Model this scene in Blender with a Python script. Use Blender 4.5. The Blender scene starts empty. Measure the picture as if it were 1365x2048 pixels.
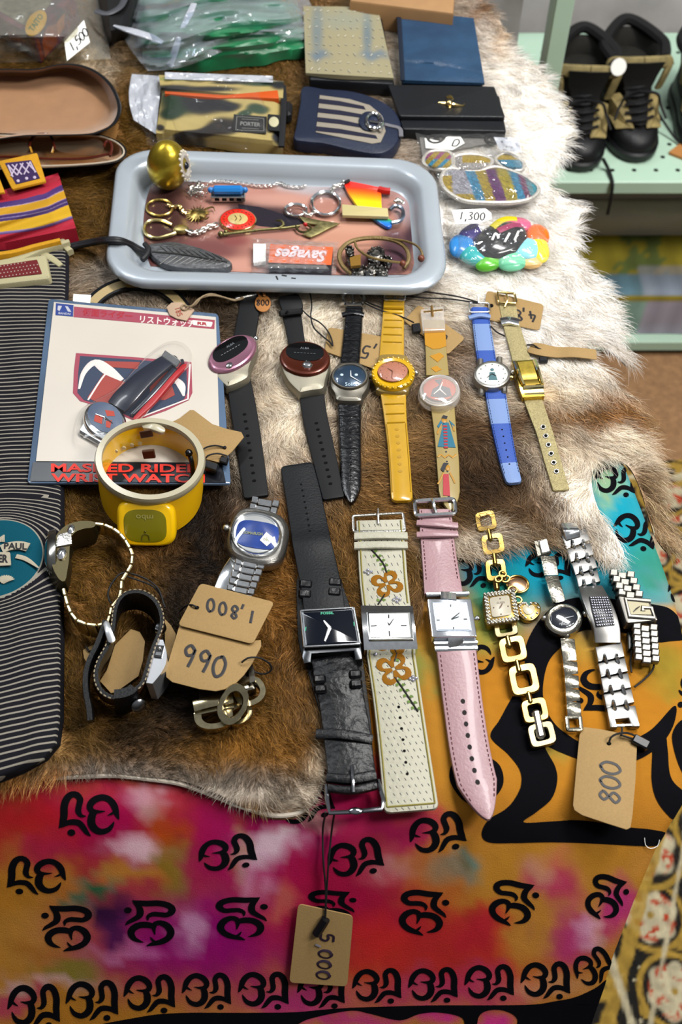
import bpy, math, random
import numpy as np
from mathutils import Vector, Matrix
from mathutils.geometry import tessellate_polygon

random.seed(7); np.random.seed(7)
sc = bpy.context.scene
COL = sc.collection

# ------------------------------------------------------------------ camera
CAM_H, PITCH, FPX = 0.614, math.radians(54), 2000.0
cd = bpy.data.cameras.new('camera'); cam = bpy.data.objects.new('camera', cd); COL.objects.link(cam)
cam.location = (0, 0, CAM_H); cam.rotation_euler = (math.radians(90) - PITCH, 0, 0)
cd.sensor_fit = 'VERTICAL'; cd.sensor_height = 36; cd.sensor_width = 24; cd.lens = 36 * FPX / 2048
cd.clip_start = 0.02; cd.clip_end = 30
cd.dof.use_dof = True; cd.dof.focus_distance = 0.74; cd.dof.aperture_fstop = 9.0
sc.camera = cam

# ------------------------------------------------------------------ world and lamps
w = bpy.data.worlds.new('room_light'); sc.world = w; w.use_nodes = True
nt = w.node_tree; nt.nodes.clear()
o_ = nt.nodes.new('ShaderNodeOutputWorld'); b_ = nt.nodes.new('ShaderNodeBackground')
tc = nt.nodes.new('ShaderNodeTexCoord'); sx = nt.nodes.new('ShaderNodeSeparateXYZ'); cr = nt.nodes.new('ShaderNodeValToRGB')
nt.links.new(tc.outputs['Generated'], sx.inputs[0]); nt.links.new(sx.outputs['Z'], cr.inputs[0])
nt.links.new(cr.outputs[0], b_.inputs[0]); nt.links.new(b_.outputs[0], o_.inputs[0])
cr.color_ramp.elements[0].color = (.10, .09, .085, 1); cr.color_ramp.elements[1].color = (.80, .84, .88, 1)
e = cr.color_ramp.elements.new(.35); e.color = (.30, .29, .28, 1)
b_.inputs[1].default_value = 0.27

def area(name, loc, target, sx_, sy_, power, col=(1, 1, 1)):
    l = bpy.data.lights.new(name, 'AREA'); l.shape = 'RECTANGLE'; l.size = sx_; l.size_y = sy_; l.energy = power; l.color = col
    o = bpy.data.objects.new(name, l); COL.objects.link(o); o.location = loc
    o.rotation_euler = (Vector(target) - Vector(loc)).to_track_quat('-Z', 'Y').to_euler()
    return o
area('ceiling_and_fill_lamp', (0.55, 1.05, 1.75), (0.1, .6, 0), 0.95, 0.22, 29, (1, .985, .96))
area('ceiling_and_fill_lamp', (-1.1, 1.5, 1.9), (-.2, .7, 0), 1.2, 0.2, 14, (.93, .97, 1))
area('ceiling_and_fill_lamp', (1.1, .25, 1.35), (.62, 1.4, -.6), 0.9, 0.2, 26, (1, .97, .92))  # added fill lamp, set low to brighten the space under the shelf board
sc.view_settings.view_transform = 'Standard'; sc.view_settings.look = 'None'
sc.view_settings.gamma = 1; sc.view_settings.use_curve_mapping = False
sc.view_settings.exposure = 0.44
sc.cycles.use_denoising = True
sc.cycles.transparent_max_bounces = 24; sc.cycles.max_bounces = 10; sc.cycles.diffuse_bounces = 6
sc.cycles_curves.shape = 'RIBBONS'

# ------------------------------------------------------------------ photo geometry -> table geometry
_F = Vector((0, math.cos(PITCH), -math.sin(PITCH))); _R = Vector((1, 0, 0)); _D = Vector((0, -math.sin(PITCH), -math.cos(PITCH)))
def ray(px, py): return _F + _R * ((px - 682.5) / FPX) + _D * ((py - 1024) / FPX)
def P(px, py, z=0.0):
    d = ray(px, py); t = (z - CAM_H) / d.z
    return Vector((d.x * t, d.y * t, z))
def PY(px, py, Y):
    d = ray(px, py); t = Y / d.y
    return Vector((d.x * t, Y, CAM_H + d.z * t))
def S(py, z=0.0):                       # metres per photo pixel at that row
    d = ray(682.5, py); return (z - CAM_H) / d.z / FPX
def proj(X, Y, Z):                      # arrays -> photo pixels
    Zc = Z - CAM_H; dep = Y * _F.y + Zc * _F.z; dv = Y * _D.y + Zc * _D.z
    return 682.5 + X / dep * FPX, 1024 + dv / dep * FPX
YE, SL = 0.215, 1.28
def cloth_z(Y, X=0.0):
    d = YE - Y
    s = 0.012
    return -SL * s * math.log1p(math.exp(min(40, d / s)))
def PC(px, py, dz=0.0):                 # point on the draped cloth
    d = ray(px, py); t0, t1 = .3, 1.6
    for _ in range(40):
        t = (t0 + t1) / 2
        if CAM_H + d.z * t > cloth_z(d.y * t) + dz: t0 = t
        else: t1 = t
    return Vector((d.x * t, d.y * t, CAM_H + d.z * t))

ZF = 0.007                              # where things rest on the fur
# ------------------------------------------------------------------ materials
def hx(h):
    h = h.lstrip('#'); c = [int(h[i:i + 2], 16) / 255 for i in (0, 2, 4)]
    return tuple(x / 12.92 if x < .04045 else ((x + .055) / 1.055) ** 2.4 for x in c)
MATS = {}
KEEP = ('white_', 'card_white', 'sleeve_', 'mint_', 'brown_floor', 'wall_', 'sheet_', 'green_satin', 'letter_red', 'lume', 'dial_white', 'yellow_', 'amber_jelly', 'white_hand', 'print_white', 'red_enamel', 'bead')
def mat(name, color='#808080', rough=.5, metal=0, spec=.36, noise=0, nscale=60, bump=0, bscale=200, attr=False, coat=0, emit=0, c2=None, nstretch=None, sheen=0, trans=0):
    if name in MATS: return MATS[name]
    m = bpy.data.materials.new(name); m.use_nodes = True; n = m.node_tree; N = n.nodes; L = n.links
    kf = 1.0 if (attr or metal > .2 or name.startswith(KEEP)) else .62
    p = N['Principled BSDF']; c = (*[q * kf for q in (hx(color) if isinstance(color, str) else color)], 1)
    p.inputs['Base Color'].default_value = c
    p.inputs['Roughness'].default_value = rough; p.inputs['Metallic'].default_value = metal
    p.inputs['Specular IOR Level'].default_value = spec; p.inputs['Coat Weight'].default_value = coat; p.inputs['Coat Roughness'].default_value = .08
    p.inputs['Sheen Weight'].default_value = sheen
    if trans: p.inputs['Transmission Weight'].default_value = trans
    tcn = N.new('ShaderNodeTexCoord'); mp = N.new('ShaderNodeMapping'); L.new(tcn.outputs['Object'], mp.inputs[0])
    if nstretch: mp.inputs['Scale'].default_value = nstretch
    src = None
    if attr:
        a = N.new('ShaderNodeAttribute'); a.attribute_name = 'Col'; src = a.outputs['Color']
    if noise or c2:
        nz = N.new('ShaderNodeTexNoise'); nz.inputs['Scale'].default_value = nscale; nz.inputs['Detail'].default_value = 5; L.new(mp.outputs[0], nz.inputs['Vector'])
        mx = N.new('ShaderNodeMix'); mx.data_type = 'RGBA'
        if c2:
            r = N.new('ShaderNodeValToRGB'); r.color_ramp.elements[0].position = .5 - .5 * (1 - min(noise or .5, .98)); r.color_ramp.elements[1].position = .5 + .5 * (1 - min(noise or .5, .98))
            L.new(nz.outputs[0], r.inputs[0]); L.new(r.outputs[0], mx.inputs[0])
            if src: L.new(src, mx.inputs[6])
            else: mx.inputs[6].default_value = c
            mx.inputs[7].default_value = (*hx(c2), 1)
        else:
            mx.blend_type = 'MULTIPLY'; mx.inputs[0].default_value = 1
            r = N.new('ShaderNodeMapRange'); r.inputs[1].default_value = .3; r.inputs[2].default_value = .7; r.inputs[3].default_value = 1 - noise; r.inputs[4].default_value = 1 + noise * .6
            L.new(nz.outputs[0], r.inputs[0]); L.new(r.outputs[0], mx.inputs[7])
            if src: L.new(src, mx.inputs[6])
            else: mx.inputs[6].default_value = c
        src = mx.outputs[2]
    if src: L.new(src, p.inputs['Base Color'])
    if bump:
        nb = N.new('ShaderNodeTexNoise'); nb.inputs['Scale'].default_value = bscale; nb.inputs['Detail'].default_value = 4; L.new(mp.outputs[0], nb.inputs['Vector'])
        bp = N.new('ShaderNodeBump'); bp.inputs['Strength'].default_value = min(1, bump); bp.inputs['Distance'].default_value = .001 * max(1, bump); L.new(nb.outputs[0], bp.inputs['Height']); L.new(bp.outputs[0], p.inputs['Normal'])
    MATS[name] = m; return m
def film(name, tint='#ffffff', gloss=.12, milky=.05, rough=.08, bump=.6, bscale=60):
    if name in MATS: return MATS[name]
    m = bpy.data.materials.new(name); m.use_nodes = True; N = m.node_tree.nodes; L = m.node_tree.links; N.clear()
    out = N.new('ShaderNodeOutputMaterial'); tr = N.new('ShaderNodeBsdfTransparent'); gl = N.new('ShaderNodeBsdfGlossy'); df = N.new('ShaderNodeBsdfDiffuse')
    tr.inputs[0].default_value = (*hx(tint), 1); gl.inputs['Roughness'].default_value = rough; df.inputs[0].default_value = (*hx(tint), 1)
    m1 = N.new('ShaderNodeMixShader'); m1.inputs[0].default_value = milky; L.new(tr.outputs[0], m1.inputs[1]); L.new(df.outputs[0], m1.inputs[2])
    lw = N.new('ShaderNodeLayerWeight'); lw.inputs[0].default_value = .5
    pw = N.new('ShaderNodeMath'); pw.operation = 'POWER'; pw.inputs[1].default_value = 4; L.new(lw.outputs['Facing'], pw.inputs[0])
    ad = N.new('ShaderNodeMath'); ad.operation = 'MULTIPLY_ADD'; ad.inputs[1].default_value = .8; ad.inputs[2].default_value = gloss * .6; ad.use_clamp = True
    L.new(pw.outputs[0], ad.inputs[0])
    m2 = N.new('ShaderNodeMixShader'); L.new(ad.outputs[0], m2.inputs[0]); L.new(m1.outputs[0], m2.inputs[1]); L.new(gl.outputs[0], m2.inputs[2]); L.new(m2.outputs[0], out.inputs[0])
    if bump:
        t_ = N.new('ShaderNodeTexCoord'); nz = N.new('ShaderNodeTexNoise'); nz.inputs['Scale'].default_value = bscale; nz.inputs['Distortion'].default_value = 1.0; L.new(t_.outputs['Object'], nz.inputs['Vector'])
        bp = N.new('ShaderNodeBump'); bp.inputs['Strength'].default_value = bump; bp.inputs['Distance'].default_value = .004
        L.new(nz.outputs[0], bp.inputs['Height']); L.new(bp.outputs[0], gl.inputs['Normal'])
    MATS[name] = m; return m
def M_(n, *a, **k): return lambda: mat(n, *a, **k)
chrome = mat('chrome', '#e8eaec', .12, 1, noise=.12, nscale=300); steel = mat('brushed_steel', '#c4c2bc', .28, 1, bump=.25, bscale=900)
satin = mat('satin_champagne', '#8a8576', .48, .8, bump=.1, bscale=900); silver = mat('worn_silver', '#b9b7b3', .25, 1, bump=.5, bscale=500)
gold = mat('pale_gold', '#d9bf80', .2, 1, noise=.2, nscale=200); brass = mat('aged_brass', '#a08a50', .3, 1, noise=.5, nscale=300); gunmetal = mat('khaki_gunmetal', '#8b8263', .3, 1)
black = mat('black_print', '#0b0b10', .6); ink = mat('marker_ink', '#1b161b', .5); white = mat('white_print', '#eeeeea', .5); hole = mat('hole_dark', '#050506', .8, spec=.1)
kraft = mat('kraft_card', '#ac8c58', .75, noise=.08, nscale=900, bump=.15, bscale=1500)
cord = mat('black_cord', '#0c0c10', .6, bump=.5, bscale=2000); rubber = mat('black_rubber', '#0f1013', .6, spec=.22, noise=.1, nscale=60, bump=.1, bscale=1500)
glass = film('watch_glass', gloss=.09, milky=.0, rough=.02, bump=0)
bagfilm = film('clear_bag', gloss=.16, milky=.10, rough=.12, bump=1, bscale=45)
redp = mat('red_print', '#c01820', .5)

# ------------------------------------------------------------------ objects
WL = {}
def thing(name, label, cat, loc, group=None, kind=None):
    o = bpy.data.objects.new(name, None); COL.objects.link(o); o.empty_display_size = .01
    o.location = loc; o['label'] = label; o['category'] = cat
    if group: o['group'] = group
    if kind: o['kind'] = kind
    WL[o.name] = Vector(loc); return o
class MB:
    def __init__(s): s.v = []; s.f = []; s.m = []; s.c = None
    def add(s, vs, fs, mi=0):
        b = len(s.v); s.v += [tuple(q) for q in vs]; s.f += [tuple(i + b for i in f) for f in fs]; s.m += [mi] * len(fs)
    def build(s, name, mats, parent=None, label=None, cat=None, kind=None, group=None, angle=35):
        if not isinstance(mats, (list, tuple)): mats = [mats]
        base = WL[parent.name] if parent else Vector((0, 0, 0))
        if not parent and s.v:
            a = np.array(s.v); base = Vector(((a[:, 0].min() + a[:, 0].max()) / 2, (a[:, 1].min() + a[:, 1].max()) / 2, a[:, 2].min()))
        me = bpy.data.meshes.new(name)
        me.from_pydata([(x - base.x, y - base.y, z - base.z) for x, y, z in s.v], [], s.f)
        for m in mats: me.materials.append(m)
        me.polygons.foreach_set('material_index', s.m); me.polygons.foreach_set('use_smooth', [True] * len(s.f))
        me.update(); me.set_sharp_from_angle(angle=math.radians(angle))
        if s.c is not None:
            at = me.color_attributes.new('Col', 'FLOAT_COLOR', 'POINT'); arr = np.ones((len(s.v), 4), dtype=np.float32); cc = np.array(s.c, dtype=np.float32); arr[:len(cc), :3] = cc
            at.data.foreach_set('color', arr.ravel())
        o = bpy.data.objects.new(name, me); COL.objects.link(o)
        if parent: o.parent = parent
        else: o.location = base
        WL[o.name] = base
        if label: o['label'] = label
        if cat: o['category'] = cat
        if kind: o['kind'] = kind
        if group: o['group'] = group
        return o
def copy_part(o, parent, delta=Vector((0, 0, 0))):
    c = o.copy(); COL.objects.link(c); c.parent = parent; c.location = Vector(o.location) + delta; WL[c.name] = WL[parent.name]; return c

def spline(pts, step=.003, closed=False):
    """Catmull-Rom through n-dimensional points, about one sample every step metres (first three coordinates)."""
    p = [np.array(q, float) for q in pts]; n = len(p)
    if n < 3 and not closed:
        k = max(1, int(np.linalg.norm((p[1] - p[0])[:3]) / step)); return [p[0] + (p[1] - p[0]) * i / k for i in range(k + 1)]
    out = []
    for i in range(n if closed else n - 1):
        p1, p2 = p[i], p[(i + 1) % n]
        p0 = p[(i - 1) % n] if closed or i > 0 else p1 * 2 - p2
        p3 = p[(i + 2) % n] if closed or i + 2 < n else p2 * 2 - p1
        k = max(1, int(math.ceil(np.linalg.norm((p2 - p1)[:3]) / step)))
        for j in range(k):
            t = j / k
            out.append(.5 * ((2 * p1) + (-p0 + p2) * t + (2 * p0 - 5 * p1 + 4 * p2 - p3) * t * t + (-p0 + 3 * p1 - 3 * p2 + p3) * t ** 3))
    if not closed: out.append(p[-1])
    return out
def tube(mb, pts, r, sides=8, closed=False, mi=0, step=.003, smooth=True, flat=1.0, capped=True):
    """pts: world points (x,y,z) or (x,y,z,radius factor)."""
    q = [tuple(a) + ((1,) if len(a) == 3 else ()) for a in pts]
    s = spline(q, step, closed) if smooth else [np.array(a, float) for a in q]
    n = len(s); V = []; prev = None
    for i in range(n):
        a = s[(i - 1) % n] if closed or i else s[i]; b = s[(i + 1) % n] if closed or i < n - 1 else s[i]
        t = Vector((b - a)[:3])
        if t.length < 1e-9: t = Vector((0, 1, 0))
        t.normalize()
        u = (prev - t * prev.dot(t)) if prev else (Vector((0, 0, 1)) - t * t.z)
        if u.length < 1e-4: u = Vector((1, 0, 0)) - t * t.x
        u.normalize(); prev = u; w_ = t.cross(u); c = Vector(s[i][:3]); rr = r * s[i][3]
        for k in range(sides):
            th = 2 * math.pi * k / sides; V.append(c + u * (math.sin(th) * rr * flat) + w_ * (math.cos(th) * rr))
    F = []
    for i in range(n if closed else n - 1):
        for k in range(sides):
            a = i * sides + k; b = i * sides + (k + 1) % sides; j = ((i + 1) % n) * sides
            F.append((a, b, j + (k + 1) % sides, j + k))
    if not closed and capped: F.append(tuple(range(sides))[::-1]); F.append(tuple((n - 1) * sides + k for k in range(sides)))
    mb.add(V, F, mi)
def prism(mb, poly3, t, bevel=0, mi=0, n=None, bot=True):
    """Solid plate: poly3 is the TOP outline in 3D, extruded down by t along n, with a bevelled upper rim."""
    pts = [Vector(p) for p in poly3]; n = n or Vector((0, 0, 1)); N = len(pts)
    c = sum(pts, Vector()) / N
    area_ = sum((pts[i] - c).cross(pts[(i + 1) % N] - c).dot(n) for i in range(N))
    if area_ < 0: pts.reverse()
    def inset(d, dz):
        r = []
        for i in range(N):
            e1 = (pts[i] - pts[i - 1]); e2 = (pts[(i + 1) % N] - pts[i])
            e1 = e1.normalized() if e1.length > 1e-9 else e1; e2 = e2.normalized() if e2.length > 1e-9 else e2
            m = n.cross(e1) + n.cross(e2); l = m.length
            m = m / l * min(2.0, 2 / max(l, .5)) if l > 1e-6 else Vector()
            r.append(pts[i] + m * d + n * dz)
        return r
    rings = [inset(0, -t), inset(0, -bevel)] + ([inset(bevel * .3, -bevel * .3), inset(bevel, 0)] if bevel else [])
    V = [p for r in rings for p in r]; F = []
    for k in range(len(rings) - 1):
        for i in range(N): F.append((k * N + i, k * N + (i + 1) % N, (k + 1) * N + (i + 1) % N, (k + 1) * N + i))
    top = (len(rings) - 1) * N
    tri = tessellate_polygon([[p for p in rings[-1]]])
    b = len(mb.v); mb.add(V, F, mi)
    tf = []
    for a_ in tri:
        x, y, z = [Vector(V[top + i]) for i in a_]
        tf.append(a_ if (y - x).cross(z - x).dot(n) > 0 else a_[::-1])
    mb.f += [tuple(b + top + i for i in t_) for t_ in tf]; mb.m += [mi] * len(tf)
    if bot: mb.f += [tuple(b + i for i in t_[::-1]) for t_ in tf]; mb.m += [mi] * len(tf)
def poly(mb, px, z0, t, bevel=0, mi=0, sm=False):
    """plate traced in photo pixels; its top lies at z0+t."""
    if sm: px = [(a[0], a[1]) for a in spline([(x, y, 0) for x, y in px], 6, True)]
    prism(mb, [P(x, y, z0 + t) for x, y in px], t, bevel, mi)
def rquad(c4, r, n=5):
    """rounded quad in px; r = corner radius in px (or list)."""
    out = []
    rs = r if isinstance(r, (list, tuple)) else [r] * 4
    for i in range(4):
        a, b, c = Vector((*c4[i - 1], 0)), Vector((*c4[i], 0)), Vector((*c4[(i + 1) % 4], 0)); rr = rs[i]
        p = b + (a - b).normalized() * rr; q = b + (c - b).normalized() * rr
        for k in range(n + 1):
            t = k / n; s_ = p * (1 - t) ** 2 + b * 2 * t * (1 - t) + q * t * t; out.append((s_.x, s_.y))
            if rr == 0: break
    return out
def qplate(mb, c4, z0, t, r=6, bevel=0, mi=0): poly(mb, rquad(c4, r), z0, t, bevel, mi)
def EL(cx, cy, rx, ry, rot, z):
    """ellipse in photo px on plane z -> centre and two world half-axes"""
    a = math.radians(rot); c = P(cx, cy, z)
    ex = (P(cx + rx * math.cos(a), cy + rx * math.sin(a), z) - P(cx - rx * math.cos(a), cy - rx * math.sin(a), z)) / 2
    ey = (P(cx + ry * math.sin(a), cy - ry * math.cos(a), z) - P(cx - ry * math.sin(a), cy + ry * math.cos(a), z)) / 2
    return c, ex, ey
def lathe(mb, c, ex, ey, prof, n=32, p=2.0, mi=0, up=None, mis=None, cap=True):
    """stacked (super)elliptic rings; prof = [(scale, height)...] bottom to top"""
    up = up or Vector((0, 0, 1)); V = []; K = len(prof)
    for k, h in prof:
        for i in range(n):
            th = 2 * math.pi * i / n; cs, sn = math.cos(th), math.sin(th)
            x = math.copysign(abs(cs) ** (2 / p), cs); y = math.copysign(abs(sn) ** (2 / p), sn)
            V.append(c + ex * (x * k) + ey * (y * k) + up * h)
    b = len(mb.v); mb.add(V, [], 0)
    for j in range(K - 1):
        for i in range(n):
            mb.f.append((b + j * n + i, b + j * n + (i + 1) % n, b + (j + 1) * n + (i + 1) % n, b + (j + 1) * n + i)); mb.m.append(mis[j] if mis else mi)
    if cap:
        if prof[-1][0] > 1e-6: mb.f.append(tuple(b + (K - 1) * n + i for i in range(n))); mb.m.append(mis[-1] if mis else mi)
        if prof[0][0] > 1e-6: mb.f.append(tuple(b + i for i in range(n))[::-1]); mb.m.append(mis[0] if mis else mi)
def disc(mb, cx, cy, rx, ry, rot, z, t, bev=.0003, n=28, p=2.0, mi=0):
    """plate with top at z+t traced as ellipse"""
    c, ex, ey = EL(cx, cy, rx, ry, rot, z + t); k = max(.3, 1 - bev / max(ex.length, 1e-6))
    lathe(mb, c, ex, ey, [(1, -t), (1, -bev), ((1 + k) / 2, -bev * .3), (k, 0)], n, p, mi)
def dome(mb, cx, cy, rx, ry, rot, z, h, n=28, p=2.0, mi=0, rings=6):
    c, ex, ey = EL(cx, cy, rx, ry, rot, z)
    lathe(mb, c, ex, ey, [(math.cos(a * math.pi / 2 / rings), h * math.sin(a * math.pi / 2 / rings)) for a in range(rings)] + [(.02, h)], n, p, mi)
def ball(mb, c, r, n=14, mi=0, sc_=(1, 1, 1), rows=8):
    c = Vector(c); lathe(mb, c, Vector((r * sc_[0], 0, 0)), Vector((0, r * sc_[1], 0)), [(max(.01, math.sin(math.pi * k / rows)), -r * sc_[2] * math.cos(math.pi * k / rows)) for k in range(rows + 1)], n, 2, mi)
def ring(mb, cx, cy, rx, ry, rot, z, r, n=36, mi=0, sides=8, a0=0, a1=360, dz=None):
    c, ex, ey = EL(cx, cy, rx, ry, rot, z); full = a1 - a0 >= 360; pts = []
    for i in range(n if full else n + 1):
        th = math.radians(a0 + (a1 - a0) * i / n); q = c + ex * math.cos(th) + ey * math.sin(th)
        if dz: q.z += dz(th)
        pts.append(tuple(q))
    tube(mb, pts, r, sides, full, mi, smooth=False)
class Surf:
    def __init__(s, c, side, nrm, hw, L): s.c, s.side, s.n, s.hw, s.L = c, side, nrm, hw, L; s.len = L[-1]
    def at(s, f, o=0.0, dz=0.0, metres=False):
        d = f if metres else f * s.len
        i = max(0, min(len(s.L) - 2, int(np.searchsorted(s.L, d)) - 1)); k = (d - s.L[i]) / max(1e-9, s.L[i + 1] - s.L[i]); k = max(0, min(1, k))
        return s.c[i].lerp(s.c[i + 1], k) + s.side[i].lerp(s.side[i + 1], k) * (o * (s.hw[i] * (1 - k) + s.hw[i + 1] * k)) + s.n[i] * dz
def strap(mb, pts, w, t=.0025, z0=ZF, ends=('none', 'round'), mi=0, mi_side=None, bev=.4, twist=0):
    """flat strap following photo points (px,py[,dz]) whose upper face is at z0+dz+t; w = widths in px"""
    if not isinstance(w, (list, tuple)): w = [w] * len(pts)
    B = []
    for q, ww in zip(pts, w):
        dz = q[2] if len(q) > 2 else 0; z = z0 + dz + t; p = P(q[0], q[1], z); B.append((p.x, p.y, p.z, ww * S(q[1], z) / 2))
    s = spline(B, .003); L = [0.0]
    for a, b in zip(s[:-1], s[1:]): L.append(L[-1] + float(np.linalg.norm((b - a)[:3])))
    T = L[-1]
    def lerp_at(d):
        i = max(0, min(len(L) - 2, int(np.searchsorted(L, d)) - 1)); k = (d - L[i]) / max(1e-9, L[i + 1] - L[i]); return s[i] + (s[i + 1] - s[i]) * k
    ds = [d for d in L]
    def endlen(kind, hw): return {'none': 0, 'square': hw * .22, 'round': hw * 1.0, 'point': hw * 2.0, 'blunt': hw * .55}[kind]
    e0, e1 = endlen(ends[0], s[0][3]), endlen(ends[1], s[-1][3])
    ds = [d for d in ds if d >= e0 and d <= T - e1]
    fr = [0.0, .03, .1, .22, .38, .58, .8]
    ds = ([f * e0 for f in fr] if e0 else []) + ds + ([T - f * e1 for f in fr[::-1]] if e1 else [])
    C, SD, NN, HW = [], [], [], []
    def fac(kind, d, e, hw):
        if not e or d >= e: return 1
        x = d / e
        if kind == 'round': return max(.05, math.sqrt(max(0, 1 - (1 - x) ** 2)))
        if kind == 'point': return max(.06, x ** .55)
        if kind == 'blunt': return .5 + .5 * math.sqrt(max(0, 1 - (1 - x) ** 2))
        return .78 + .22 * math.sqrt(max(0, 1 - (1 - x) ** 2))
    for d in ds:
        a = lerp_at(d); b0 = lerp_at(max(0, d - .002)); b1 = lerp_at(min(T, d + .002))
        tv = Vector((b1 - b0)[:3]); tv.normalize(); sd = Vector((-tv.y, tv.x, 0)).normalized()
        nn = sd.cross(tv)
        if nn.z < 0: nn = -nn
        if twist:
            th = twist * d / T; sd, nn = sd * math.cos(th) + nn * math.sin(th), nn * math.cos(th) - sd * math.sin(th)
        C.append(Vector(a[:3])); SD.append(sd); NN.append(nn); HW.append(a[3] * fac(ends[0], d, e0, a[3]) * fac(ends[1], T - d, e1, a[3]))
    V = []; b_ = t * bev
    for c, sd, nn, h in zip(C, SD, NN, HW):
        bb = min(b_, h * .5)
        V += [c - sd * h - nn * t, c - sd * h - nn * bb, c - sd * (h - bb * .3) - nn * bb * .3, c - sd * (h - bb), c + sd * (h - bb), c + sd * (h - bb * .3) - nn * bb * .3, c + sd * h - nn * bb, c + sd * h - nn * t]
    F = []; MI = []; n = len(C); ms = mi if mi_side is None else mi_side
    for i in range(n - 1):
        for k in range(8):
            F.append((i * 8 + k, i * 8 + (k + 1) % 8, (i + 1) * 8 + (k + 1) % 8, (i + 1) * 8 + k)); MI.append(mi if k in (2, 3, 4) else ms)
    F.append(tuple(range(8))); F.append(tuple((n - 1) * 8 + k for k in range(8))[::-1]); MI += [ms, ms]
    b0 = len(mb.v); mb.v += [tuple(x) for x in V]; mb.f += [tuple(i + b0 for i in f) for f in F]; mb.m += MI
    Ls = [0.0]
    for a, b in zip(C[:-1], C[1:]): Ls.append(Ls[-1] + (b - a).length)
    return Surf(C, SD, NN, [max(h, 1e-5) for h in HW], Ls)
def dots(mb, su, s0, s1, n, r, o=0.0, mi=0, h=.00025, metres=False, asp=1.0, jit=0):
    """small discs along a strap surface"""
    for i in range(n):
        f = s0 + (s1 - s0) * (i / (n - 1) if n > 1 else 0); c = su.at(f, o + random.uniform(-jit, jit), 0, metres); a = su.at(f, o + .02, 0, metres)
        k = max(0, min(len(su.n) - 1, int(f * len(su.n)))); nn = su.n[k]
        sd = (a - c).normalized(); lathe(mb, c, sd * r, nn.cross(sd) * r * asp, [(1, -.0002), (1, h)], 8, 2, mi, up=nn)
def dashes(mb, su, o, step=.003, ln=.0016, r=.0002, mi=0, s0=0.02, s1=.98):
    n = int(su.len * (s1 - s0) / step)
    for i in range(n):
        d = su.len * s0 + i * step; a = su.at(d, o, .0001, True); b = su.at(d + ln, o, .0001, True)
        tube(mb, [tuple(a), tuple(b)], r, 4, False, mi, smooth=False)
def box(mb, c, ex, ey, ez, mi=0, bev=.12):
    """bevelled box: centre + three half-axis vectors"""
    c, ex, ey, ez = Vector(c), Vector(ex), Vector(ey), Vector(ez); m = min(ex.length, ey.length, ez.length) * bev * 2
    kx, ky, kz = 1 - m / ex.length, 1 - m / ey.length, 1 - m / ez.length
    V = []; idx = {}
    for sx_ in (-1, 1):
        for sy_ in (-1, 1):
            for sz_ in (-1, 1):
                for ax in range(3):
                    k = [kx, ky, kz]; k[ax] = 1; idx[(sx_, sy_, sz_, ax)] = len(V); V.append(c + ex * sx_ * k[0] + ey * sy_ * k[1] + ez * sz_ * k[2])
    F = []
    for ax in range(3):
        for s_ in (-1, 1):
            q = []
            for u, v in ((-1, -1), (1, -1), (1, 1), (-1, 1)):
                t = [0, 0, 0]; t[ax] = s_; t[(ax + 1) % 3] = u; t[(ax + 2) % 3] = v; q.append(idx[(*t, ax)])
            F.append(tuple(q) if s_ > 0 else tuple(q[::-1]))
    for ax in range(3):
        a1, a2 = (ax + 1) % 3, (ax + 2) % 3
        for u in (-1, 1):
            for v in (-1, 1):
                t0 = [0] * 3; t0[a1] = u; t0[a2] = v; t1 = list(t0); t0[ax] = -1; t1[ax] = 1
                q = (idx[(*t0, a1)], idx[(*t1, a1)], idx[(*t1, a2)], idx[(*t0, a2)])
                F.append(q if u * v > 0 else q[::-1])
    for sx_ in (-1, 1):
        for sy_ in (-1, 1):
            for sz_ in (-1, 1):
                q = tuple(idx[(sx_, sy_, sz_, a)] for a in range(3)); F.append(q if sx_ * sy_ * sz_ > 0 else q[::-1])
    mb.add(V, F, mi)
def pbox(mb, cx, cy, rx, ry, rot, z, t, mi=0, bev=.15):
    """box whose top face (at z+t) is traced in px as a rotated rectangle"""
    c, ex, ey = EL(cx, cy, rx, ry, rot, z + t); box(mb, c - Vector((0, 0, t / 2)), ex, ey, Vector((0, 0, t / 2)), mi, bev)
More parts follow.
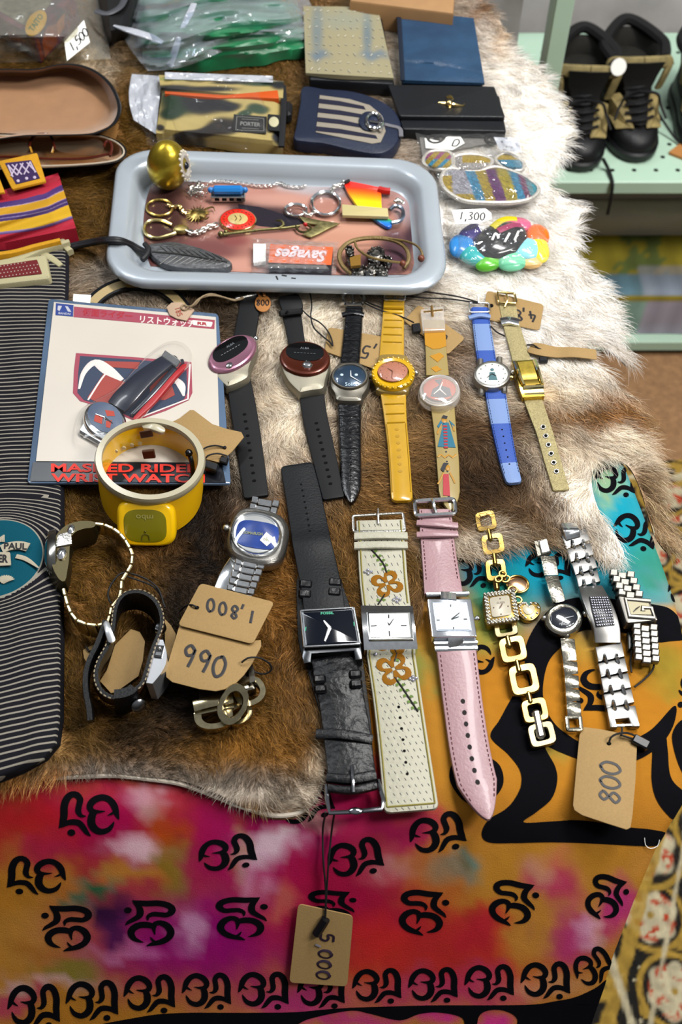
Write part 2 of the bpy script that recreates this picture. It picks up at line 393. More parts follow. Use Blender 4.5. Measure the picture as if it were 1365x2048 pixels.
def loopwall(mb, top, bot, zt, zb, t=.002, mi_out=0, mi_in=0, mi_rim=0, closed=True, rows=5, step=.004):
    """a band standing on its edge: top outline in px at height zt, bottom outline in px at height zb"""
    A = spline([tuple(P(x, y, zt)) for x, y in top], step, closed)
    n = len(A); Bq = [tuple(P(x, y, zb)) for x, y in bot]
    Bs = spline(Bq, step * .5, closed)
    def resample(s, n):
        pts = s + ([s[0]] if closed else []); L = [0.0]
        for a, b in zip(pts[:-1], pts[1:]): L.append(L[-1] + float(np.linalg.norm(b - a)))
        out = []
        for i in range(n):
            d = L[-1] * i / (n if closed else n - 1); j = max(0, min(len(L) - 2, int(np.searchsorted(L, d)) - 1)); k = (d - L[j]) / max(1e-9, L[j + 1] - L[j]); out.append(pts[j] + (pts[j + 1] - pts[j]) * k)
        return out
    A = resample(A, n); B2 = resample(Bs, n); V = []; m = rows * 2
    ctr = sum(A) / n
    for i in range(n):
        tv = Vector(A[(i + 1) % n if closed or i < n - 1 else i]) - Vector(A[i - 1 if closed or i else i]); sd = Vector((tv.y, -tv.x, 0)).normalized()
        V_out = []; V_in = []
        for k in range(rows):
            f = k / (rows - 1); p = Vector(B2[i]).lerp(Vector(A[i]), f); e_ = t / 2 * (1 if 0 < k < rows - 1 else .75)
            V_out.append(p + sd * e_); V_in.append(p - sd * e_)
        V += V_out + V_in[::-1]
    b0 = len(mb.v); mb.add(V, [])
    for i in range(n if closed else n - 1):
        j = (i + 1) % n
        for k in range(m):
            k2 = (k + 1) % m; mb.f.append((b0 + i * m + k, b0 + j * m + k, b0 + j * m + k2, b0 + i * m + k2))
            mb.m.append(mi_rim if k in (rows - 1, m - 1) else (mi_out if k < rows - 1 else mi_in))
    if not closed: mb.f.append(tuple(b0 + k for k in range(m))); mb.f.append(tuple(b0 + (n - 1) * m + k for k in range(m))[::-1]); mb.m += [mi_rim] * 2
    return A, B2
def bil(c4, u, v):
    (x0, y0), (x1, y1), (x2, y2), (x3, y3) = c4      # TL TR BR BL
    return (x0 * (1 - u) * (1 - v) + x1 * u * (1 - v) + x2 * u * v + x3 * (1 - u) * v, y0 * (1 - u) * (1 - v) + y1 * u * (1 - v) + y2 * u * v + y3 * (1 - u) * v)
def softpad(mb, c4, z0, hf, nu=24, nv=16, mi=0, skirt=True, colf=None, edge=None):
    """soft surface over a px quad: height hf(u,v) above z0, closed down to z0; edge(u,v)->(du,dv) px wobble"""
    b = len(mb.v); V = []; cols = []
    for j in range(nv + 1):
        for i in range(nu + 1):
            u, v = i / nu, j / nv; x, y = bil(c4, u, v)
            if edge: dx, dy = edge(u, v); x += dx; y += dy
            V.append(P(x, y, z0 + hf(u, v)))
            if colf: cols.append(hx(colf(u, v)) if isinstance(colf(u, v), str) else colf(u, v))
    F = [(j * (nu + 1) + i, (j + 1) * (nu + 1) + i, (j + 1) * (nu + 1) + i + 1, j * (nu + 1) + i + 1) for j in range(nv) for i in range(nu)]
    if skirt:
        bd = [i for i in range(nu + 1)] + [(j + 1) * (nu + 1) + nu for j in range(nv)] + [nv * (nu + 1) + nu - 1 - i for i in range(nu)] + [(nv - 1 - j) * (nu + 1) for j in range(nv - 1)]
        s = len(V)
        for q in bd: V.append(Vector((V[q].x, V[q].y, z0))); 
        if colf: cols += [cols[q] for q in bd]
        for k in range(len(bd)): F.append((bd[k], bd[(k + 1) % len(bd)], s + (k + 1) % len(bd), s + k))
        F.append(tuple(s + k for k in range(len(bd)))[::-1])
    if colf:
        if mb.c is None: mb.c = [(1, 1, 1)] * b
        while len(mb.c) < b: mb.c.append((1, 1, 1))
        mb.c += cols
    mb.add(V, F, mi)
def fbm(x, y, seed=0, o=4):
    """cheap smooth value noise, arrays in, about -1..1"""
    rs = np.random.RandomState(seed); T = rs.rand(64, 64); x = np.asarray(x, float); y = np.asarray(y, float); out = np.zeros(np.broadcast(x, y).shape); a = 1.; tot = 0
    for k in range(o):
        X = x * 2 ** k + 17.3 * k; Y = y * 2 ** k + 5.1 * k; xi = np.floor(X).astype(int); yi = np.floor(Y).astype(int); fx = X - xi; fy = Y - yi; fx = fx * fx * (3 - 2 * fx); fy = fy * fy * (3 - 2 * fy)
        g = lambda i, j: T[(xi + i) % 64, (yi + j) % 64]
        out += a * (g(0, 0) * (1 - fx) * (1 - fy) + g(1, 0) * fx * (1 - fy) + g(0, 1) * (1 - fx) * fy + g(1, 1) * fx * fy); tot += a; a *= .5
    return out / tot * 2 - 1
def blobfield(base, blobs, X, Y, sharp=2.0):
    """X,Y photo px arrays -> colours; blobs (cx,cy,rx,ry,hex[,alpha[,rot]])"""
    X = np.asarray(X, float); Y = np.asarray(Y, float); out = np.ones(X.shape + (3,)) * np.array(hx(base))
    for bl in blobs:
        cx, cy, rx, ry, h = bl[:5]; al = bl[5] if len(bl) > 5 else 1; ro = math.radians(bl[6]) if len(bl) > 6 else 0
        dx, dy = X - cx, Y - cy; u = (dx * math.cos(ro) + dy * math.sin(ro)) / rx; v = (-dx * math.sin(ro) + dy * math.cos(ro)) / ry
        a = al * np.exp(-(u * u + v * v) ** (sharp / 2)); out = out * (1 - a[..., None]) + np.array(hx(h)) * a[..., None]
    return out
# strokes for handwriting (unit box, y up)
DG = {'0': [(.5, 1), (.15, .8), (.1, .35), (.4, 0), (.75, .2), (.8, .7), (.5, 1.0), (.35, .93)], '1': [(.55, 1), (.45, 0)], '5': [[(.8, .98), (.25, .95), (.18, .55), (.55, .62), (.78, .4), (.6, .05), (.1, .05)]],
      '8': [(.75, .85), (.45, 1), (.2, .8), (.45, .55), (.78, .3), (.5, 0), (.15, .2), (.42, .5), (.72, .75), (.75, .88)], '9': [(.72, .85), (.4, 1), (.15, .75), (.35, .5), (.68, .62), (.74, .88), (.7, .4), (.6, -.02)],
      '4': [[(.6, 1), (.1, .35), (.9, .35)], [(.65, .7), (.55, -.05)]], '3': [(.15, .9), (.6, 1), (.7, .75), (.35, .55), (.75, .35), (.55, 0), (.1, .08)], ',': [(.35, .1), (.2, -.3)], ' ': [], '-': [(.1, .5), (.7, .5)]}
def hand(mb, s, cx, cy, h, xd, yd, wpx, zf, mi=0, adv=.85, pf=None):
    """handwritten price: centre px, height px, x-direction and up-direction in px"""
    n = sum(.45 if c == ',' else adv for c in s) * .95; x = -n / 2
    pf = pf or (lambda a, b: P(a, b, zf))
    for c in s:
        st = DG[c]
        if st and not isinstance(st[0], list): st = [st]
        for q in st:
            pts = []
            for (a, b) in q:
                lx, ly = (x + a * .75) * h, (b - .5) * h; pts.append(tuple(pf(cx + lx * xd[0] + ly * yd[0], cy + lx * xd[1] + ly * yd[1])))
            tube(mb, pts, wpx / 2 * S(cy), 6, False, mi, step=.0012, flat=.08)
        x += .45 if c == ',' else adv
_TM = {}
def glyphs(s, offset=0.0, res=3, italic=0):
    k = (s, offset, res, italic)
    if k not in _TM:
        t = bpy.data.curves.new('t', 'FONT'); t.body = s; t.resolution_u = res; t.offset = offset; t.shear = italic
        o = bpy.data.objects.new('t', t); COL.objects.link(o); dg = bpy.context.evaluated_depsgraph_get(); dg.update()
        m = bpy.data.meshes.new_from_object(o.evaluated_get(dg)); co = np.array([tuple(v.co) for v in m.vertices]); fs = [tuple(p.vertices) for p in m.polygons]
        bpy.data.objects.remove(o); bpy.data.curves.remove(t); bpy.data.meshes.remove(m)
        mn, mx = co.min(0), co.max(0); co = co - (mn + mx) / 2; _TM[k] = (co, fs, mx - mn)
    return _TM[k]
def text(mb, s, cx, cy, wpx, hpx, rot=0, z=0.0, mi=0, flipx=1, flipy=1, offset=0.0, pf=None, italic=0, res=3, skew=None):
    co, fs, sz = glyphs(s, offset, res, italic); a = math.radians(rot); xd = (math.cos(a), math.sin(a)); yd = skew or (math.sin(a), -math.cos(a)); V = []
    for x, y, _ in co:
        lx, ly = x / sz[0] * wpx * flipx, y / sz[1] * hpx * flipy; X, Y = cx + lx * xd[0] + ly * yd[0], cy + lx * xd[1] + ly * yd[1]
        V.append(pf(X, Y) if pf else P(X, Y, z))
    mb.add(V, fs, mi)
def wtext(mb, s, c, ux, uy, w_, h_, mi=0, offset=0, flipx=1):
    co, fs, sz = glyphs(s, offset); mb.add([c + ux * (x / sz[0] * w_ * flipx) + uy * (y / sz[1] * h_) for x, y, _ in co], fs, mi)
# ================================================================== setting
YS = P(1200, 372, -.37).y
ZLOW = PY(1250, 690, YS).z
ZFL = ZLOW - .03
mb = MB(); fl = [Vector((-2.5, -.8, ZFL)), Vector((2.5, -.8, ZFL)), Vector((2.5, 3.2, ZFL)), Vector((-2.5, 3.2, ZFL))]
prism(mb, fl, .05); mb.build('floor', mat('brown_floor', '#8a6848', .9, noise=.25, nscale=90, bump=.4, bscale=400), kind='structure')
mb = MB(); prism(mb, [Vector((-2.5, 3.2, 2.2)), Vector((2.5, 3.2, 2.2)), Vector((2.5, 3.25, 2.2)), Vector((-2.5, 3.25, 2.2))], 2.2 - ZFL)
mb.build('wall_back', mat('wall_paint', '#8f8f90', .8, noise=.1, nscale=3), kind='structure')

# rug: dense grid with a woven pattern in vertex colour
X0, X1, Y0, Y1 = .205, .95, .10, P(1330, 922, ZFL).y; st = .003
xs = np.arange(X0, X1, st); ys = np.arange(Y0, Y1, st); GX, GY = np.meshgrid(xs, ys)
base = np.array(hx('#14110c')) * np.ones(GX.shape + (3,)); gcol = np.array(hx('#b5923a')); cream = np.array(hx('#cfc4a2')); red = np.array(hx('#c8441f'))
n1 = fbm(GX * 22, GY * 22, 3, 3); n2 = fbm(GX * 60, GY * 60, 5, 2); n3 = fbm(GX * 130, GY * 130, 8, 2)
def put(mask, col):
    m = np.clip(mask, 0, 1)[..., None]; return base * (1 - m) + col * m
base = put(np.clip((.16 - np.abs(n1)) * 16, 0, 1), gcol); base = put(np.clip((n2 - .36) * 9, 0, 1) * .9, gcol); base = put(np.clip((n3 - .5) * 9, 0, 1), cream * .8)
ros = []
for px_, py_ in ((1300, 1832), (1348, 1985), (1112, 1975), (1352, 1012), (1390, 1120), (1290, 1700)): q = P(px_, py_, ZFL); ros.append((q.x, q.y, .034 if py_ > 1750 else .04))
for i in range(5):
    for j in range(9): ros.append((.50 + i * .105 + (j % 2) * .05, .22 + j * .115, .034))
for rx_, ry_, rr in ros:
    dx, dy = GX - rx_, GY - ry_; d = np.hypot(dx, dy) / rr; th = np.arctan2(dy, dx)
    base = put(np.clip((1.45 + .08 * np.sin(th * 10) - d) * 8, 0, 1), np.array(hx('#17120c')))
    base = put(np.clip((.14 - np.abs(d - 1.28)) * 14, 0, 1), gcol)
    base = put(np.clip((1.02 + .1 * np.sin(th * 6) - d) * 8, 0, 1), cream)
    base = put(np.clip((np.sin(th * 5 + d * 5 + n3) + .1) * 3, 0, 1) * np.clip((1.0 - d) * 8, 0, 1) * np.clip((d - .35) * 6, 0, 1), red)
    base = put(np.clip((n3 + .1) * 4, 0, 1) * np.clip((.95 - d) * 8, 0, 1), cream); base = put(np.clip((.16 - d) * 14, 0, 1), gcol)
for px1, py1, px2, py2, wd, c_ in ((1322, 1650, 1215, 2048, .010, gcol), (1385, 1600, 1290, 2100, .004, cream), (1262, 2048, 1208, 1880, .006, cream)):
    a = P(px1, py1, ZFL); b = P(px2, py2, ZFL); t = (b - a); L2 = t.x ** 2 + t.y ** 2; d = np.abs((GX - a.x) * t.y - (GY - a.y) * t.x) / math.sqrt(L2)
    base = put(np.clip((wd * (1 + .35 * n2) - d) / .003, 0, 1) * .9, c_)
for yy_, c_ in ((Y1 - .015, gcol), (Y1 - .055, gcol), (Y1 - .04, cream)):
    base = put(np.clip((.006 + .004 * n2 - np.abs(GY - yy_)) / .002, 0, 1), c_)
base = base * (1 + .3 * n3[..., None]) * .62
H = ZFL + .006 + .0025 * n3 + .0012 * fbm(GX * 300, GY * 300, 2, 1)
mb = MB(); mb.v = [tuple(q) for q in np.stack([GX, GY, H], -1).reshape(-1, 3)]; ny, nx = GX.shape
mb.f = [(j * nx + i, j * nx + i + 1, (j + 1) * nx + i + 1, (j + 1) * nx + i) for j in range(ny - 1) for i in range(nx - 1)]; mb.m = [0] * len(mb.f); mb.c = base.reshape(-1, 3).tolist()
rug = mb.build('rug', mat('rug_pile', '#ffffff', .95, attr=True, bump=.8, bscale=900), label='black and gold floor rug with cream and red rosettes beside the table', cat='rug', angle=180)

# ------------------------------------------------------------------ table + tapestry
mb = MB(); tb = thing('display_table', 'display table hidden under the tie-dyed cloth', 'table', (-.3, .9, ZFL))
m_ = MB(); prism(m_, [Vector((-.95, .24, -.004)), Vector((.205, .24, -.004)), Vector((.165, 1.43, -.004)), Vector((-.95, 1.43, -.004))], .03, .003)
wood = mat('table_wood', '#7a5a3a', .6, noise=.2, nscale=20); m_.build('table_top', wood, tb)
for x_ in (-.9, .17):
    for y_ in (.29, 1.38):
        m_ = MB(); box(m_, (x_, y_, (ZFL - .034) / 2), (.02, 0, 0), (0, .02, 0), (0, 0, (-.034 - ZFL) / 2)); m_.build('leg', wood, tb)

epx = [(968, 30), (992, 90), (1050, 250), (1075, 330), (1100, 430), (1150, 580), (1170, 680), (1200, 780), (1228, 880), (1262, 965), (1302, 1070), (1328, 1140), (1349, 1200), (1368, 1290), (1385, 1380), (1396, 1450), (1388, 1540), (1367, 1605), (1340, 1650), (1310, 1702), (1270, 1795), (1224, 1915), (1205, 1980), (1181, 2048), (1170, 2090)]
ew = sorted([(q.y, q.x) for q in [PC(*e) for e in epx]]); eY = [a for a, _ in ew] + [1.6]; eX = [b for _, b in ew] + [.160]
XR = lambda Y: np.interp(Y, eY, eX)
YB = .100
rowsY = np.concatenate([np.arange(1.44, .30, -.0065), np.arange(.30, YB, -.0035)]); nr = len(rowsY); ncx = 170
tt = np.linspace(0, 1, ncx) ** .8
GX = -.95 + tt[None, :] * (XR(rowsY)[:, None] + .95); GY = np.repeat(rowsY[:, None], ncx, 1)
GZ = np.vectorize(cloth_z)(GY)
front = np.clip((YE + .01 - GY) / .06, 0, 1)
GZ = GZ + front * .0060 * fbm(GX * 9, GY * 5, 11, 2) + .0004 * fbm(GX * 40, GY * 40, 12, 2)
PXX, PYY = proj(GX, GY, GZ)
DYE = [(1100, 1120, 260, 130, '#18a0b4'), (1240, 1010, 90, 110, '#35b4c6'), (1215, 970, 30, 40, '#b9c79a', .8), (1300, 1130, 60, 60, '#4fae9c', .8), (1330, 1230, 60, 50, '#d9a24e', .9), (960, 1140, 60, 60, '#0f8ca8'), (1000, 1200, 60, 50, '#2f9c86', .9),
       (960, 1260, 90, 40, '#7fae54', .9), (1170, 1290, 50, 40, '#b6ad4c', .7), (1280, 1190, 80, 25, '#57b6c8', .7),
       (1150, 1440, 330, 170, '#cf8a26', .98), (1330, 1340, 50, 50, '#8f9c38', .55), (870, 1400, 90, 260, '#c88a2e'), (845, 1330, 30, 60, '#7d9c50', .7), (1120, 1560, 200, 60, '#d08c2a', .8), (1100, 1500, 40, 40, '#97a04a', .6), (735, 1420, 45, 150, '#c07c24'),
       (700, 1590, 120, 60, '#c0286a', .95), (250, 1660, 330, 130, '#b01a62'), (560, 1700, 200, 120, '#b31f76'), (60, 1640, 90, 60, '#c03038', .8), (60, 1790, 130, 110, '#c8862a'), (30, 1880, 110, 80, '#cf9038'), (90, 1700, 60, 40, '#b8206a', .7),
       (400, 1880, 260, 110, '#a81c86'), (700, 1800, 200, 120, '#b72a60'), (900, 1900, 220, 100, '#c43a4a', .85), (330, 1690, 45, 90, '#b8621a', .9), (350, 1740, 40, 60, '#8f7c20', .8), (300, 1600, 30, 40, '#e6dfe4', .45), (270, 1700, 60, 22, '#e9d6dc', .75), (260, 1745, 60, 20, '#c98a30', .9),
       (200, 1765, 38, 22, '#2f7a5c', .95), (215, 1820, 45, 32, '#4a2358', .95), (155, 1805, 22, 12, '#3a8a78', .8), (215, 1865, 25, 30, '#4b2a70', .7), (60, 1900, 60, 18, '#b8762a', .6), (140, 1945, 60, 28, '#8d8230', .9), (100, 1970, 110, 14, '#e8cdd8', .55), (30, 2000, 50, 30, '#c04888', .7),
       (530, 1690, 70, 30, '#e6dce2', .75), (500, 1750, 30, 60, '#e7c3d4', .5), (560, 1660, 40, 20, '#ded8d8', .7), (480, 1700, 20, 70, '#b37a2a', .6), (370, 1860, 30, 45, '#e9cfe0', .55), (260, 1905, 90, 14, '#e0a8cc', .5), (410, 1990, 40, 40, '#c07a50', .7), (590, 2000, 120, 30, '#c034a0', .7), (560, 1790, 30, 40, '#d78a70', .6),
       (800, 1655, 110, 40, '#bc2a78', .85), (790, 1730, 60, 40, '#dda0a0', .6), (960, 1680, 90, 30, '#cc8a34', .85), (1130, 1760, 260, 90, '#cf9030', .92), (905, 1745, 48, 28, '#25908e', .95), (930, 1715, 25, 14, '#3ba8b0', .8), (870, 1750, 70, 70, '#c77a34', .6),
       (1110, 1760, 50, 50, '#c04a80', .85), (960, 1860, 60, 50, '#c23a50', .85), (1060, 1880, 70, 60, '#d09038', .9), (1150, 1870, 60, 60, '#c0409a', .75), (1240, 1810, 35, 60, '#c23a9a', .8), (1190, 1860, 30, 30, '#ecd0e0', .6), (1090, 1740, 30, 30, '#d8a078', .6), (1290, 1720, 40, 30, '#d09040', .8),
       (900, 1980, 200, 40, '#c05090', .6), (1100, 1970, 90, 24, '#e0a070', .6), (760, 1880, 60, 60, '#d64a40', .55), (700, 2040, 200, 20, '#d04aa8', .7), (880, 2036, 50, 14, '#d84aa8', .9), (990, 2034, 45, 14, '#d84aa8', .9), (640, 1640, 30, 20, '#d7b0a0', .5)]
wb1, wb2 = fbm(PXX / 42, PYY / 42, 21, 5) * 38 + fbm(PXX / 11, PYY / 11, 24, 3) * 9, fbm(PXX / 42, PYY / 42, 22, 5) * 38 + fbm(PXX / 11, PYY / 11, 25, 3) * 9
colr = blobfield('#c8862c', DYE, PXX + wb1, PYY + wb2, 3.6)
warm = np.clip((colr[..., 1] / np.maximum(colr[..., 0], 1e-4) - .22) / .2, 0, 1) * (colr[..., 0] > colr[..., 2] * 2)
colr = (colr ** (1.42 - .42 * warm[..., None])) * (1 - .26 * warm[..., None]) * (.66 + .12 * np.clip((YE - GY) / .03, 0, 1))[..., None] * (1 + .13 * fbm(PXX / 18, PYY / 18, 23, 3))[..., None]
front_k = np.clip((YE - GY) / .03, 0, 1)
V = np.stack([GX, GY, GZ], -1); rows_list = [V[i] for i in range(nr)]; col_list = [colr[i] for i in range(nr)]
for k in range(1, 14):                               # below the frame: the cloth falls to the floor
    r = V[-1].copy(); f = k / 13; r[:, 2] += -f * (V[-1][:, 2].mean() - ZFL - .03); r[:, 1] += -.02 * f + .02 * np.sin(GX[-1] * 30 + 1) * f; rows_list.append(r); col_list.append(colr[-1])
G = np.array(rows_list); C = np.array(col_list); side = [G]; sidec = [C]
last = G[:, -1, :]
for k in range(1, 12):                               # right-hand overhang
    f = k / 11; q = last.copy(); drop = (last[:, 2] + .42).clip(.02, None); q[:, 2] = last[:, 2] - f * drop; q[:, 0] = last[:, 0] + (.002 * min(1, f * 6) - .035 * f) + .010 * f * np.sin(last[:, 1] * 45); side.append(q[:, None, :]); sidec.append(C[:, -1:, :])
G = np.concatenate(side, 1); C = np.concatenate(sidec, 1); ny, nx = G.shape[:2]
tap = thing('tapestry_cloth', 'pink, orange and turquoise tie-dyed cotton cloth printed with black symbols, draped over the table', 'cloth', (-.2, .7, 0))
mb = MB(); mb.v = [tuple(q) for q in G.reshape(-1, 3)]; mb.f = [(j * nx + i, (j + 1) * nx + i, (j + 1) * nx + i + 1, j * nx + i + 1) for j in range(ny - 1) for i in range(nx - 1)]; mb.m = [0] * len(mb.f); mb.c = C.reshape(-1, 3).tolist()
cm = mat('dyed_cotton', '#ffffff', .85, attr=True, bump=.35, bscale=1400, spec=.08); mb.build('dyed_fabric', cm, tap, angle=180)
# black prints: thin ink layers following the cloth
def cz_full(X, Y):
    f = max(0, min(1, (YE + .01 - Y) / .06))
    return cloth_z(Y) + (f * .0060 * float(fbm(X * 9, Y * 5, 11, 2)) + .0004 * float(fbm(X * 40, Y * 40, 12, 2)))
def PCf(x, y, dz=.0006):
    q = PC(x, y); q.x = min(q.x, float(XR(q.y)) + .0004); q.z = cz_full(q.x, q.y) + dz; return q
cink = mat('cloth_ink', '#08080e', .85, noise=.2, nscale=80, spec=.06)
OMS = [(67, 2012, 108, 86, 0, -1), (185, 2002, 109, 78, 0, -1), (301, 1990, 105, 74, 0, -1), (415, 1984, 99, 70, 0, -1), (528, 1981, 102, 72, 0, -1), (643, 1980, 97, 68, 0, -1), (755, 1971, 100, 68, 0, -1), (867, 1971, 100, 68, 0, -1), (979, 1967, 100, 70, 0, -1), (1091, 1963, 100, 72, 0, -1), (1186, 1938, 78, 66, -28, -1),
       (132, 1855, 94, 98, -90, 1), (301, 1848, 94, 98, -90, 1), (485, 1838, 88, 98, -90, -1), (664, 1815, 74, 92, -85, -1), (848, 1825, 92, 92, -82, -1), (1027, 1808, 92, 88, -76, -1), (1212, 1798, 92, 72, -68, -1),
       (179, 1630, 122, 84, 184, 1), (72, 1751, 120, 72, 184, 1), (455, 1709, 116, 66, -12, -1), (711, 1716, 112, 70, -11, -1), (875, 1668, 112, 74, -12, -1), (612, 1612, 112, 64, -18, -1), (40, 1860, 0, 0, 0, 1),
       (1232, 962, 86, 58, 6, -1), (1272, 1064, 92, 62, 18, -1), (1097, 1132, 92, 52, 2, -1), (944, 1146, 84, 58, 0, -1), (1200, 1378, 92, 86, 92, -1), (945, 1318, 90, 62, 180, -1), (1398, 1385, 90, 80, 90, -1), (1372, 1180, 70, 60, 0, -1)]
SY = [[(672, 268, 8), (695, 222, 36), (722, 150, 50), (770, 98, 46), (835, 82, 46), (905, 112, 50), (940, 165, 48), (918, 208, 40), (860, 212, 22), (800, 203, 5)], [(705, 195, 22), (740, 222, 18), (778, 240, 4)],
      [(890, 205, 40), (915, 255, 56), (915, 320, 58), (880, 368, 52), (825, 388, 44), (762, 368, 38), (728, 325, 24), (714, 290, 5)], [(968, 258, 6), (1010, 258, 26), (1040, 220, 44), (1036, 165, 44), (1030, 115, 46), (1060, 78, 46), (1105, 75, 46), (1145, 110, 52), (1168, 180, 54), (1166, 270, 54), (1176, 335, 46), (1204, 380, 6)],
      [(1190, 362, 26), (1110, 322, 40), (1030, 322, 44), (985, 362, 40), (950, 405, 30), (914, 432, 5)]]
def symbol(mb, cx, cy, w, h, ro, fy):
    a = math.radians(ro); xd = (math.cos(a), math.sin(a)); yd = (math.sin(a), -math.cos(a))
    def W(X, Y):
        lx = (X - 940) / 545 * w; ly = (245 - Y) / 375 * h * fy; return PCf(cx + lx * xd[0] + ly * yd[0], cy + lx * xd[1] + ly * yd[1])
    for q in SY:
        s = spline([(x, y, 0, w_) for x, y, w_ in q], 24); V = []
        for i, p in enumerate(s):
            t = s[min(i + 1, len(s) - 1)] - s[max(i - 1, 0)]; l = math.hypot(t[0], t[1]) or 1; nx_, ny_ = -t[1] / l, t[0] / l
            V += [W(p[0] + nx_ * p[3] * .62, p[1] + ny_ * p[3] * .62), W(p[0] - nx_ * p[3] * .62, p[1] - ny_ * p[3] * .62)]
        mb.add(V, [(2 * i, 2 * i + 1, 2 * i + 3, 2 * i + 2) for i in range(len(s) - 1)])
    mb.add([W(1090 + 36 * math.cos(k * .524), 412 + 30 * math.sin(k * .524)) for k in range(12)], [tuple(range(12))])
for (cx_, cy_, w_, h_, ro, fy) in OMS:
    if not w_: continue
    mb = MB(); symbol(mb, cx_, cy_, w_, h_, ro, -fy); mb.build('printed_symbol', cink, tap)
def cpoly(name, pts, sm=8):
    pts = [tuple(q[:2]) for q in spline([(x, y, 0) for x, y in pts], sm, True)] if sm else pts
    p3 = [Vector((x, y, 0)) for x, y in pts]; tri = tessellate_polygon([p3]); mb = MB()
    import bmesh
    bm = bmesh.new(); vs = [bm.verts.new(p) for p in p3]
    for t_ in tri:
        try: bm.faces.new([vs[i] for i in t_])
        except ValueError: pass
    bmesh.ops.triangulate(bm, faces=bm.faces[:])
    for _ in range(4):
        le = [e for e in bm.edges if e.calc_length() > 22]
        if not le: break
        bmesh.ops.subdivide_edges(bm, edges=le, cuts=1, use_grid_fill=False); bmesh.ops.triangulate(bm, faces=bm.faces[:])
    bm.verts.ensure_lookup_table(); bm.verts.index_update()
    mb.add([PCf(v.co.x, v.co.y, .0005) for v in bm.verts], [tuple(v.index for v in f.verts) for f in bm.faces]); bm.free()
    return mb.build(name, cink, tap)
cpoly('printed_figure', [(1072, 1252), (1105, 1215), (1142, 1198), (1200, 1196), (1260, 1203), (1310, 1210), (1340, 1218), (1362, 1240), (1380, 1275), (1340, 1283), (1310, 1284), (1260, 1268), (1210, 1262), (1170, 1261), (1140, 1275), (1119, 1297), (1097, 1326), (1087, 1369), (1089, 1406), (1104, 1440), (1130, 1466), (1180, 1492), (1240, 1488), (1300, 1462), (1350, 1412), (1348, 1450), (1322, 1490), (1275, 1521), (1215, 1532), (1155, 1517), (1120, 1504), (1091, 1494), (1111, 1533), (1115, 1564), (1103, 1599), (1072, 1626), (1048, 1645), (1100, 1644), (1154, 1642), (1210, 1648), (1259, 1656), (1300, 1660), (1333, 1668), (1322, 1684), (1308, 1694), (1200, 1690), (1100, 1686), (1030, 1687), (978, 1685), (964, 1668), (978, 1640), (1010, 1620), (1029, 1600), (1043, 1570), (1040, 1540), (1017, 1509), (982, 1474), (1000, 1440), (1022, 1400), (1034, 1385), (1056, 1420), (1060, 1380), (1052, 1340), (1052, 1295)], 5)
cpoly('printed_figure', [(1308, 1480), (1330, 1462), (1336, 1500), (1345, 1560), (1392, 1600), (1372, 1602), (1352, 1640), (1330, 1624), (1312, 1595), (1304, 1560), (1305, 1515)])
cpoly('printed_figure', [(1345, 1470), (1370, 1440), (1385, 1500), (1380, 1560), (1358, 1530)])
cpoly('printed_figure', [(900, 1560), (908, 1525), (950, 1508), (995, 1525), (1008, 1560), (995, 1590), (960, 1612), (925, 1600)])
cpoly('printed_figure', [(180, 2060), (280, 2036), (359, 2028), (500, 2026), (590, 2023), (640, 2018), (700, 2014), (780, 2012), (855, 2011), (960, 2012), (1061, 2011), (1110, 2004), (1150, 1996), (1190, 1978), (1214, 1962), (1208, 2000), (1185, 2050), (1165, 2075), (1040, 2080), (1034, 2040), (1010, 2024), (980, 2022), (958, 2034), (950, 2070), (930, 2070), (925, 2038), (880, 2026), (840, 2028), (800, 2040), (740, 2026), (700, 2020), (620, 2036), (560, 2060), (400, 2075)], 6)
# loose thread at the cloth's right-hand corner
mb = MB(); tube(mb, [tuple(PC(x, y, .003)) for x, y in ((1290, 1676), (1292, 1690), (1302, 1697), (1316, 1692), (1320, 1680))], .00022, 5); mb.build('loose_thread', white, tap)

# ------------------------------------------------------------------ hide + fur
HP = [(-260, 20), (0, -30), (300, -60), (700, -50), (900, -30), (985, 20), (1008, 60), (1012, 85), (1050, 120), (1085, 145), (1108, 200), (1128, 250), (1132, 290), (1112, 330), (1095, 355), (1108, 385), (1140, 400), (1155, 430), (1150, 480), (1155, 515), (1190, 555), (1215, 590), (1235, 640), (1256, 690), (1262, 712), (1235, 705), (1205, 690), (1175, 680), (1175, 705), (1200, 730), (1240, 770), (1280, 810), (1300, 850), (1318, 890), (1325, 930), (1338, 990), (1352, 1040), (1362, 1075), (1340, 1090), (1315, 1070), (1300, 1030), (1285, 980), (1262, 935), (1235, 918), (1205, 920), (1186, 945), (1188, 985), (1205, 1030), (1235, 1075), (1250, 1105), (1238, 1120), (1195, 1112), (1150, 1095), (1105, 1088), (1060, 1086), (1010, 1098), (975, 1110), (925, 1112), (880, 1120), (855, 1150), (848, 1200), (838, 1240), (780, 1262), (735, 1290), (715, 1380), (690, 1440), (660, 1500), (648, 1545), (630, 1590), (600, 1618), (545, 1622), (480, 1605), (420, 1580), (360, 1560), (290, 1552), (210, 1545), (130, 1550), (60, 1562), (-20, 1575), (-300, 1570)]
HPs = [tuple(q[:2]) for q in spline([(x, y, 0) for x, y in HP], 10, True)]
def hide_z(X, Y):
    over = np.clip(X - .226, 0, None); fr_ = np.clip(YE + .012 - Y, 0, None)
    lump = .5 + .5 * fbm(X * 7, Y * 7, 31, 2)
    return .0022 - over * 1.1 * np.clip(over / .04, 0, 1) - fr_ * 1.0 * np.clip(fr_ / .01, 0, 1) + .0015 * lump
hw = [P(x, y, .004) for x, y in HPs]
import bmesh
bm = bmesh.new(); vs = [bm.verts.new(q) for q in hw]
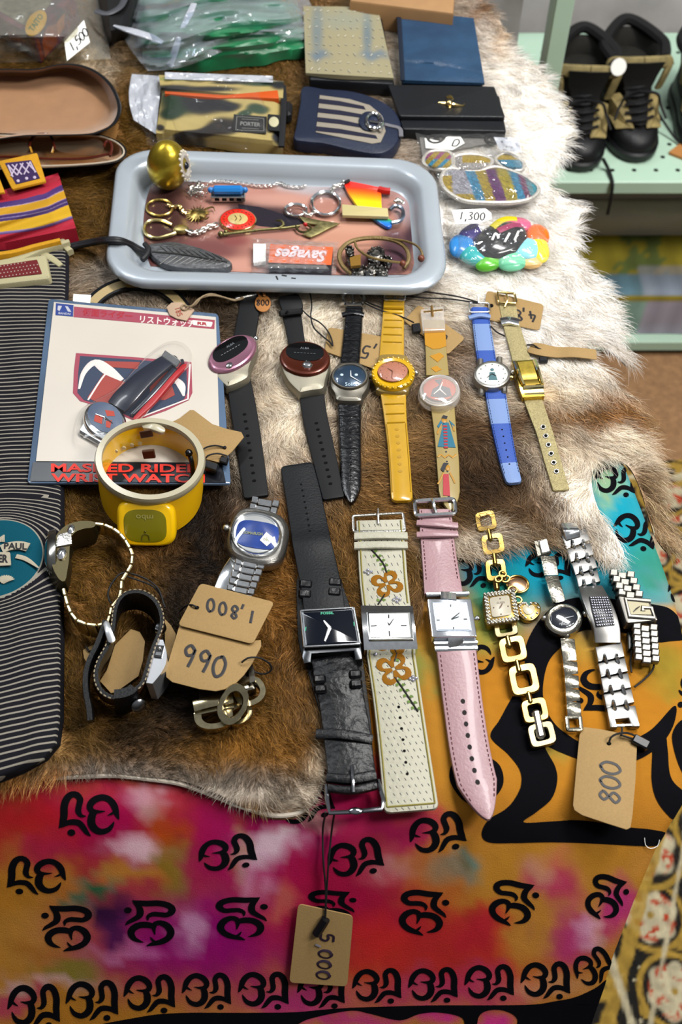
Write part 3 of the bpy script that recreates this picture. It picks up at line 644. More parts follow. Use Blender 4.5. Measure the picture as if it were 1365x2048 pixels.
for t_ in tessellate_polygon([[q for q in hw]]):
    try: bm.faces.new([vs[i] for i in t_])
    except ValueError: pass
for _ in range(6):
    le = [e for e in bm.edges if e.calc_length() > .03]
    if not le: break
    bmesh.ops.subdivide_edges(bm, edges=le, cuts=1); bmesh.ops.triangulate(bm, faces=bm.faces[:])
HIDE = thing('fur_hide', 'brown, white and black goat fur hide spread over the table under the watches', 'hide', (0, .7, .003))
bm.verts.index_update(); mb = MB(); co = np.array([v.co[:] for v in bm.verts]); co[:, 2] = hide_z(co[:, 0], co[:, 1])
fs = [tuple(v.index for v in f.verts) for f in bm.faces]; bm.free(); nb = len(co)
FURB = [(1150, 300, 330, 420, '#f6f4f0', 1), (1010, 600, 160, 160, '#f8f6f3', 1), (930, 430, 70, 200, '#f6f4f0', 1), (790, 80, 26, 120, '#e9e4da', .9), (965, 22, 32, 22, '#8a6238', .95), (1000, 75, 18, 40, '#bf9c6c', .6),
        (640, 640, 150, 110, '#ece5d8', .9), (600, 830, 110, 170, '#e8e0d2', .92), (500, 900, 50, 130, '#dcd2c2', .9), (240, 560, 110, 40, '#d9d2c8', .95), (300, 620, 90, 40, '#cfc4b4', .8), (180, 130, 60, 40, '#d8cab4', .8), (40, 180, 60, 40, '#b58a50', .5),
        (850, 650, 70, 60, '#dcd2c0', .8), (830, 880, 60, 60, '#b59468', .6), (760, 900, 140, 60, '#a5804c', .8), (800, 960, 180, 60, '#8a6536', .85), (700, 1040, 120, 60, '#8e672f', .8), (810, 1040, 80, 50, '#9a7440', .9),
        (900, 700, 60, 55, '#7d5c34', .9), (960, 640, 40, 30, '#c9b08a', .6), (890, 850, 60, 120, '#75552f', .75), (1000, 860, 130, 70, '#6a4a2a', .95), (960, 960, 130, 80, '#4a3420', .95), (1060, 1010, 90, 40, '#7d6044', .8), (1130, 1060, 70, 30, '#a58a68', .7), (1180, 1085, 60, 20, '#cdbfa8', .7), (930, 1080, 90, 28, '#cfc4b4', .95), (1010, 1070, 60, 22, '#a59684', .8),
        (1010, 930, 60, 30, '#5c4126', .7), (1100, 740, 130, 50, '#f3eee6', .95), (1150, 790, 120, 24, '#ece2d2', .9), (1080, 800, 60, 30, '#d8c8ae', .7), (1150, 835, 110, 34, '#8e632c', .95), (1230, 820, 60, 34, '#9d6c2c', .9), (1150, 870, 60, 20, '#785c3c', .8), (1080, 880, 80, 24, '#b9a488', .8), (1220, 870, 90, 22, '#e9dfd0', .9), (1180, 905, 120, 34, '#e4d9c8', .95), (1130, 930, 60, 60, '#ddcfba', .85), (1175, 1000, 60, 90, '#ece6dc', .95), (1230, 1080, 40, 50, '#f6f4f0', .9), (1300, 840, 26, 60, '#c29a60', .8), (1315, 920, 34, 70, '#cfbba0', .9), (1345, 1040, 34, 60, '#cbb494', .95), (1270, 900, 40, 30, '#ddd0bc', .8), (1210, 620, 60, 90, '#f8f6f3', .9), (1010, 800, 100, 26, '#d7c7ae', .7),
        (560, 1010, 60, 40, '#8a6024', .8), (430, 1050, 90, 90, '#5a3a18', .85), (400, 1090, 64, 210, '#120c08', .97), (345, 1200, 50, 150, '#160f0a', .9), (350, 1410, 80, 130, '#120c08', .97), (260, 1480, 80, 60, '#2d2016', .8), (440, 640, 40, 80, '#3a2a1c', .85), (400, 590, 40, 30, '#2a1d14', .7), (470, 990, 70, 40, '#2c1d12', .7), (300, 1080, 60, 70, '#6e4a1c', .8), (560, 1200, 70, 180, '#8a5c20', .8), (590, 1380, 50, 120, '#8a6230', .8), (500, 1500, 130, 60, '#8f6220', .9), (240, 1320, 60, 60, '#4c3216', .6),
        (450, 1560, 250, 32, '#6f675e', .85), (180, 1545, 120, 26, '#77706a', .85), (350, 1590, 300, 18, '#cfc6ba', .8), (600, 1600, 60, 24, '#cfc4b4', .85), (640, 1530, 26, 60, '#c9bba6', .8), (650, 1450, 22, 60, '#b8a282', .7), (120, 1500, 60, 40, '#8a6a3c', .8), (50, 1570, 90, 30, '#a5743c', .95), (110, 1560, 30, 20, '#c58c4c', .9), (730, 1180, 60, 100, '#86602c', .7), (840, 1190, 22, 70, '#7e6040', .8), (150, 700, 200, 250, '#7a5a30', .3)]
pxh, pyh = proj(co[:, 0], co[:, 1], co[:, 2]); hc = blobfield('#80592a', FURB, pxh, pyh, 2.4)
mb.v = [tuple(q) for q in co] + [(q[0], q[1], q[2] - .0014) for q in co]; mb.f = fs + [tuple(i + nb for i in f[::-1]) for f in fs]; mb.m = [0] * len(mb.f); mb.c = hc.tolist() * 2
mb.build('skin', mat('hide_skin', '#ffffff', .9, attr=True), HIDE, angle=180)
mb = MB(); tube(mb, [tuple(PC(x, y, .0035)) for x, y in ((100, 1556), (160, 1553), (230, 1551), (300, 1558), (360, 1567), (420, 1588), (480, 1612), (545, 1630), (600, 1624), (632, 1594), (648, 1552))], .0016, 6, flat=.7); mb.build('hide_edge', mat('hide_rim', '#d8ccbc', .9), HIDE)
# strands
FLOWB = [(250, 400, 400, 400, 20, .6), (1150, 500, 200, 300, 60, 1), (1190, 620, 60, 80, 40, 1), (1120, 240, 60, 120, 10, 1), (1000, 200, 120, 150, 30, .8), (640, 750, 120, 200, 120, .9), (520, 850, 60, 120, 100, .8), (1130, 800, 150, 80, 15, 1), (950, 900, 140, 120, 25, 1), (1050, 1040, 130, 60, 25, 1), (1220, 1090, 60, 50, 50, 1), (1180, 950, 60, 60, 120, .9), (1300, 900, 50, 60, 30, 1), (1340, 1030, 50, 90, 75, 1), (800, 960, 150, 80, 10, .9), (760, 1100, 120, 120, 20, .8), (560, 1250, 100, 200, 40, .8), (450, 1480, 200, 100, 40, .8), (400, 1600, 300, 40, 80, 1), (80, 1560, 90, 50, 140, 1), (350, 1150, 120, 200, 70, .7), (630, 1520, 50, 90, 45, .9), (620, 600, 150, 60, 150, .8), (240, 560, 110, 50, 30, .8), (1150, 420, 40, 60, -25, 1)]
rs = np.random.RandomState(5)
def inpoly(px, py, pol):
    ins = np.zeros(px.shape, bool); n = len(pol)
    for i in range(n):
        x1, y1 = pol[i]; x2, y2 = pol[(i + 1) % n]
        if y1 == y2: continue
        c = ((y1 > py) != (y2 > py)) & (px < (x2 - x1) * (py - y1) / (y2 - y1) + x1); ins ^= c
    return ins
PH = [(q.x, q.y) for q in hw]
NTRY = 640000; X = rs.uniform(-.56, .30, NTRY); Y = rs.uniform(.20, 1.32, NTRY)
# fewer strands farther away, where each covers less of the view
keep = rs.rand(NTRY) < np.clip(1.25 - .75 * (Y - .2), .35, 1); X, Y = X[keep], Y[keep]
PXs, PYs = proj(X, Y, 0 * X + .004); k = (PXs > -90) & (PXs < 1420) & (PYs > -60); X, Y, PXs, PYs = X[k], Y[k], PXs[k], PYs[k]
k = inpoly(X, Y, PH); X, Y, PXs, PYs = X[k], Y[k], PXs[k], PYs[k]
# inside closed solid things nothing grows through: skip the tray, card and cap footprints
for pol in ([(225, 330), (260, 300), (850, 325), (885, 400), (885, 540), (230, 540)], [(110, 610), (430, 650), (450, 950), (70, 955)], [(-90, 560), (128, 560), (120, 1500), (40, 1540), (-90, 1560)], [(-90, 140), (200, 150), (235, 250), (225, 310), (-90, 320)]):
    k = ~inpoly(PXs, PYs, pol); X, Y, PXs, PYs = X[k], Y[k], PXs[k], PYs[k]
N = len(X); ang = np.full(N, 45.0) * 1.0; ux = np.cos(np.radians(ang)); uy = np.sin(np.radians(ang))
for cx_, cy_, rx_, ry_, a_, al in FLOWB:
    g = al * np.exp(-((PXs - cx_) / rx_) ** 2 - ((PYs - cy_) / ry_) ** 2); ux = ux * (1 - g) + math.cos(math.radians(a_)) * g; uy = uy * (1 - g) + math.sin(math.radians(a_)) * g
# px direction (y down) -> world direction
wob = fbm(X * 28, Y * 28, 41, 3) * 1.5 + fbm(X * 90, Y * 90, 42, 2) * .9 + rs.normal(0, .22, N)
a0 = np.arctan2(-uy * 1.15, ux) + wob; dx, dy = np.cos(a0), np.sin(a0)
colh = blobfield('#7d5c22', FURB, PXs + fbm(PXs / 30, PYs / 30, 51, 3) * 26, PYs + fbm(PXs / 30, PYs / 30, 52, 3) * 26, 2.4)
lum = colh.mean(1)
tone = 1 + rs.normal(0, .32, N) * np.clip(1.3 - lum, .35, 1) + .38 * fbm(X * 110, Y * 110, 53, 2)
mixw = (rs.rand(N) < .10)[:, None] & (lum < .35)[:, None]; colh = np.where(mixw, colh * 1.9 + .03, colh); mixd = (rs.rand(N) < .16)[:, None] & (lum > .28)[:, None]; colh = np.where(mixd, colh * np.array([.62, .55, .45]), colh)
lm = colh.mean(1, keepdims=True); colh = colh * np.interp(lm, [0, .12, .3, .5, .75, 1], [.6, .76, .92, 1.08, 1.16, 1.08])
colh = np.clip(colh * np.clip(tone, .35, 1.7)[:, None], .003, .96)
short = np.exp(-((PXs - 330) / 330.) ** 2 - ((PYs - 1250) / 420.) ** 2)
Ln = rs.uniform(.010, .019, N) * (1 - .45 * short); Ln *= np.where(PXs > 1080, 1.25, np.where((PYs > 1490) & (PXs > 130), .62, 1))
hgt = rs.uniform(.0022, .0052, N); droop = np.clip((X - .222) / .03, 0, 1) + np.clip((YE + .015 - Y) / .02, 0, 1)
K = 6; s = np.linspace(0, 1, K); bend = rs.normal(0, .5, N) + fbm(X * 60, Y * 60, 43, 2) * 1.0
pos = np.zeros((N, K, 3)); zb = hide_z(X, Y); cxp = np.zeros(N); cyp = np.zeros(N)
for i in range(K):
    if i:
        an = a0 + bend * (s[i] - .3); cxp = cxp + np.cos(an) * Ln / (K - 1); cyp = cyp + np.sin(an) * Ln / (K - 1)
    pos[:, i, 0] = X + cxp; pos[:, i, 1] = Y + cyp
    pos[:, i, 2] = zb + hgt * (1 - (1 - s[i]) ** 2.2) - .0015 * s[i] ** 3 - droop * .006 * s[i] ** 2
hcv = bpy.data.hair_curves.new('fur'); hcv.add_curves([K] * N)
hcv.attributes['position'].data.foreach_set('vector', (pos - np.array([0, .7, .003])).astype(np.float32).ravel())
r_ = hcv.attributes.get('radius') or hcv.attributes.new('radius', 'FLOAT', 'POINT')
rad = (np.clip(.00012 + .00005 * (Y - .3), .00012, .0002)[:, None] * np.array([1, 1, .95, .8, .55, .15])[None, :]).astype(np.float32); r_.data.foreach_set('value', rad.ravel())
ca = hcv.attributes.new('fcol', 'FLOAT_COLOR', 'CURVE'); arr = np.ones((N, 4), np.float32); arr[:, :3] = colh; ca.data.foreach_set('color', arr.ravel())
fm = bpy.data.materials.new('fur_strand'); fm.use_nodes = True; Nn = fm.node_tree.nodes; p_ = Nn['Principled BSDF']; at = Nn.new('ShaderNodeAttribute'); at.attribute_name = 'fcol'; fm.node_tree.links.new(at.outputs['Color'], p_.inputs['Base Color'])
p_.inputs['Roughness'].default_value = .42; p_.inputs['Specular IOR Level'].default_value = .3
tl = Nn.new('ShaderNodeBsdfTranslucent'); mxs = Nn.new('ShaderNodeMixShader'); mxs.inputs[0].default_value = .38; LK = fm.node_tree.links; LK.new(at.outputs['Color'], tl.inputs[0]); LK.new(p_.outputs[0], mxs.inputs[1]); LK.new(tl.outputs[0], mxs.inputs[2]); LK.new(mxs.outputs[0], Nn['Material Output'].inputs[0])
hcv.materials.append(fm); fo = bpy.data.objects.new('fur', hcv); COL.objects.link(fo); fo.parent = HIDE; fo['kind'] = 'stuff'; WL[fo.name] = WL[HIDE.name]
print('fur strands', N)

# ------------------------------------------------------------------ shelf rack, right
mint = mat('mint_metal', '#a6c2ae', .45, noise=.05, nscale=8)
sh = thing('shelf_rack', 'mint green perforated metal shelf rack standing beyond the table', 'shelf', (.7, YS + .2, ZFL))
xl = PY(1072, 340, YS).x
def shelf_plate(z):
    m = MB(); box(m, (xl + .45, YS + .225, z - .012), (.45, 0, 0), (0, .225, 0), (0, 0, .012), bev=.1)
    return m
shelf_plate(-.362).build('shelf_board', mint, sh); shelf_plate(ZLOW + .008).build('shelf_board', mint, sh)
for x_, y_ in ((xl + .005, YS + .012), (xl + .005, YS + .44), (xl + .89, YS + .44)):
    m = MB(); box(m, (x_ - .004, y_, .0), (.0125, 0, 0), (0, .004, 0), (0, 0, .75), bev=.1); box(m, (x_ - .015, y_ + .016, 0), (.003, 0, 0), (0, .018, 0), (0, 0, .75)); m.build('post', mint, sh)
m = MB()
for i in range(24):
    for j in range(12): lathe(m, Vector((xl + .06 + i * .035 + (j % 2) * .0175, YS + .03 + j * .035, -.362)), Vector((.004, 0, 0)), Vector((0, .004, 0)), [(1, -.001), (1, .0004)], 8)
o = m.build('perforations', hole, sh); o['kind'] = 'stuff'
# grey sheets behind
def sheet(name, label, x0, x1, y, z0, z1, color, amp, cat='sheet'):
    nx_, nz_ = 60, 30; m = MB(); V = []
    for j in range(nz_ + 1):
        for i in range(nx_ + 1):
            u, v = i / nx_, j / nz_; x = x0 + (x1 - x0) * u; z = z0 + (z1 - z0) * v
            V.append((x, y + amp * (float(fbm(x * 14, z * 5, 61, 3))) + (1 - v) * -.03, z + .01 * math.sin(u * 9)))
    n1 = len(V); V += [(a, b + .004, c) for a, b, c in V]
    F = [(j * (nx_ + 1) + i, j * (nx_ + 1) + i + 1, (j + 1) * (nx_ + 1) + i + 1, (j + 1) * (nx_ + 1) + i) for j in range(nz_) for i in range(nx_)]; F += [tuple(k + n1 for k in f[::-1]) for f in F]
    m.add(V, F); return m.build(name, mat('sheet_' + color, color, .8, noise=.18, nscale=9, bump=.4, bscale=90), label=label, cat=cat, angle=60)
sheet('dust_sheet', 'pale grey cloth sheet hanging behind the boots', xl - .25, 1.35, YS + .57, ZFL, .35, '#a9a7a6', .03)
sheet('garment_bag', 'grey garment bag hanging left of the mint green post', xl - .16, xl - .03, YS + .16, -.62, .15, '#8e8e8c', .02, 'bag')
# folded towel on the lower shelf
ZT = PY(1250, 588, YS + .02).z
t1 = P(1120, 482, ZT); n_ = 30
def towcol(X, Y, Z):
    a = fbm(X * 16, Y * 12 + Z * 12, 71, 3); c = blobfield('#9b9c34', [], a * 0, a)
    c = np.array(hx('#7f8a3e')) * 1.0
    return c
def soft_block(x0, x1, y0, y1, z0, z1, colf, rnd=.012, nx_=50, nd=26):
    """folded cloth block: profile goes front bottom -> front top -> back top"""
    prof = []
    for k in range(nd + 1):
        f = k / nd
        if f < .35: prof.append((y0, z0 + (z1 - z0 - rnd) * f / .35))
        elif f < .5: a = (f - .35) / .15 * math.pi / 2; prof.append((y0 + rnd * (1 - math.cos(a)), z1 - rnd * (1 - math.sin(a))))
        else: prof.append((y0 + rnd + (y1 - y0 - rnd) * (f - .5) / .5, z1))
    m = MB(); V = []; C = []
    for j, (y, z) in enumerate(prof):
        for i in range(nx_ + 1):
            x = x0 + (x1 - x0) * i / nx_; d = .004 * float(fbm(x * 12, (y + z) * 14, 72, 3)); V.append((x, y - d, z + d * (1 if j > nd * .3 else 0))); C.append(colf(x, y, z, j / nd))
    F = [(j * (nx_ + 1) + i, j * (nx_ + 1) + i + 1, (j + 1) * (nx_ + 1) + i + 1, (j + 1) * (nx_ + 1) + i) for j in range(nd) for i in range(nx_)]
    b = len(V); L_ = [j * (nx_ + 1) for j in range(nd + 1)]; R_ = [j * (nx_ + 1) + nx_ for j in range(nd + 1)]
    V += [(x0, y1, z0), (x1, y1, z0)]; C += [C[0], C[0]]
    F += [tuple(L_ + [b]), tuple(R_[::-1] + [b + 1])[::1], (L_[-1], R_[-1], b + 1, b), (L_[0], b, b + 1, R_[0])]
    m.add(V, F); m.c = C; return m
YEL, BLU, TEA, GRY = [np.array(hx(h)) for h in ('#938528', '#5f7f8e', '#86a89c', '#a09cac')]
OLV = np.array(hx('#66733a'))
def tcol(x, y, z, f):
    n = float(fbm(x * 22, y * 18 + z * 20, 73, 3))
    if f < .33: c = TEA * (1 + .25 * n) if x < .56 else GRY
    elif f < .40: c = YEL * .9
    elif f < .62: c = BLU * (1 - .5 * max(0, n)) + OLV * max(0, n) * .5
    else: c = (YEL if n > -.1 else OLV) * (1 + .4 * n)
    if x > .55 and f > .4 and f < .7: c = c * .5 + GRY * .5
    return tuple(c * (.9 + .1 * math.sin(x * 160)))
m = soft_block(xl + .03, xl + .5, YS + .02, P(1250, 470, ZT).y, ZLOW + .009, ZT, tcol)
m.build('folded_towel', mat('towel_terry', '#ffffff', .95, attr=True, bump=.8, bscale=700), label='folded yellow, green and turquoise plaid towel on the lower shelf', cat='towel', angle=60)
gcl = lambda x, y, z, f: tuple(np.array(hx('#d2cec8')) * (1 + .3 * float(fbm(x * 5, y * 30 + z * 40, 74, 3))))
m = soft_block(xl + .03, xl + .52, P(1250, 476, ZT).y + .008, YS + .42, ZT - .10, ZT + .045, gcl, .02); m.build('folded_trousers', mat('grey_cloth', '#ffffff', .85, attr=True, bump=.4, bscale=300), label='folded grey trousers behind the plaid towel on the lower shelf', cat='trousers', angle=60)
m = soft_block(xl + .02, xl + .50, P(1250, 476, ZT).y + .05, YS + .41, ZT + .052, ZT + .10, lambda x, y, z, f: tuple(np.array(hx('#a09e9c')) * (1 + .2 * float(fbm(x * 5, y * 30, 75, 3)))), .02); m.build('folded_jacket', MATS['grey_cloth'], label='darker grey folded jacket on top of the grey trousers', cat='jacket', angle=60)

# boots
bl = mat('boot_rubber', '#101116', .5, noise=.2, nscale=60, bump=.4, bscale=300); ol = mat('olive_suede', '#9c8c5c', .8, noise=.3, nscale=80, bump=.4, bscale=500); bk = mat('boot_lining', '#08080a', .8, bump=.6, bscale=300); olg = mat('gold_suede', '#a89560', .6, noise=.35, nscale=70)
BZ = -.3610
def boot(x, y, rot, sc_, label):
    R_ = Matrix.Rotation(rot, 3, 'Z')
    T = thing('hiking_boot', label, 'boot', (x, y, BZ), 'pair of hiking boots on the shelf')
    W = lambda a, b, c: Vector((x, y, BZ)) + R_ @ Vector((a * sc_ * .92, b * sc_ * .78, c * sc_ * .64))
    def loft(m, rows, n=28, p=2.4, mi=0, close=True):
        V = []
        for z, yf, yb, hw_, xc in rows:
            cy = (yf + yb) / 2; ry = (yb - yf) / 2
            for i in range(n):
                th = 2 * math.pi * i / n; cs, sn = math.cos(th), math.sin(th); a = math.copysign(abs(cs) ** (2 / p), cs); b = math.copysign(abs(sn) ** (2 / p), sn)
                wf = 1 - .12 * max(0, b) - .18 * math.exp(-((b - .1) / .35) ** 2) * (1 if z < .05 else .3)
                V.append(W(xc + a * hw_ * wf, cy + b * ry, z))
        F = [(j * n + i, j * n + (i + 1) % n, (j + 1) * n + (i + 1) % n, (j + 1) * n + i) for j in range(len(rows) - 1) for i in range(n)]
        F += [tuple(range(n))[::-1], tuple((len(rows) - 1) * n + i for i in range(n))]
        m.add(V, F, mi)
    m = MB(); loft(m, [(.0, 0.004, .272, .048, 0), (.006, 0, .276, .051, 0), (.022, -.002, .277, .052, 0), (.027, .002, .274, .050, 0)]); m.build('sole', bl, T)
    m = MB(); loft(m, [(.024, .004, .270, .047, 0), (.040, .004, .270, .048, 0), (.055, .012, .268, .046, 0), (.066, .028, .266, .043, 0)]); m.build('toe_cap', bl, T)
    m = MB(); loft(m, [(.060, .03, .266, .043, 0), (.075, .062, .264, .041, 0), (.090, .088, .262, .039, 0), (.105, .108, .262, .039, 0), (.125, .122, .264, .042, 0), (.150, .128, .266, .045, 0), (.172, .126, .268, .048, 0), (.180, .124, .268, .049, 0), (.184, .132, .262, .045, 0), (.176, .140, .256, .041, 0), (.140, .142, .25, .038, 0)]); m.build('upper', mat('boot_nylon', '#191812', .8, noise=.3, nscale=60, bump=.5, bscale=350), T)
    # suede panels either side of the lacing
    for s_ in (-1, 1):
        m = MB(); pr = [W(s_ * .014, .035, .073), W(s_ * .038, .05, .060), W(s_ * .044, .10, .062), W(s_ * .042, .12, .10), W(s_ * .030, .112, .112), W(s_ * .015, .082, .095)]
        nn = (pr[2] - pr[0]).cross(pr[4] - pr[0]).normalized(); nn = nn if nn.z > 0 else -nn; prism(m, [q + nn * .003 for q in pr], .006, .0015, n=nn); m.build('suede_panel', olg, T)
        m = MB(); tube(m, [tuple(W(s_ * .043, .13, .112)), tuple(W(s_ * .047, .125, .15)), tuple(W(s_ * .050, .128, .178)), tuple(W(s_ * .030, .118, .186)), tuple(W(0, .112, .190))], .0095 * sc_, 8, flat=.5); m.build('collar_trim', ol, T)
    m = MB(); strapn = [W(0, .04, .076), W(0, .075, .098), W(0, .10, .122), W(0, .108, .155), W(0, .10, .195)]; V = []
    for q, hw_ in zip(strapn, (.012, .016, .02, .028, .033)): V += [q + R_ @ Vector((-hw_, .004, 0)), q + R_ @ Vector((0, -.003, .002)), q + R_ @ Vector((hw_, .004, 0)), q + R_ @ Vector((hw_, .010, -.003)), q + R_ @ Vector((-hw_, .010, -.003))]
    F = [(j * 5 + i, j * 5 + (i + 1) % 5, (j + 1) * 5 + (i + 1) % 5, (j + 1) * 5 + i) for j in range(4) for i in range(5)] + [(0, 1, 2, 3, 4), (24, 23, 22, 21, 20)]; m.add(V, F); m.build('tongue', bk, T)
    m = MB()
    for k in range(5):
        f = k / 4; yy = .048 + .058 * f; zz = .082 + .045 * f
        tube(m, [tuple(W(-.024, yy + .004, zz - .002)), tuple(W(0, yy - .006, zz + .008)), tuple(W(.024, yy + .01, zz + .004))], .0026, 6)
    for s_ in (-1, 1): tube(m, [tuple(W(0, .095, .128)), tuple(W(s_ * .025, .075, .135)), tuple(W(s_ * .035, .07, .11)), tuple(W(s_ * .045, .05, .085))], .0022, 6)
    m.build('laces', cord, T)
    m = MB(); tube(m, [tuple(W(-.045, .14, .18)), tuple(W(-.05, .2, .186)), tuple(W(0, .272, .196)), tuple(W(.05, .2, .186)), tuple(W(.045, .14, .18))], .009, 8); m.build('padded_cuff', bk, T)
    return T
bx = P(1160, 347, BZ); boot(bx.x, bx.y, -.06, 1.0, 'black and tan hiking boot, nearer the mint post, on the shelf')
b2 = P(1276, 328, BZ); boot(b2.x, b2.y, .05, 1.0, 'black and tan hiking boot on the shelf, farther from the post, long lace beside it')
b3 = P(1420, 320, BZ); boot(b3.x, b3.y, 0, 1.0, 'black boot cut off by the frame at the far right of the shelf')
m = MB(); q = [(1212, 318, BZ + .03), (1222, 330, BZ + .004)]
pts = [tuple(P(1207, 318, BZ + .02)), tuple(P(1216, 335, BZ + .006)), tuple(P(1222, 350, BZ + .004)), tuple(PY(1226, 368, YS - .004)), tuple(PY(1222, 400, YS - .006)), tuple(PY(1216, 428, YS - .006))]
tube(m, pts, .0028, 8); m.build('boot_lace', cord, label='black boot lace end hanging over the shelf front edge', cat='lace')
m = MB(); tube(m, [tuple(P(1302, 200, BZ + .05)), tuple(P(1320, 230, BZ + .03)), tuple(P(1345, 268, BZ + .01)), tuple(P(1362, 288, BZ + .004))], .002, 6); m.build('tag_string', cord, label='thin black string lying between boot and orange tag', cat='string')
m = MB(); qplate(m, [(1338, 304), (1362, 286), (1400, 300), (1385, 322)], BZ, .004, 3); m.build('orange_tag', mat('orange_card', '#c98a4a', .7), label='orange card tag lying on the mint shelf', cat='tag')
m = MB(); c_ = P(1238, 134, BZ + .13); lathe(m, c_, Vector((.012, 0, 0)), Vector((0, .004, .012)), [(1, -.001), (1, .001)], 20, up=Vector((0, -1, .3)).normalized()); m.build('round_sticker', white, label='small white round label between the two hiking boots', cat='label')
# ================================================================== tray and what lies in it
def rr_world(c4, r, n=8):
    out = []
    for i in range(4):
        a, b, c = c4[i - 1], c4[i], c4[(i + 1) % 4]; p = b + (a - b).normalized() * r; q = b + (c - b).normalized() * r
        for k in range(n + 1):
            t = k / n * math.pi / 2; s_ = b + (p - b) * (1 - math.sin(t)) + (q - b) * (1 - math.cos(t)); out.append(s_)
    return out
def inset4(c4, d, z):
    out = []
    for i in range(4):
        a, b, c = c4[i - 1], c4[i], c4[(i + 1) % 4]; q = b + (a - b).normalized() * d + (c - b).normalized() * d; q.z = z; out.append(q)
    return out
ZT0 = ZF + .001
TR = [P(237, 296, ZT0 + .019), P(868, 320, ZT0 + .019), P(897, 579, ZT0 + .019), P(208, 562, ZT0 + .019)]
tray = thing('serving_tray', 'blue-grey enamelled metal serving tray with rounded corners holding keyrings', 'tray', (-.05, .8, ZT0))
prof = [(.0, .012, .040), (-.0012, .0165, .040), (.0004, .019, .040), (.003, .0198, .040), (.0125, .0192, .034), (.0165, .0175, .032), (.0205, .008, .029), (.0235, .0026, .027), (.027, .0014, .025)]
mb = MB(); rings = [[q for q in rr_world(inset4(TR, d, ZT0 + z), r)] for d, z, r in prof]
n = len(rings[0]); V = [q for r in rings for q in r]; F = [(j * n + i, j * n + (i + 1) % n, (j + 1) * n + (i + 1) % n, (j + 1) * n + i) for j in range(len(rings) - 1) for i in range(n)]
F.append(tuple((len(rings) - 1) * n + i for i in range(n)))
V2 = [q - Vector((0, 0, .001)) for q in V]; nv_ = len(V); F += [tuple(i + nv_ for i in f[::-1]) for f in F] + [(i, nv_ + i, nv_ + (i + 1) % n, (i + 1) % n) for i in range(n)]
mb.add(V + V2, F); mb.build('tray_body', mat('tray_enamel', '#9aa2aa', .32, metal=.25, noise=.05, nscale=20, coat=.2), tray, angle=60)
# printed liner (flat photo print)
LZ = ZT0 + .0019
LQ = [(292, 346), (822, 364), (842, 556), (282, 538)]
LB = [(330, 440, 60, 110, '#3a2224', .95), (350, 360, 80, 14, '#3c3838', .9), (470, 352, 30, 14, '#3a3034', .9), (470, 385, 60, 26, '#c99082', .8), (600, 365, 50, 20, '#cfc9c9', .95), (650, 380, 60, 16, '#b8b0b4', .9), (730, 385, 90, 14, '#8f7a7a', .6), (520, 425, 70, 26, '#332c33', .95), (580, 440, 40, 16, '#332c33', .9), (480, 420, 30, 16, '#332c33', .8), (440, 430, 25, 18, '#d9a294', .8), (420, 500, 70, 30, '#6b3a40', .8), (470, 480, 30, 12, '#8c4a4a', .8), (560, 400, 80, 14, '#d8a494', .8), (490, 530, 90, 16, '#d39c8a', .9), (680, 480, 90, 50, '#d09880', .9), (720, 450, 80, 20, '#d9a58e', .7), (790, 500, 40, 50, '#4c3440', .95), (750, 530, 50, 26, '#5b3d4c', .9), (820, 470, 14, 40, '#3f2c38', .9), (810, 420, 20, 30, '#b9a4a8', .8), (300, 520, 20, 20, '#5a3034', .8)]
mb = MB(); nx_, ny_ = 90, 46; V = []; PX_, PY_ = [], []
for j in range(ny_ + 1):
    for i in range(nx_ + 1):
        u, v = i / nx_, j / ny_; uu, vv = 2 * u - 1, 2 * v - 1; e = .07                # squircle the corners
        k = 1 - e * (uu * uu * vv * vv); x, y = bil(LQ, .5 + .5 * uu * k, .5 + .5 * vv * k); PX_.append(x); PY_.append(y); V.append(P(x, y, LZ))
cc = blobfield('#b98476', LB, np.array(PX_) + fbm(np.array(PX_) / 20, np.array(PY_) / 20, 81, 2) * 8, PY_, 4) * .62
mb.add(V, [(j * (nx_ + 1) + i, (j + 1) * (nx_ + 1) + i, (j + 1) * (nx_ + 1) + i + 1, j * (nx_ + 1) + i + 1) for j in range(ny_) for i in range(nx_)]); mb.c = cc.tolist()
mb.build('printed_liner', mat('glossy_print', '#ffffff', .22, attr=True, coat=.3), tray, label='pinkish photo print lining the tray floor')
mb = MB(); poly(mb, [(476, 408), (520, 414), (600, 438), (612, 446), (560, 456), (520, 452), (486, 444)], LZ, .0002); mb.build('print_shape', mat('print_dark', '#2b2630', .3), tray)
mb = MB()
for a, b, c, d in ((553, 552, 556, 560), (564, 550, 574, 552), (583, 556, 592, 557)): tube(mb, [tuple(P(a, b, ZT0 + .0195)), tuple(P(c, d, ZT0 + .0195))], .0008, 5, flat=.3)
mb.build('paint_chip', black, tray)
TZ = LZ + .0006
# gold egg
eg = thing('gold_egg_figure', 'shiny gold egg-shaped figure with a white beaded face in the tray corner', 'ornament', P(338, 380, TZ))
mb = MB(); c = P(336, 335, TZ + .022); c.z = TZ + .025
ax = Vector((.15, -.05, 1)).normalized(); ex = Vector((1, 0, -.15)).normalized() * .0195; ey = ax.cross(ex).normalized() * .0195
lathe(mb, c, ex, ey, [(max(.02, math.sin(math.pi * k / 14) ** .92) * (1 + .06 * math.cos(math.pi * k / 14)), -.0245 * math.cos(math.pi * k / 14)) for k in range(15)], 32, up=ax)
mb.build('shell', mat('gold_leaf', '#a8912c', .3, .8, noise=.35, nscale=70, bump=.5, bscale=90), eg)
mb = MB(); fc = c + Vector((.0165, -.004, .002)); fn = Vector((.92, -.35, .15)).normalized(); fu = Vector((-.1, 0, 1)).normalized(); fr_ = fu.cross(fn).normalized()
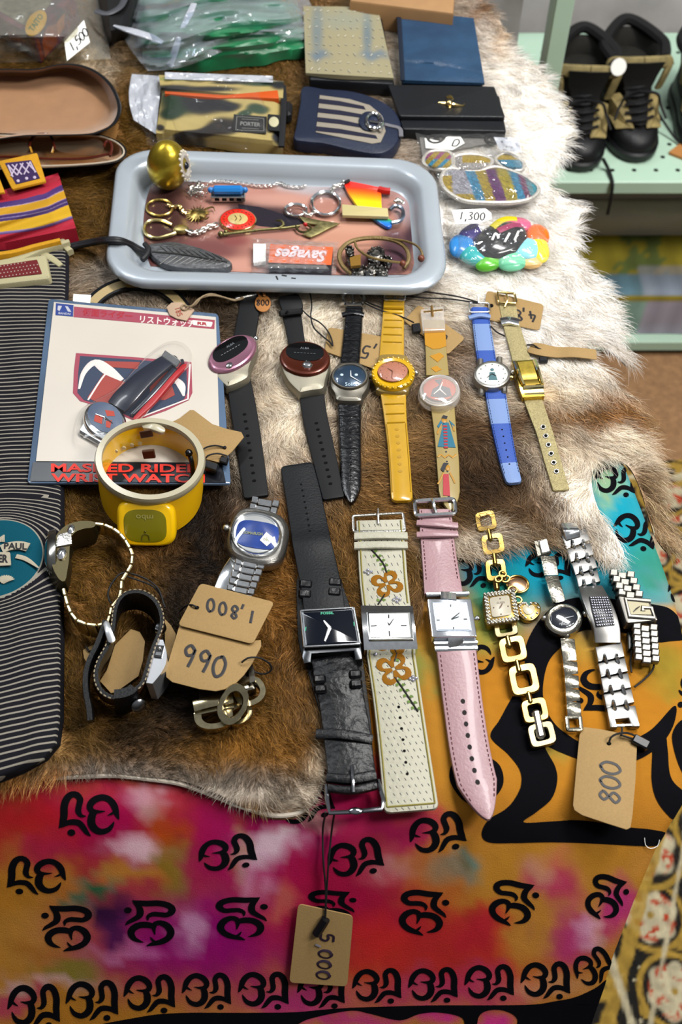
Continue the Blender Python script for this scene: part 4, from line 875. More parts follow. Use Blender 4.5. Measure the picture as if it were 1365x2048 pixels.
lathe(mb, fc, fr_ * .0085, fu * .015, [(1, -.002), (.95, .002), (.7, .0028), (.5, .0015)], 24, up=fn); mb.build('face', mat('face_white', '#cfc9bf', .4), eg)
mb = MB(); ball(mb, fc + fn * .0012 + fu * .0, .0038, 10); mb.build('eye', mat('eye_dark', '#1c2030', .2), eg)
mb = MB()
for k in range(16):
    th = k / 16 * 2 * math.pi; ball(mb, fc + fr_ * .0085 * math.cos(th) + fu * .015 * math.sin(th) + fn * .001, .0015, 6, rows=5)
mb.build('beading', mat('bead_pearl', '#c9c2b0', .3), eg, kind='stuff')
def chain(mb, pts, r_link, r_wire, mi=0, z=None):
    """alternating oval links along px points"""
    w_ = [tuple(P(x, y, z if z is not None else TZ + .002)) for x, y in pts]; s = spline(w_, r_link * 1.5)
    for i in range(len(s) - 1):
        a, b = Vector(s[i]), Vector(s[i + 1]); c = (a + b) / 2; t = (b - a).normalized(); sd = Vector((-t.y, t.x, 0)); tilt = 35 if i % 2 else -35
        sd2 = sd * math.cos(math.radians(tilt)) + Vector((0, 0, 1)) * math.sin(math.radians(tilt))
        tube(mb, [tuple(c + t * r_link * 1.15 * math.cos(k * math.pi / 4) + sd2 * r_link * .75 * math.sin(k * math.pi / 4)) for k in range(8)], r_wire, 5, True, mi, smooth=False)
# filigree pendant on a fine chain
fp = thing('filigree_pendant', 'silver filigree pendant with a long fine chain along the tray back', 'pendant', P(395, 380, TZ))
mb = MB(); c4 = P(396, 380, TZ + .002)
for k in range(26):
    a = random.uniform(0, 6.28); r = random.uniform(.001, .0085); q = c4 + Vector((math.cos(a) * r * 1.1, math.sin(a) * r * 1.2, random.uniform(0, .003))); tube(mb, [tuple(q + Vector((math.cos(j * 1.05 + a) * .0022, math.sin(j * 1.05 + a) * .0022, .0004 * j))) for j in range(6)], .0005, 5, True, smooth=False)
for k in range(12):
    a = k / 12 * 6.283; ball(mb, c4 + Vector((math.cos(a) * .0105, math.sin(a) * .0125, .001)), .0012, 6, rows=5)
mb.build('filigree', silver, fp)
mb = MB(); chain(mb, [(418, 366), (440, 362), (480, 366), (520, 372), (545, 370), (560, 366), (575, 372), (600, 374), (612, 370)], .0018, .0004); mb.build('chain', silver, fp)
# blue harmonica charm
hm = thing('harmonica_charm', 'tiny blue harmonica keyring charm', 'charm', P(455, 390, TZ))
mb = MB(); c = P(456, 380, TZ + .011); box(mb, c, (.0145, 0, 0), (0, .0045, .0), (0, 0, .0035), bev=.3); ball(mb, c + Vector((-.0165, 0, 0)), .003, 8); ball(mb, c + Vector((.0165, 0, 0)), .003, 8); mb.build('cover', mat('blue_plastic', '#1f7fd0', .3, coat=.4), hm)
mb = MB(); box(mb, c + Vector((0, -.002, -.0062)), (.0165, 0, 0), (0, .0045, 0), (0, 0, .0028)); mb.build('comb', silver, hm)
mb = MB()
for k in range(4): box(mb, c + Vector((-.0105 + k * .007, -.0066, -.006)), (.0022, 0, 0), (0, .0004, 0), (0, 0, .0014))
mb.build('reed_hole', hole, hm)
# gold ring with sun charm
sk = thing('sun_keyring', 'brass keyring with a spiky sun and moon charm', 'keyring', P(350, 425, TZ))
mb = MB(); ring(mb, 320, 415, 26, 16, 0, TZ + .0015, .0013); mb.build('split_ring', mat('brass_ring', '#c8a95c', .25, 1, noise=.3, nscale=400), sk)
mb = MB(); chain(mb, [(336, 408), (348, 414), (358, 412), (364, 420), (370, 426)], .0022, .0007, z=TZ + .0025); mb.build('chain', gold, sk)
mb = MB(); c = P(396, 428, TZ + .002)
lathe(mb, c, Vector((.0085, 0, 0)), Vector((0, .0085, 0)), [(1, -.001), (.95, .0005), (.6, .0016), (.2, .0022)], 24)
for k in range(22):
    a = k / 22 * 6.283
    if -.5 < a - 5.9 < .3: continue
    d = Vector((math.cos(a), math.sin(a), 0)); tube(mb, [tuple(c + d * .007), tuple(c + d * .0135 + Vector((0, 0, .0005))) + (.25,)] if False else [(*(c + d * .007), 1.0), (*(c + d * (.0135 if k % 2 else .0115)), .2)], .0011, 5, smooth=False)
tube(mb, [(*P(400, 432, TZ + .004), 1), (*P(412, 438, TZ + .003), 1), (*P(418, 434, TZ + .003), .5)], .001, 6); tube(mb, [(*P(412, 418, TZ + .003), 1), (*P(426, 414, TZ + .003), 1), (*P(430, 422, TZ + .003), .4)], .0008, 6)
mb.build('sun', brass, sk)
# carabiner chain + red medallion
ck = thing('clasp_keychain', 'silver and gold snap clasp keychain with chunky chain', 'keychain', P(320, 460, TZ))
mb = MB(); tube(mb, [tuple(P(x, y, TZ + .002)) for x, y in ((345, 450), (325, 441), (300, 442), (289, 455), (295, 470), (315, 476), (340, 470), (352, 466))], .0017, 8); mb.build('hook', mat('clasp_gold', '#d6c489', .22, 1), ck)
mb = MB(); lathe(mb, P(362, 458, TZ + .003), Vector((.0075, 0, 0)), Vector((0, .0055, 0)), [(1, -.002), (1, 0), (.8, .0018), (.3, .0025)], 18); mb.build('swivel', mat('satin_gold', '#b5a46a', .35, 1), ck)
mb = MB(); chain(mb, [(374, 460), (385, 466), (398, 464), (410, 458), (422, 452), (434, 450)], .003, .0009, z=TZ + .003); mb.build('chain', steel, ck)
md = thing('red_medallion', 'round red and gold enamel medallion on the tray', 'medallion', P(476, 440, TZ))
mb = MB(); disc(mb, 476, 438, 37, 22, 0, TZ, .0032, .0008); mb.build('rim', gold, md)
mb = MB(); disc(mb, 476, 438, 35, 20.5, 0, TZ + .0032, .0005, .0002, mi=0); mb.build('enamel', mat('red_enamel', '#c42414', .25, coat=.5), md)
mb = MB(); disc(mb, 476, 437, 20, 11.5, 0, TZ + .0038, .0004, .0002); mb.build('centre', mat('cream_enamel', '#d8c27e', .3, noise=.2, nscale=500), md)
mb = MB()
for k in range(20):
    a = k / 20 * 6.283; x, y = 476 + 28 * math.cos(a), 438 + 16.3 * math.sin(a); tube(mb, [tuple(P(x - 1.5, y - 1, TZ + .0042)), tuple(P(x + 1.5, y + 1, TZ + .0042))], .0003, 4, smooth=False)
tube(mb, [tuple(P(x, y, TZ + .0045)) for x, y in ((470, 431), (474, 436), (470, 441))], .0004, 4); tube(mb, [tuple(P(x, y, TZ + .0045)) for x, y in ((480, 431), (483, 436), (479, 441))], .0004, 4)
mb.build('medallion_relief', gold, md)
# arrow pendant with snake head
ar = thing('arrow_brooch', 'antique brass arrow brooch with feathered end and small red stone', 'brooch', P(560, 455, TZ))
bz = mat('antique_brass', '#77704a', .35, 1, noise=.4, nscale=300)
mb = MB(); tube(mb, [tuple(P(x, y, TZ + .0025)) for x, y in ((440, 470), (470, 466), (520, 460), (570, 456), (600, 452))], .0014, 8, smooth=False); mb.build('shaft', bz, ar)
mb = MB(); tube(mb, [(*P(552, 441, TZ + .004), .5), (*P(563, 442, TZ + .005), 1), (*P(568, 450, TZ + .004), 1), (*P(560, 456, TZ + .003), 1)], .0014, 6); ball(mb, P(442, 468, TZ + .003), .003, 8); ball(mb, P(452, 464, TZ + .003), .0022, 8); mb.build('hook', bz, ar, kind='stuff')
mb = MB()
poly(mb, [(598, 432), (640, 440), (680, 446), (655, 458), (640, 466), (622, 474), (606, 468), (626, 454), (636, 449), (610, 445)], TZ + .0015, .0014, .0004); mb.build('feather', mat('olive_brass', '#8a8258', .4, .9, noise=.4, nscale=300), ar)
mb = MB(); tube(mb, [tuple(P(x, y, TZ + .003)) for x, y in ((592, 452), (598, 462), (612, 464), (622, 455), (612, 448))], .0012, 6); mb.build('setting', bz, ar)
mb = MB(); ball(mb, P(611, 449, TZ + .004), .0021, 10); mb.build('red_stone', mat('red_stone', '#c00c10', .15, coat=.6), ar)
# key rings
def kring(label, a, b, group=None, extra=None):
    T = thing('key_ring', label, 'key ring', P(a[0], a[1], TZ)); mb = MB(); ring(mb, *a, 0, TZ + .002, b); ring(mb, a[0] + 1, a[1] + 1, a[2] - 1, a[3] - 1, 0, TZ + .0035, b * .9); mb.build('ring', chrome, T); return T
T = kring('small silver split ring linked to a chain', (592, 419, 22, 12), .0009); mb = MB(); chain(mb, [(608, 424), (620, 430), (632, 420)], .0018, .0006, z=TZ + .004); mb.build('chain', steel, T)
T = kring('larger silver split ring tied to the rainbow charm', (652, 406, 29, 23), .0014); mb = MB(); chain(mb, [(662, 386), (668, 374), (680, 370), (688, 364)], .0022, .0007, z=TZ + .004); mb.build('chain', steel, T)
# rainbow key fob
rb = thing('rainbow_fob', 'rainbow striped flag shaped fob', 'fob', P(740, 390, TZ))
mb = MB(); pts = [(688, 362), (696, 361), (750, 372), (762, 378), (764, 414), (768, 430), (784, 440), (784, 450), (774, 453), (756, 442), (744, 433), (722, 418), (704, 396), (694, 380)]
V_ = spline([(x, y, 0) for x, y in pts], 5, True); prism(mb, [P(a[0], a[1], TZ + .004) for a in V_], .003, .0008)
rbm = mat('rainbow_plastic', '#ffffff', .3, attr=True, coat=.4)
mb.c = []
RS = [(360, '#c81818'), (378, '#dc2a14'), (388, '#ee7010'), (398, '#f2a80c'), (408, '#f0dc10'), (420, '#e8e020'), (432, '#2a9030'), (440, '#1668c0'), (455, '#1848a8')]
for v in mb.v:
    x, y = proj(v[0], v[1], v[2]); yy = y - (x - 720) * .12; k = [np.interp(yy, [a for a, _ in RS], [hx(h)[i] for _, h in RS]) for i in range(3)]; mb.c.append(tuple(k))
mb.build('fob_body', rbm, rb)
mb = MB(); tube(mb, [tuple(P(x, y, TZ + .0045)) for x, y in ((758, 379), (770, 382), (781, 383))], .0035, 8); mb.build('fob_tip', mat('red_plastic', '#c81a14', .3, coat=.4), rb)
mb = MB(); tube(mb, [tuple(P(x, y, TZ + .006)) for x, y in ((690, 365), (699, 361))], .0016, 6); mb.build('fob_eyelet', black, rb)
cb = thing('cream_bar_tag', 'small cream plastic bar tag lying across the rainbow fob', 'tag', P(730, 420, TZ))
mb = MB(); qplate(mb, [(684, 408), (776, 416), (778, 433), (685, 430)], TZ + .0055, .003, 2, .0006); mb.build('bar', mat('cream_plastic', '#d2c48c', .45), cb)
cz = thing('snap_hook', 'small silver snap hook beside the cream bar', 'hook', P(795, 430, TZ))
mb = MB(); tube(mb, [tuple(P(x, y, TZ + .005)) for x, y in ((780, 420), (790, 412), (803, 416), (807, 430), (800, 442), (784, 446))], .002, 8); mb.build('hook', mat('blued_steel', '#9fa8b8', .25, 1), cz)
mb = MB(); ball(mb, P(796, 402, TZ + .005), .0032, 8); chain(mb, [(790, 402), (800, 400), (806, 406)], .002, .0008, z=TZ + .006); mb.build('swivel', steel, cz)
# feather stone pendant on cord
fs_ = thing('feather_pendant', 'grey carved feather pendant with black cord looped over the tray edge', 'pendant', P(380, 510, TZ))
mb = MB(); out = [(296, 488), (312, 484), (345, 481), (372, 486), (402, 494), (432, 505), (452, 514), (464, 523), (460, 532), (440, 536), (400, 537), (360, 535), (330, 528), (312, 518), (300, 505)]
poly(mb, out, TZ, .006, .003, sm=True); mb.build('feather', mat('carved_stone', '#57585a', .38, .6, noise=.35, nscale=120, bump=1, bscale=220, nstretch=(1, 2.2, 1)), fs_)
mb = MB()
for k in range(9):
    x = 320 + k * 13; tube(mb, [(*P(x, 492 + k * 1.8, TZ + .0062), .6), (*P(x + 20, 508 + k * 1.2, TZ + .0066), 1)], .0005, 4); tube(mb, [(*P(x, 528, TZ + .006), .6), (*P(x + 22, 512 + k * 1.2, TZ + .0066), 1)], .0005, 4)
tube(mb, [tuple(P(x, y, TZ + .0066)) for x, y in ((305, 503), (360, 508), (410, 516), (455, 524))], .0007, 5); mb.build('feather_rib', mat('stone_rib', '#4c4d4c', .4, .6), fs_)
mb = MB()
for d in (0, 5): tube(mb, [tuple(q) for q in (P(105, 500 + d, ZF + .001), P(145, 490 + d, ZF + .003), P(190, 481 + d, ZF + .012), P(214, 478 + d, ZT0 + .0225), P(240, 479 + d, ZT0 + .0225), P(262, 487 + d, ZT0 + .012), P(280, 497 + d, TZ + .004), P(298, 506 + d / 2, TZ + .005))], .0023, 8)
tube(mb, [tuple(P(x, y, TZ + .006)) for x, y in ((290, 488), (297, 498), (294, 510), (285, 520))], .0026, 8); mb.build('cord', mat('leather_cord', '#17161c', .55), fs_)
# boxed eraser in clear wrap
eb = thing('gum_box', 'small orange box with white script lettering wrapped in clear plastic', 'box', P(605, 520, TZ))
mb = MB(); T4 = [(541, 488), (667, 494), (663, 530), (537, 525)]; qplate(mb, T4, TZ, .013, 2, .0006); mb.build('carton', mat('dark_carton', '#4a4044', .5), eb)
mb = MB(); qplate(mb, T4, TZ + .013, .0003, 2, 0); mb.build('orange_face', mat('orange_print', '#e06a38', .4, noise=.05), eb)
mb = MB(); text(mb, 'Savages', 602, 507, 104, 30, 183, TZ + .0136, offset=.03, italic=.3); mb.build('lettering', mat('script_white', '#f0dde4', .5), eb)
mb = MB(); qplate(mb, [(507, 487), (532, 487), (532, 522), (507, 525)], TZ + .002, .004, 1, .0003); mb.build('paper_label', white, eb)
mb = MB(); softpad(mb, [(506, 476), (678, 484), (672, 548), (502, 545)], TZ, lambda u, v: .0145 * min(1, 6 * min(v, 1 - v), 7 * min(u, 1 - u)) + .0012 * math.sin(u * 40 + v * 13) + .001 * math.sin(v * 47), 40, 20, skirt=False); mb.build('clear_wrap', bagfilm, eb)
# cord bracelet with skull-like metal charms
br = thing('charm_bracelet', 'brown cord bracelet with dark metal charms at the tray corner', 'bracelet', P(760, 520, TZ))
cbm = mat('bronze_cord', '#6f5c36', .4, .3, bump=.5, bscale=800)
mb = MB(); tube(mb, [tuple(q) for q in (P(706, 550, TZ + .003), P(684, 530, TZ + .006), P(680, 505, TZ + .01), P(700, 484, TZ + .012), P(740, 476, TZ + .012), P(785, 480, TZ + .01), P(812, 496, TZ + .008), P(818, 520, TZ + .005), P(808, 536, TZ + .003))], .0021, 8)
tube(mb, [tuple(q) for q in (P(760, 476, TZ + .011), P(800, 480, TZ + .012), P(828, 488, TZ + .016), P(842, 500, TZ + .02), P(846, 512, TZ + .019))], .0011, 6)
tube(mb, [tuple(q) for q in (P(710, 482, TZ + .012), P(716, 498, TZ + .012), P(740, 514, TZ + .014), P(775, 522, TZ + .012), P(806, 526, TZ + .008))], .0012, 6); mb.build('cord', cbm, br)
mb = MB(); ball(mb, P(843, 517, TZ + .0175), .0032, 10); ball(mb, P(806, 527, TZ + .008), .003, 10); mb.build('end_bead', mat('wood_bead', '#7a3d26', .4), br)
dk = mat('blackened_silver', '#6c6a66', .25, 1, noise=.7, nscale=350, bump=.8, bscale=400)
for (x, y, w_, h_, hh) in ((700, 500, 9, 11, .012), (708, 520, 14, 12, .008), (720, 540, 18, 10, .007), (744, 536, 16, 12, .009), (752, 506, 20, 16, .010), (764, 540, 14, 10, .009), (776, 520, 10, 10, .007)):
    mb = MB(); c, ex, ey = EL(x, y, w_, h_, random.uniform(-20, 20), TZ + hh); lathe(mb, c, ex, ey, [(.7, -hh), (1, -hh * .5), (.95, -.001), (.6, .0012), (.45, -.001)], 14)
    for k in range(7):
        a = k * .9; ball(mb, c + ex * math.cos(a) * .75 + ey * math.sin(a) * .75, .0014, 6, rows=5)
    mb.build('metal_charm', dk, br)
mb = MB(); qplate(mb, [(700, 515), (722, 508), (722, 530), (702, 532)], TZ + .009, .003, 1); qplate(mb, [(752, 552), (770, 550), (770, 558), (752, 558)], TZ + .001, .003, 1); mb.build('brass_plate', mat('ochre_brass', '#9a7434', .4, .8), br)

# ================================================================== pouches behind the tray
# camouflage wallet inside a clear bag
cw = thing('camouflage_wallet', 'camouflage fabric folding wallet with orange lining inside a clear bag', 'wallet', P(440, 230, ZF))
C4 = [(326, 176), (566, 196), (564, 293), (312, 266)]
CB = [(358, 205, 44, 29, '#15301a', 1, 8), (346, 226, 26, 15, '#15301a', 1), (412, 209, 54, 21, '#12141c', 1, 4), (452, 212, 30, 11, '#12141c', 1), (446, 254, 48, 19, '#1a1514', 1, -12), (378, 268, 44, 8, '#1a1514', 1, -14), (420, 262, 44, 13, '#1a1514', 1, -10), (515, 218, 26, 11, '#26402a', 1, 4), (492, 228, 16, 8, '#26402a', 1), (318, 254, 9, 7, '#2b2523', 1), (560, 270, 14, 22, '#20222c', 1)]
def camo(u, v):
    x, y = bil(C4, u, v); return tuple(blobfield('#b9a566', CB, np.array([x + 3 * math.sin(y / 7)]), np.array([y + 2 * math.sin(x / 11)]), 8)[0] * .62)
fab = mat('printed_fabric', '#ffffff', .75, attr=True, bump=.3, bscale=900)
mb = MB(); softpad(mb, C4, ZF, lambda u, v: .010 + .006 * min(1, 9 * min(v, 1 - v)) * min(1, 14 * min(u, 1 - u)) + .0012 * math.sin(u * 9 + 2) + .001 * math.sin(v * 7), 150, 60, colf=camo); mb.build('front_panel', fab, cw)
B4 = [(318, 150), (568, 162), (566, 204), (322, 182)]
def camo2(u, v):
    x, y = bil(B4, u, v); return tuple(blobfield('#b9a566', [(345, 176, 50, 7, '#17191c'), (420, 178, 60, 6, '#17191c'), (350, 158, 40, 4, '#8f9450'), (460, 166, 40, 3, '#17191c'), (530, 168, 50, 5, '#26402a'), (560, 170, 20, 10, '#17191c'), (400, 158, 60, 2, '#b0aea8'), (500, 160, 60, 3, '#c5c8cc', .8)], np.array([x]), np.array([y]), 6)[0] * .62)
mb = MB(); softpad(mb, B4, ZF, lambda u, v: .014 + .004 * min(1, 5 * min(v, 1 - v)), 70, 20, colf=camo2); mb.build('back_panel', fab, cw)
mb = MB(); poly(mb, [(330, 182), (450, 190), (556, 180), (558, 197), (500, 194), (440, 196), (330, 187)], ZF + .012, .0065, .0004); mb.build('lining', mat('orange_nylon', '#d4560e', .5), cw)
mb = MB(); pbox(mb, 574, 212, 10, 13, 8, ZF, .014, bev=.3); mb.build('zip_pull', mat('black_nylon', '#121318', .55), cw)
mb = MB(); strap(mb, [(566, 170), (568, 200), (566, 250), (563, 292)], 12, .002, ZF + .0155, ('none', 'none')); mb.build('edge_binding', MATS['black_nylon'], cw)
mb = MB(); qplate(mb, [(468, 228), (534, 233), (533, 266), (466, 263)], ZF + .0165, .0008, 1); mb.build('woven_label', mat('label_black', '#0d0f12', .7), cw)
mb = MB(); zz = ZF + .0177; text(mb, 'PORTER', 501, 248, 40, 8, 4, zz, offset=.02)
for a, b in (((474, 233), (528, 237)), ((472, 260), (528, 262)), ((474, 233), (472, 260)), ((528, 237), (528, 262)), ((484, 238), (518, 240)), ((484, 256), (518, 258))): tube(mb, [tuple(P(*a, zz)), tuple(P(*b, zz))], .00035, 4, smooth=False)
mb.build('label_lettering', mat('label_silver', '#8f8f8c', .5), cw)
mb = MB(); qplate(mb, [(536, 228), (560, 230), (560, 262), (536, 260)], ZF + .0165, .0009, 1); mb.build('badge_patch', MATS['label_black'], cw)
mb = MB(); disc(mb, 548, 243, 10, 10, 0, ZF + .0173, .001); mb.build('round_badge', mat('badge_cream', '#cfc9a4', .5), cw)
bagc = thing('clear_bag', 'crinkled clear plastic bag around the camouflage wallet', 'bag', P(300, 220, ZF))
def crinkle(a, sd=0): return lambda u, v: a * (float(fbm(u * 7 + sd, v * 7, 91 + sd, 3)))
mb = MB(); softpad(mb, [(262, 143), (548, 152), (570, 300), (300, 290)], ZF, lambda u, v: .005 + .015 * min(1, max(0, (u - .12) * 6), 8 * (1 - u)) * min(1, 6 * v + .4, 5 * (1 - v)) + .0035 * float(fbm(u * 9, v * 9, 92, 3)), 60, 30, skirt=False, edge=lambda u, v: (-14 * math.sin(v * 3.1) * (1 - u) + 4 * math.sin(v * 17), 2 * math.sin(u * 20))); mb.build('film', film('clearer_bag', gloss=.02, milky=.01, rough=.08, bump=.6, bscale=40), bagc)
mb = MB(); softpad(mb, [(264, 148), (324, 152), (312, 268), (268, 240)], ZF, lambda u, v: .004 + .004 * float(fbm(u * 5, v * 6, 93, 3)) + .003, 24, 24, skirt=False, edge=lambda u, v: (-8 * math.sin(v * 3.1) * (1 - u), 0)); mb.build('folded_flap', film('milky_bag', '#c8ccd6', gloss=.25, milky=.62, rough=.25, bump=1, bscale=60), bagc)
mb = MB(); softpad(mb, [(330, 144), (546, 152), (546, 165), (330, 158)], ZF + .012, lambda u, v: .008 + .003 * float(fbm(u * 12, v * 2, 94, 3)), 30, 6, skirt=False); mb.build('sealed_edge', MATS['milky_bag'], bagc)
# navy card wallet with striped cloth
nw = thing('striped_card_wallet', 'navy leather wallet with cream and navy striped cloth panel and buckle tab', 'wallet', P(690, 240, ZF))
navy = mat('navy_leather', '#1d2740', .42, noise=.12, nscale=60, bump=.4, bscale=800)
mb = MB(); out = [(606, 172), (650, 176), (700, 180), (745, 192), (782, 212), (800, 236), (803, 262), (792, 288), (772, 303), (745, 306), (700, 298), (650, 286), (612, 282), (588, 276), (592, 250), (600, 205)]
poly(mb, out, ZF, .013, .003, sm=True); mb.build('leather_body', navy, nw)
mb = MB(); nzn = ZF + .0132; S4 = [(638, 190), (752, 212), (762, 286), (632, 264)]
poly(mb, [(640, 190), (700, 198), (740, 210), (762, 228), (772, 262), (762, 284), (745, 287), (690, 276), (632, 264)], nzn, .0006, .0002); mb.build('cloth_panel', mat('stripe_cream', '#9c9384', .8), nw)
nv2 = mat('stripe_navy', '#0b0c2c', .8)
for k in range(4):
    y0 = 197 + k * 18.5; mb = MB(); x1 = (728, 742, 736, 752)[k]
    poly(mb, [(638 - k * 1.6, y0), (680, y0 + 5), (x1, y0 + 15 + k), (x1 + 4, y0 + 22 + k), (680, y0 + 14), (637 - k * 1.6, y0 + 9)], nzn + .0006, .0003); mb.build('navy_stripe', nv2, nw)
mb = MB(); disc(mb, 738, 240, 20, 19, 0, nzn, .003, .001); mb.build('tab', navy, nw)
mb = MB(); ring(mb, 748, 242, 14, 15, 0, nzn + .0045, .0017, a0=20, a1=340); tube(mb, [tuple(P(x, y, nzn + .0045)) for x, y in ((762, 233), (766, 246), (762, 260))], .0018, 8); tube(mb, [tuple(P(x, y, nzn + .005)) for x, y in ((740, 242), (764, 246))], .0012, 6); mb.build('buckle', chrome, nw)
mb = MB(); strap(mb, [(764, 246), (780, 250), (800, 256), (803, 272)], 9, .0014, nzn, ('none', 'square')); mb.build('buckle_strap', mat('grey_strap', '#77767c', .5), nw)
# black flap wallet with emblem
fw = thing('flap_wallet', 'black leather flap wallet with a gold winged orb emblem', 'wallet', P(900, 210, ZF))
blk = mat('black_leather', '#16181d', .36, noise=.12, nscale=60, bump=.35, bscale=900)
mb = MB(); qplate(mb, [(786, 180), (1000, 190), (1014, 262), (806, 258)], ZF, .011, 5, .002); mb.build('body', blk, fw)
mb = MB(); qplate(mb, [(776, 168), (990, 172), (1012, 234), (800, 232)], ZF + .0115, .004, 5, .0014); mb.build('flap', blk, fw)
mb = MB(); zz = ZF + .0158; tube(mb, [(*P(877, 205, zz), .3), (*P(890, 208, zz), 1), (*P(906, 210, zz + .001), 1.1), (*P(925, 212, zz), .5), (*P(930, 208, zz), .3)], .0022, 8); ball(mb, P(899, 208, zz + .001), .0042, 10); tube(mb, [(*P(893, 196, zz), .8), (*P(901, 193, zz), 1), (*P(906, 198, zz), .8)], .0018, 6); ball(mb, P(900, 216, zz), .0018, 8); mb.build('emblem', gold, fw)
# tan stitched wallet
tw = thing('woven_wallet', 'beige woven fabric wallet with rows of white stitches', 'wallet', P(695, 90, ZF))
mb = MB(); qplate(mb, [(614, 30), (764, 30), (790, 168), (618, 158)], ZF, .014, 5, .003); mb.build('inner_leather', blk, tw)
T4 = [(607, 12), (756, 14), (788, 156), (612, 146)]
def twc(u, v):
    x, y = bil(T4, u, v); b = blobfield('#a39a78', [(635, 60, 12, 60, '#6f8088', .8), (735, 70, 10, 50, '#5f7684', .8), (640, 110, 20, 10, '#62788a', .8), (750, 110, 30, 10, '#62788a', .8), (690, 40, 60, 20, '#8f9a90', .5), (600, 80, 10, 60, '#9a9a8a', .6)], np.array([x]), np.array([y + 3 * math.sin(x / 6)]), 3)[0]; return tuple(b * .6)
mb = MB(); softpad(mb, T4, ZF + .0145, lambda u, v: .0025 + .003 * math.sin(math.pi * min(1, u * 1.2)) * .8, 50, 40, colf=twc); mb.build('cover', fab, tw)
mb = MB(); random.seed(3)
for j in range(8):
    for i in range(11):
        u, v = .06 + i * .09 + random.uniform(-.012, .012), .06 + j * .125; x, y = bil(T4, u, v); z = ZF + .0200 + .003 * math.sin(math.pi * min(1, u * 1.2)) * .8 - .0024
        tube(mb, [tuple(P(x - 2, y + random.uniform(-3, 3), z)), tuple(P(x + 2, y + random.uniform(-3, 3), z + .0003))], .0005, 4, smooth=False)
mb.build('stitches', mat('thread_white', '#d6d2c0', .8), tw, kind='stuff')
# blue leather wallet
bw = thing('blue_wallet', 'worn blue leather folding wallet', 'wallet', P(880, 90, ZF))
blu = mat('blue_leather', '#28496a', .42, noise=.2, nscale=40, bump=.5, bscale=500, c2=None)
mb = MB(); qplate(mb, [(800, 40), (940, 44), (968, 168), (806, 166)], ZF, .012, 6, .003); mb.build('inner_leaf', mat('dark_blue_leather', '#0d1c30', .5), bw)
mb = MB(); softpad(mb, [(797, 20), (948, 36), (970, 166), (804, 160)], ZF + .0125, lambda u, v: .003 + .003 * math.sin(math.pi * u) * math.sin(math.pi * v) + .0006 * math.sin(v * 20 + u * 3) - .0012 * math.exp(-((v - .74 - .12 * u * u) / .02) ** 2), 40, 40); mb.build('cover', blu, bw)
mb = MB(); strap(mb, [(798, 24), (802, 90), (806, 160)], 9, .0012, ZF + .0165, ('none', 'none')); mb.build('spine', MATS['dark_blue_leather'], bw)
# tan box at the very back
mb = MB(); prism(mb, [P(700, 0, ZF + .03), P(908, 26, ZF + .03), P(915, -60, ZF + .03), P(720, -60, ZF + .03)], .03, .003); mb.build('tan_box', mat('tan_card', '#b3895c', .6, noise=.06), label='tan cardboard box at the back behind the wallets', cat='box')
# ================================================================== left column
def scaled(px, k, c=None):
    cx = sum(p[0] for p in px) / len(px) if c is None else c[0]; cy = sum(p[1] for p in px) / len(px) if c is None else c[1]
    return [(cx + (x - cx) * k, cy + (y - cy) * k) for x, y in px]
def dish(mb, px, zr, depth, w=.95, mi_o=0, mi_i=1, lipz=.0):
    px = [tuple(q[:2]) for q in spline([(x, y, 0) for x, y in px], 8, True)]
    rg = [(px, zr - depth), (scaled(px, 1.01), zr - depth * .4), (px, zr), (scaled(px, w), zr), (scaled(px, w - .02), zr - depth * .25), (scaled(px, w - .08), zr - depth * .75), (scaled(px, w - .18), zr - depth * .88)]
    n = len(px); V = [P(x, y, z) for r, z in rg for x, y in r]; b = len(mb.v); mb.add(V, [])
    for j in range(len(rg) - 1):
        for i in range(n): mb.f.append((b + j * n + i, b + j * n + (i + 1) % n, b + (j + 1) * n + (i + 1) % n, b + (j + 1) * n + i)); mb.m.append(mi_o if j < 3 else mi_i)
    for t_ in tessellate_polygon([[P(x, y, 0) for x, y in rg[-1][0]]]): mb.f.append(tuple(b + (len(rg) - 1) * n + i for i in t_)); mb.m.append(mi_i)
    for t_ in tessellate_polygon([[P(x, y, 0) for x, y in rg[0][0]]]): mb.f.append(tuple(b + i for i in t_)); mb.m.append(mi_o)
gcs = thing('glasses_case', 'open black glasses case lined with tan felt', 'case', P(80, 250, ZF))
felt = mat('tan_felt', '#a9794e', .95, noise=.08, nscale=60, bump=.3, bscale=1200, sheen=.3); cblk = mat('case_black', '#0e1014', .35)
mb = MB(); dish(mb, [(-90, 142), (0, 138), (70, 138), (115, 129), (155, 129), (192, 142), (222, 168), (239, 202), (240, 228), (228, 250), (204, 263), (170, 270), (60, 272), (-90, 274)], ZF + .034, .024, .965); mb.build('case_lid', [cblk, felt], gcs)
mb = MB(); dish(mb, [(-90, 272), (60, 268), (180, 268), (222, 276), (246, 290), (253, 304), (247, 317), (222, 327), (150, 334), (40, 338), (-90, 338)], ZF + .020, .018, .95); mb.build('case_base', [cblk, mat('peach_felt', '#c49a76', .9, noise=.1, nscale=50)], gcs)
mb = MB(); rimp = [(-90, 276), (60, 272), (180, 271), (220, 279), (242, 292), (248, 304), (242, 314), (220, 323), (150, 330), (40, 333), (-90, 333)]; tube(mb, [tuple(P(x, y, ZF + .0205)) for x, y in rimp], .0009, 6, True); mb.build('rim_piping', mat('cream_piping', '#cfc0aa', .6), gcs)
gl_ = thing('eyeglasses', 'rimless eyeglasses with brown bridge lying in the open case', 'glasses', P(80, 290, ZF + .005))
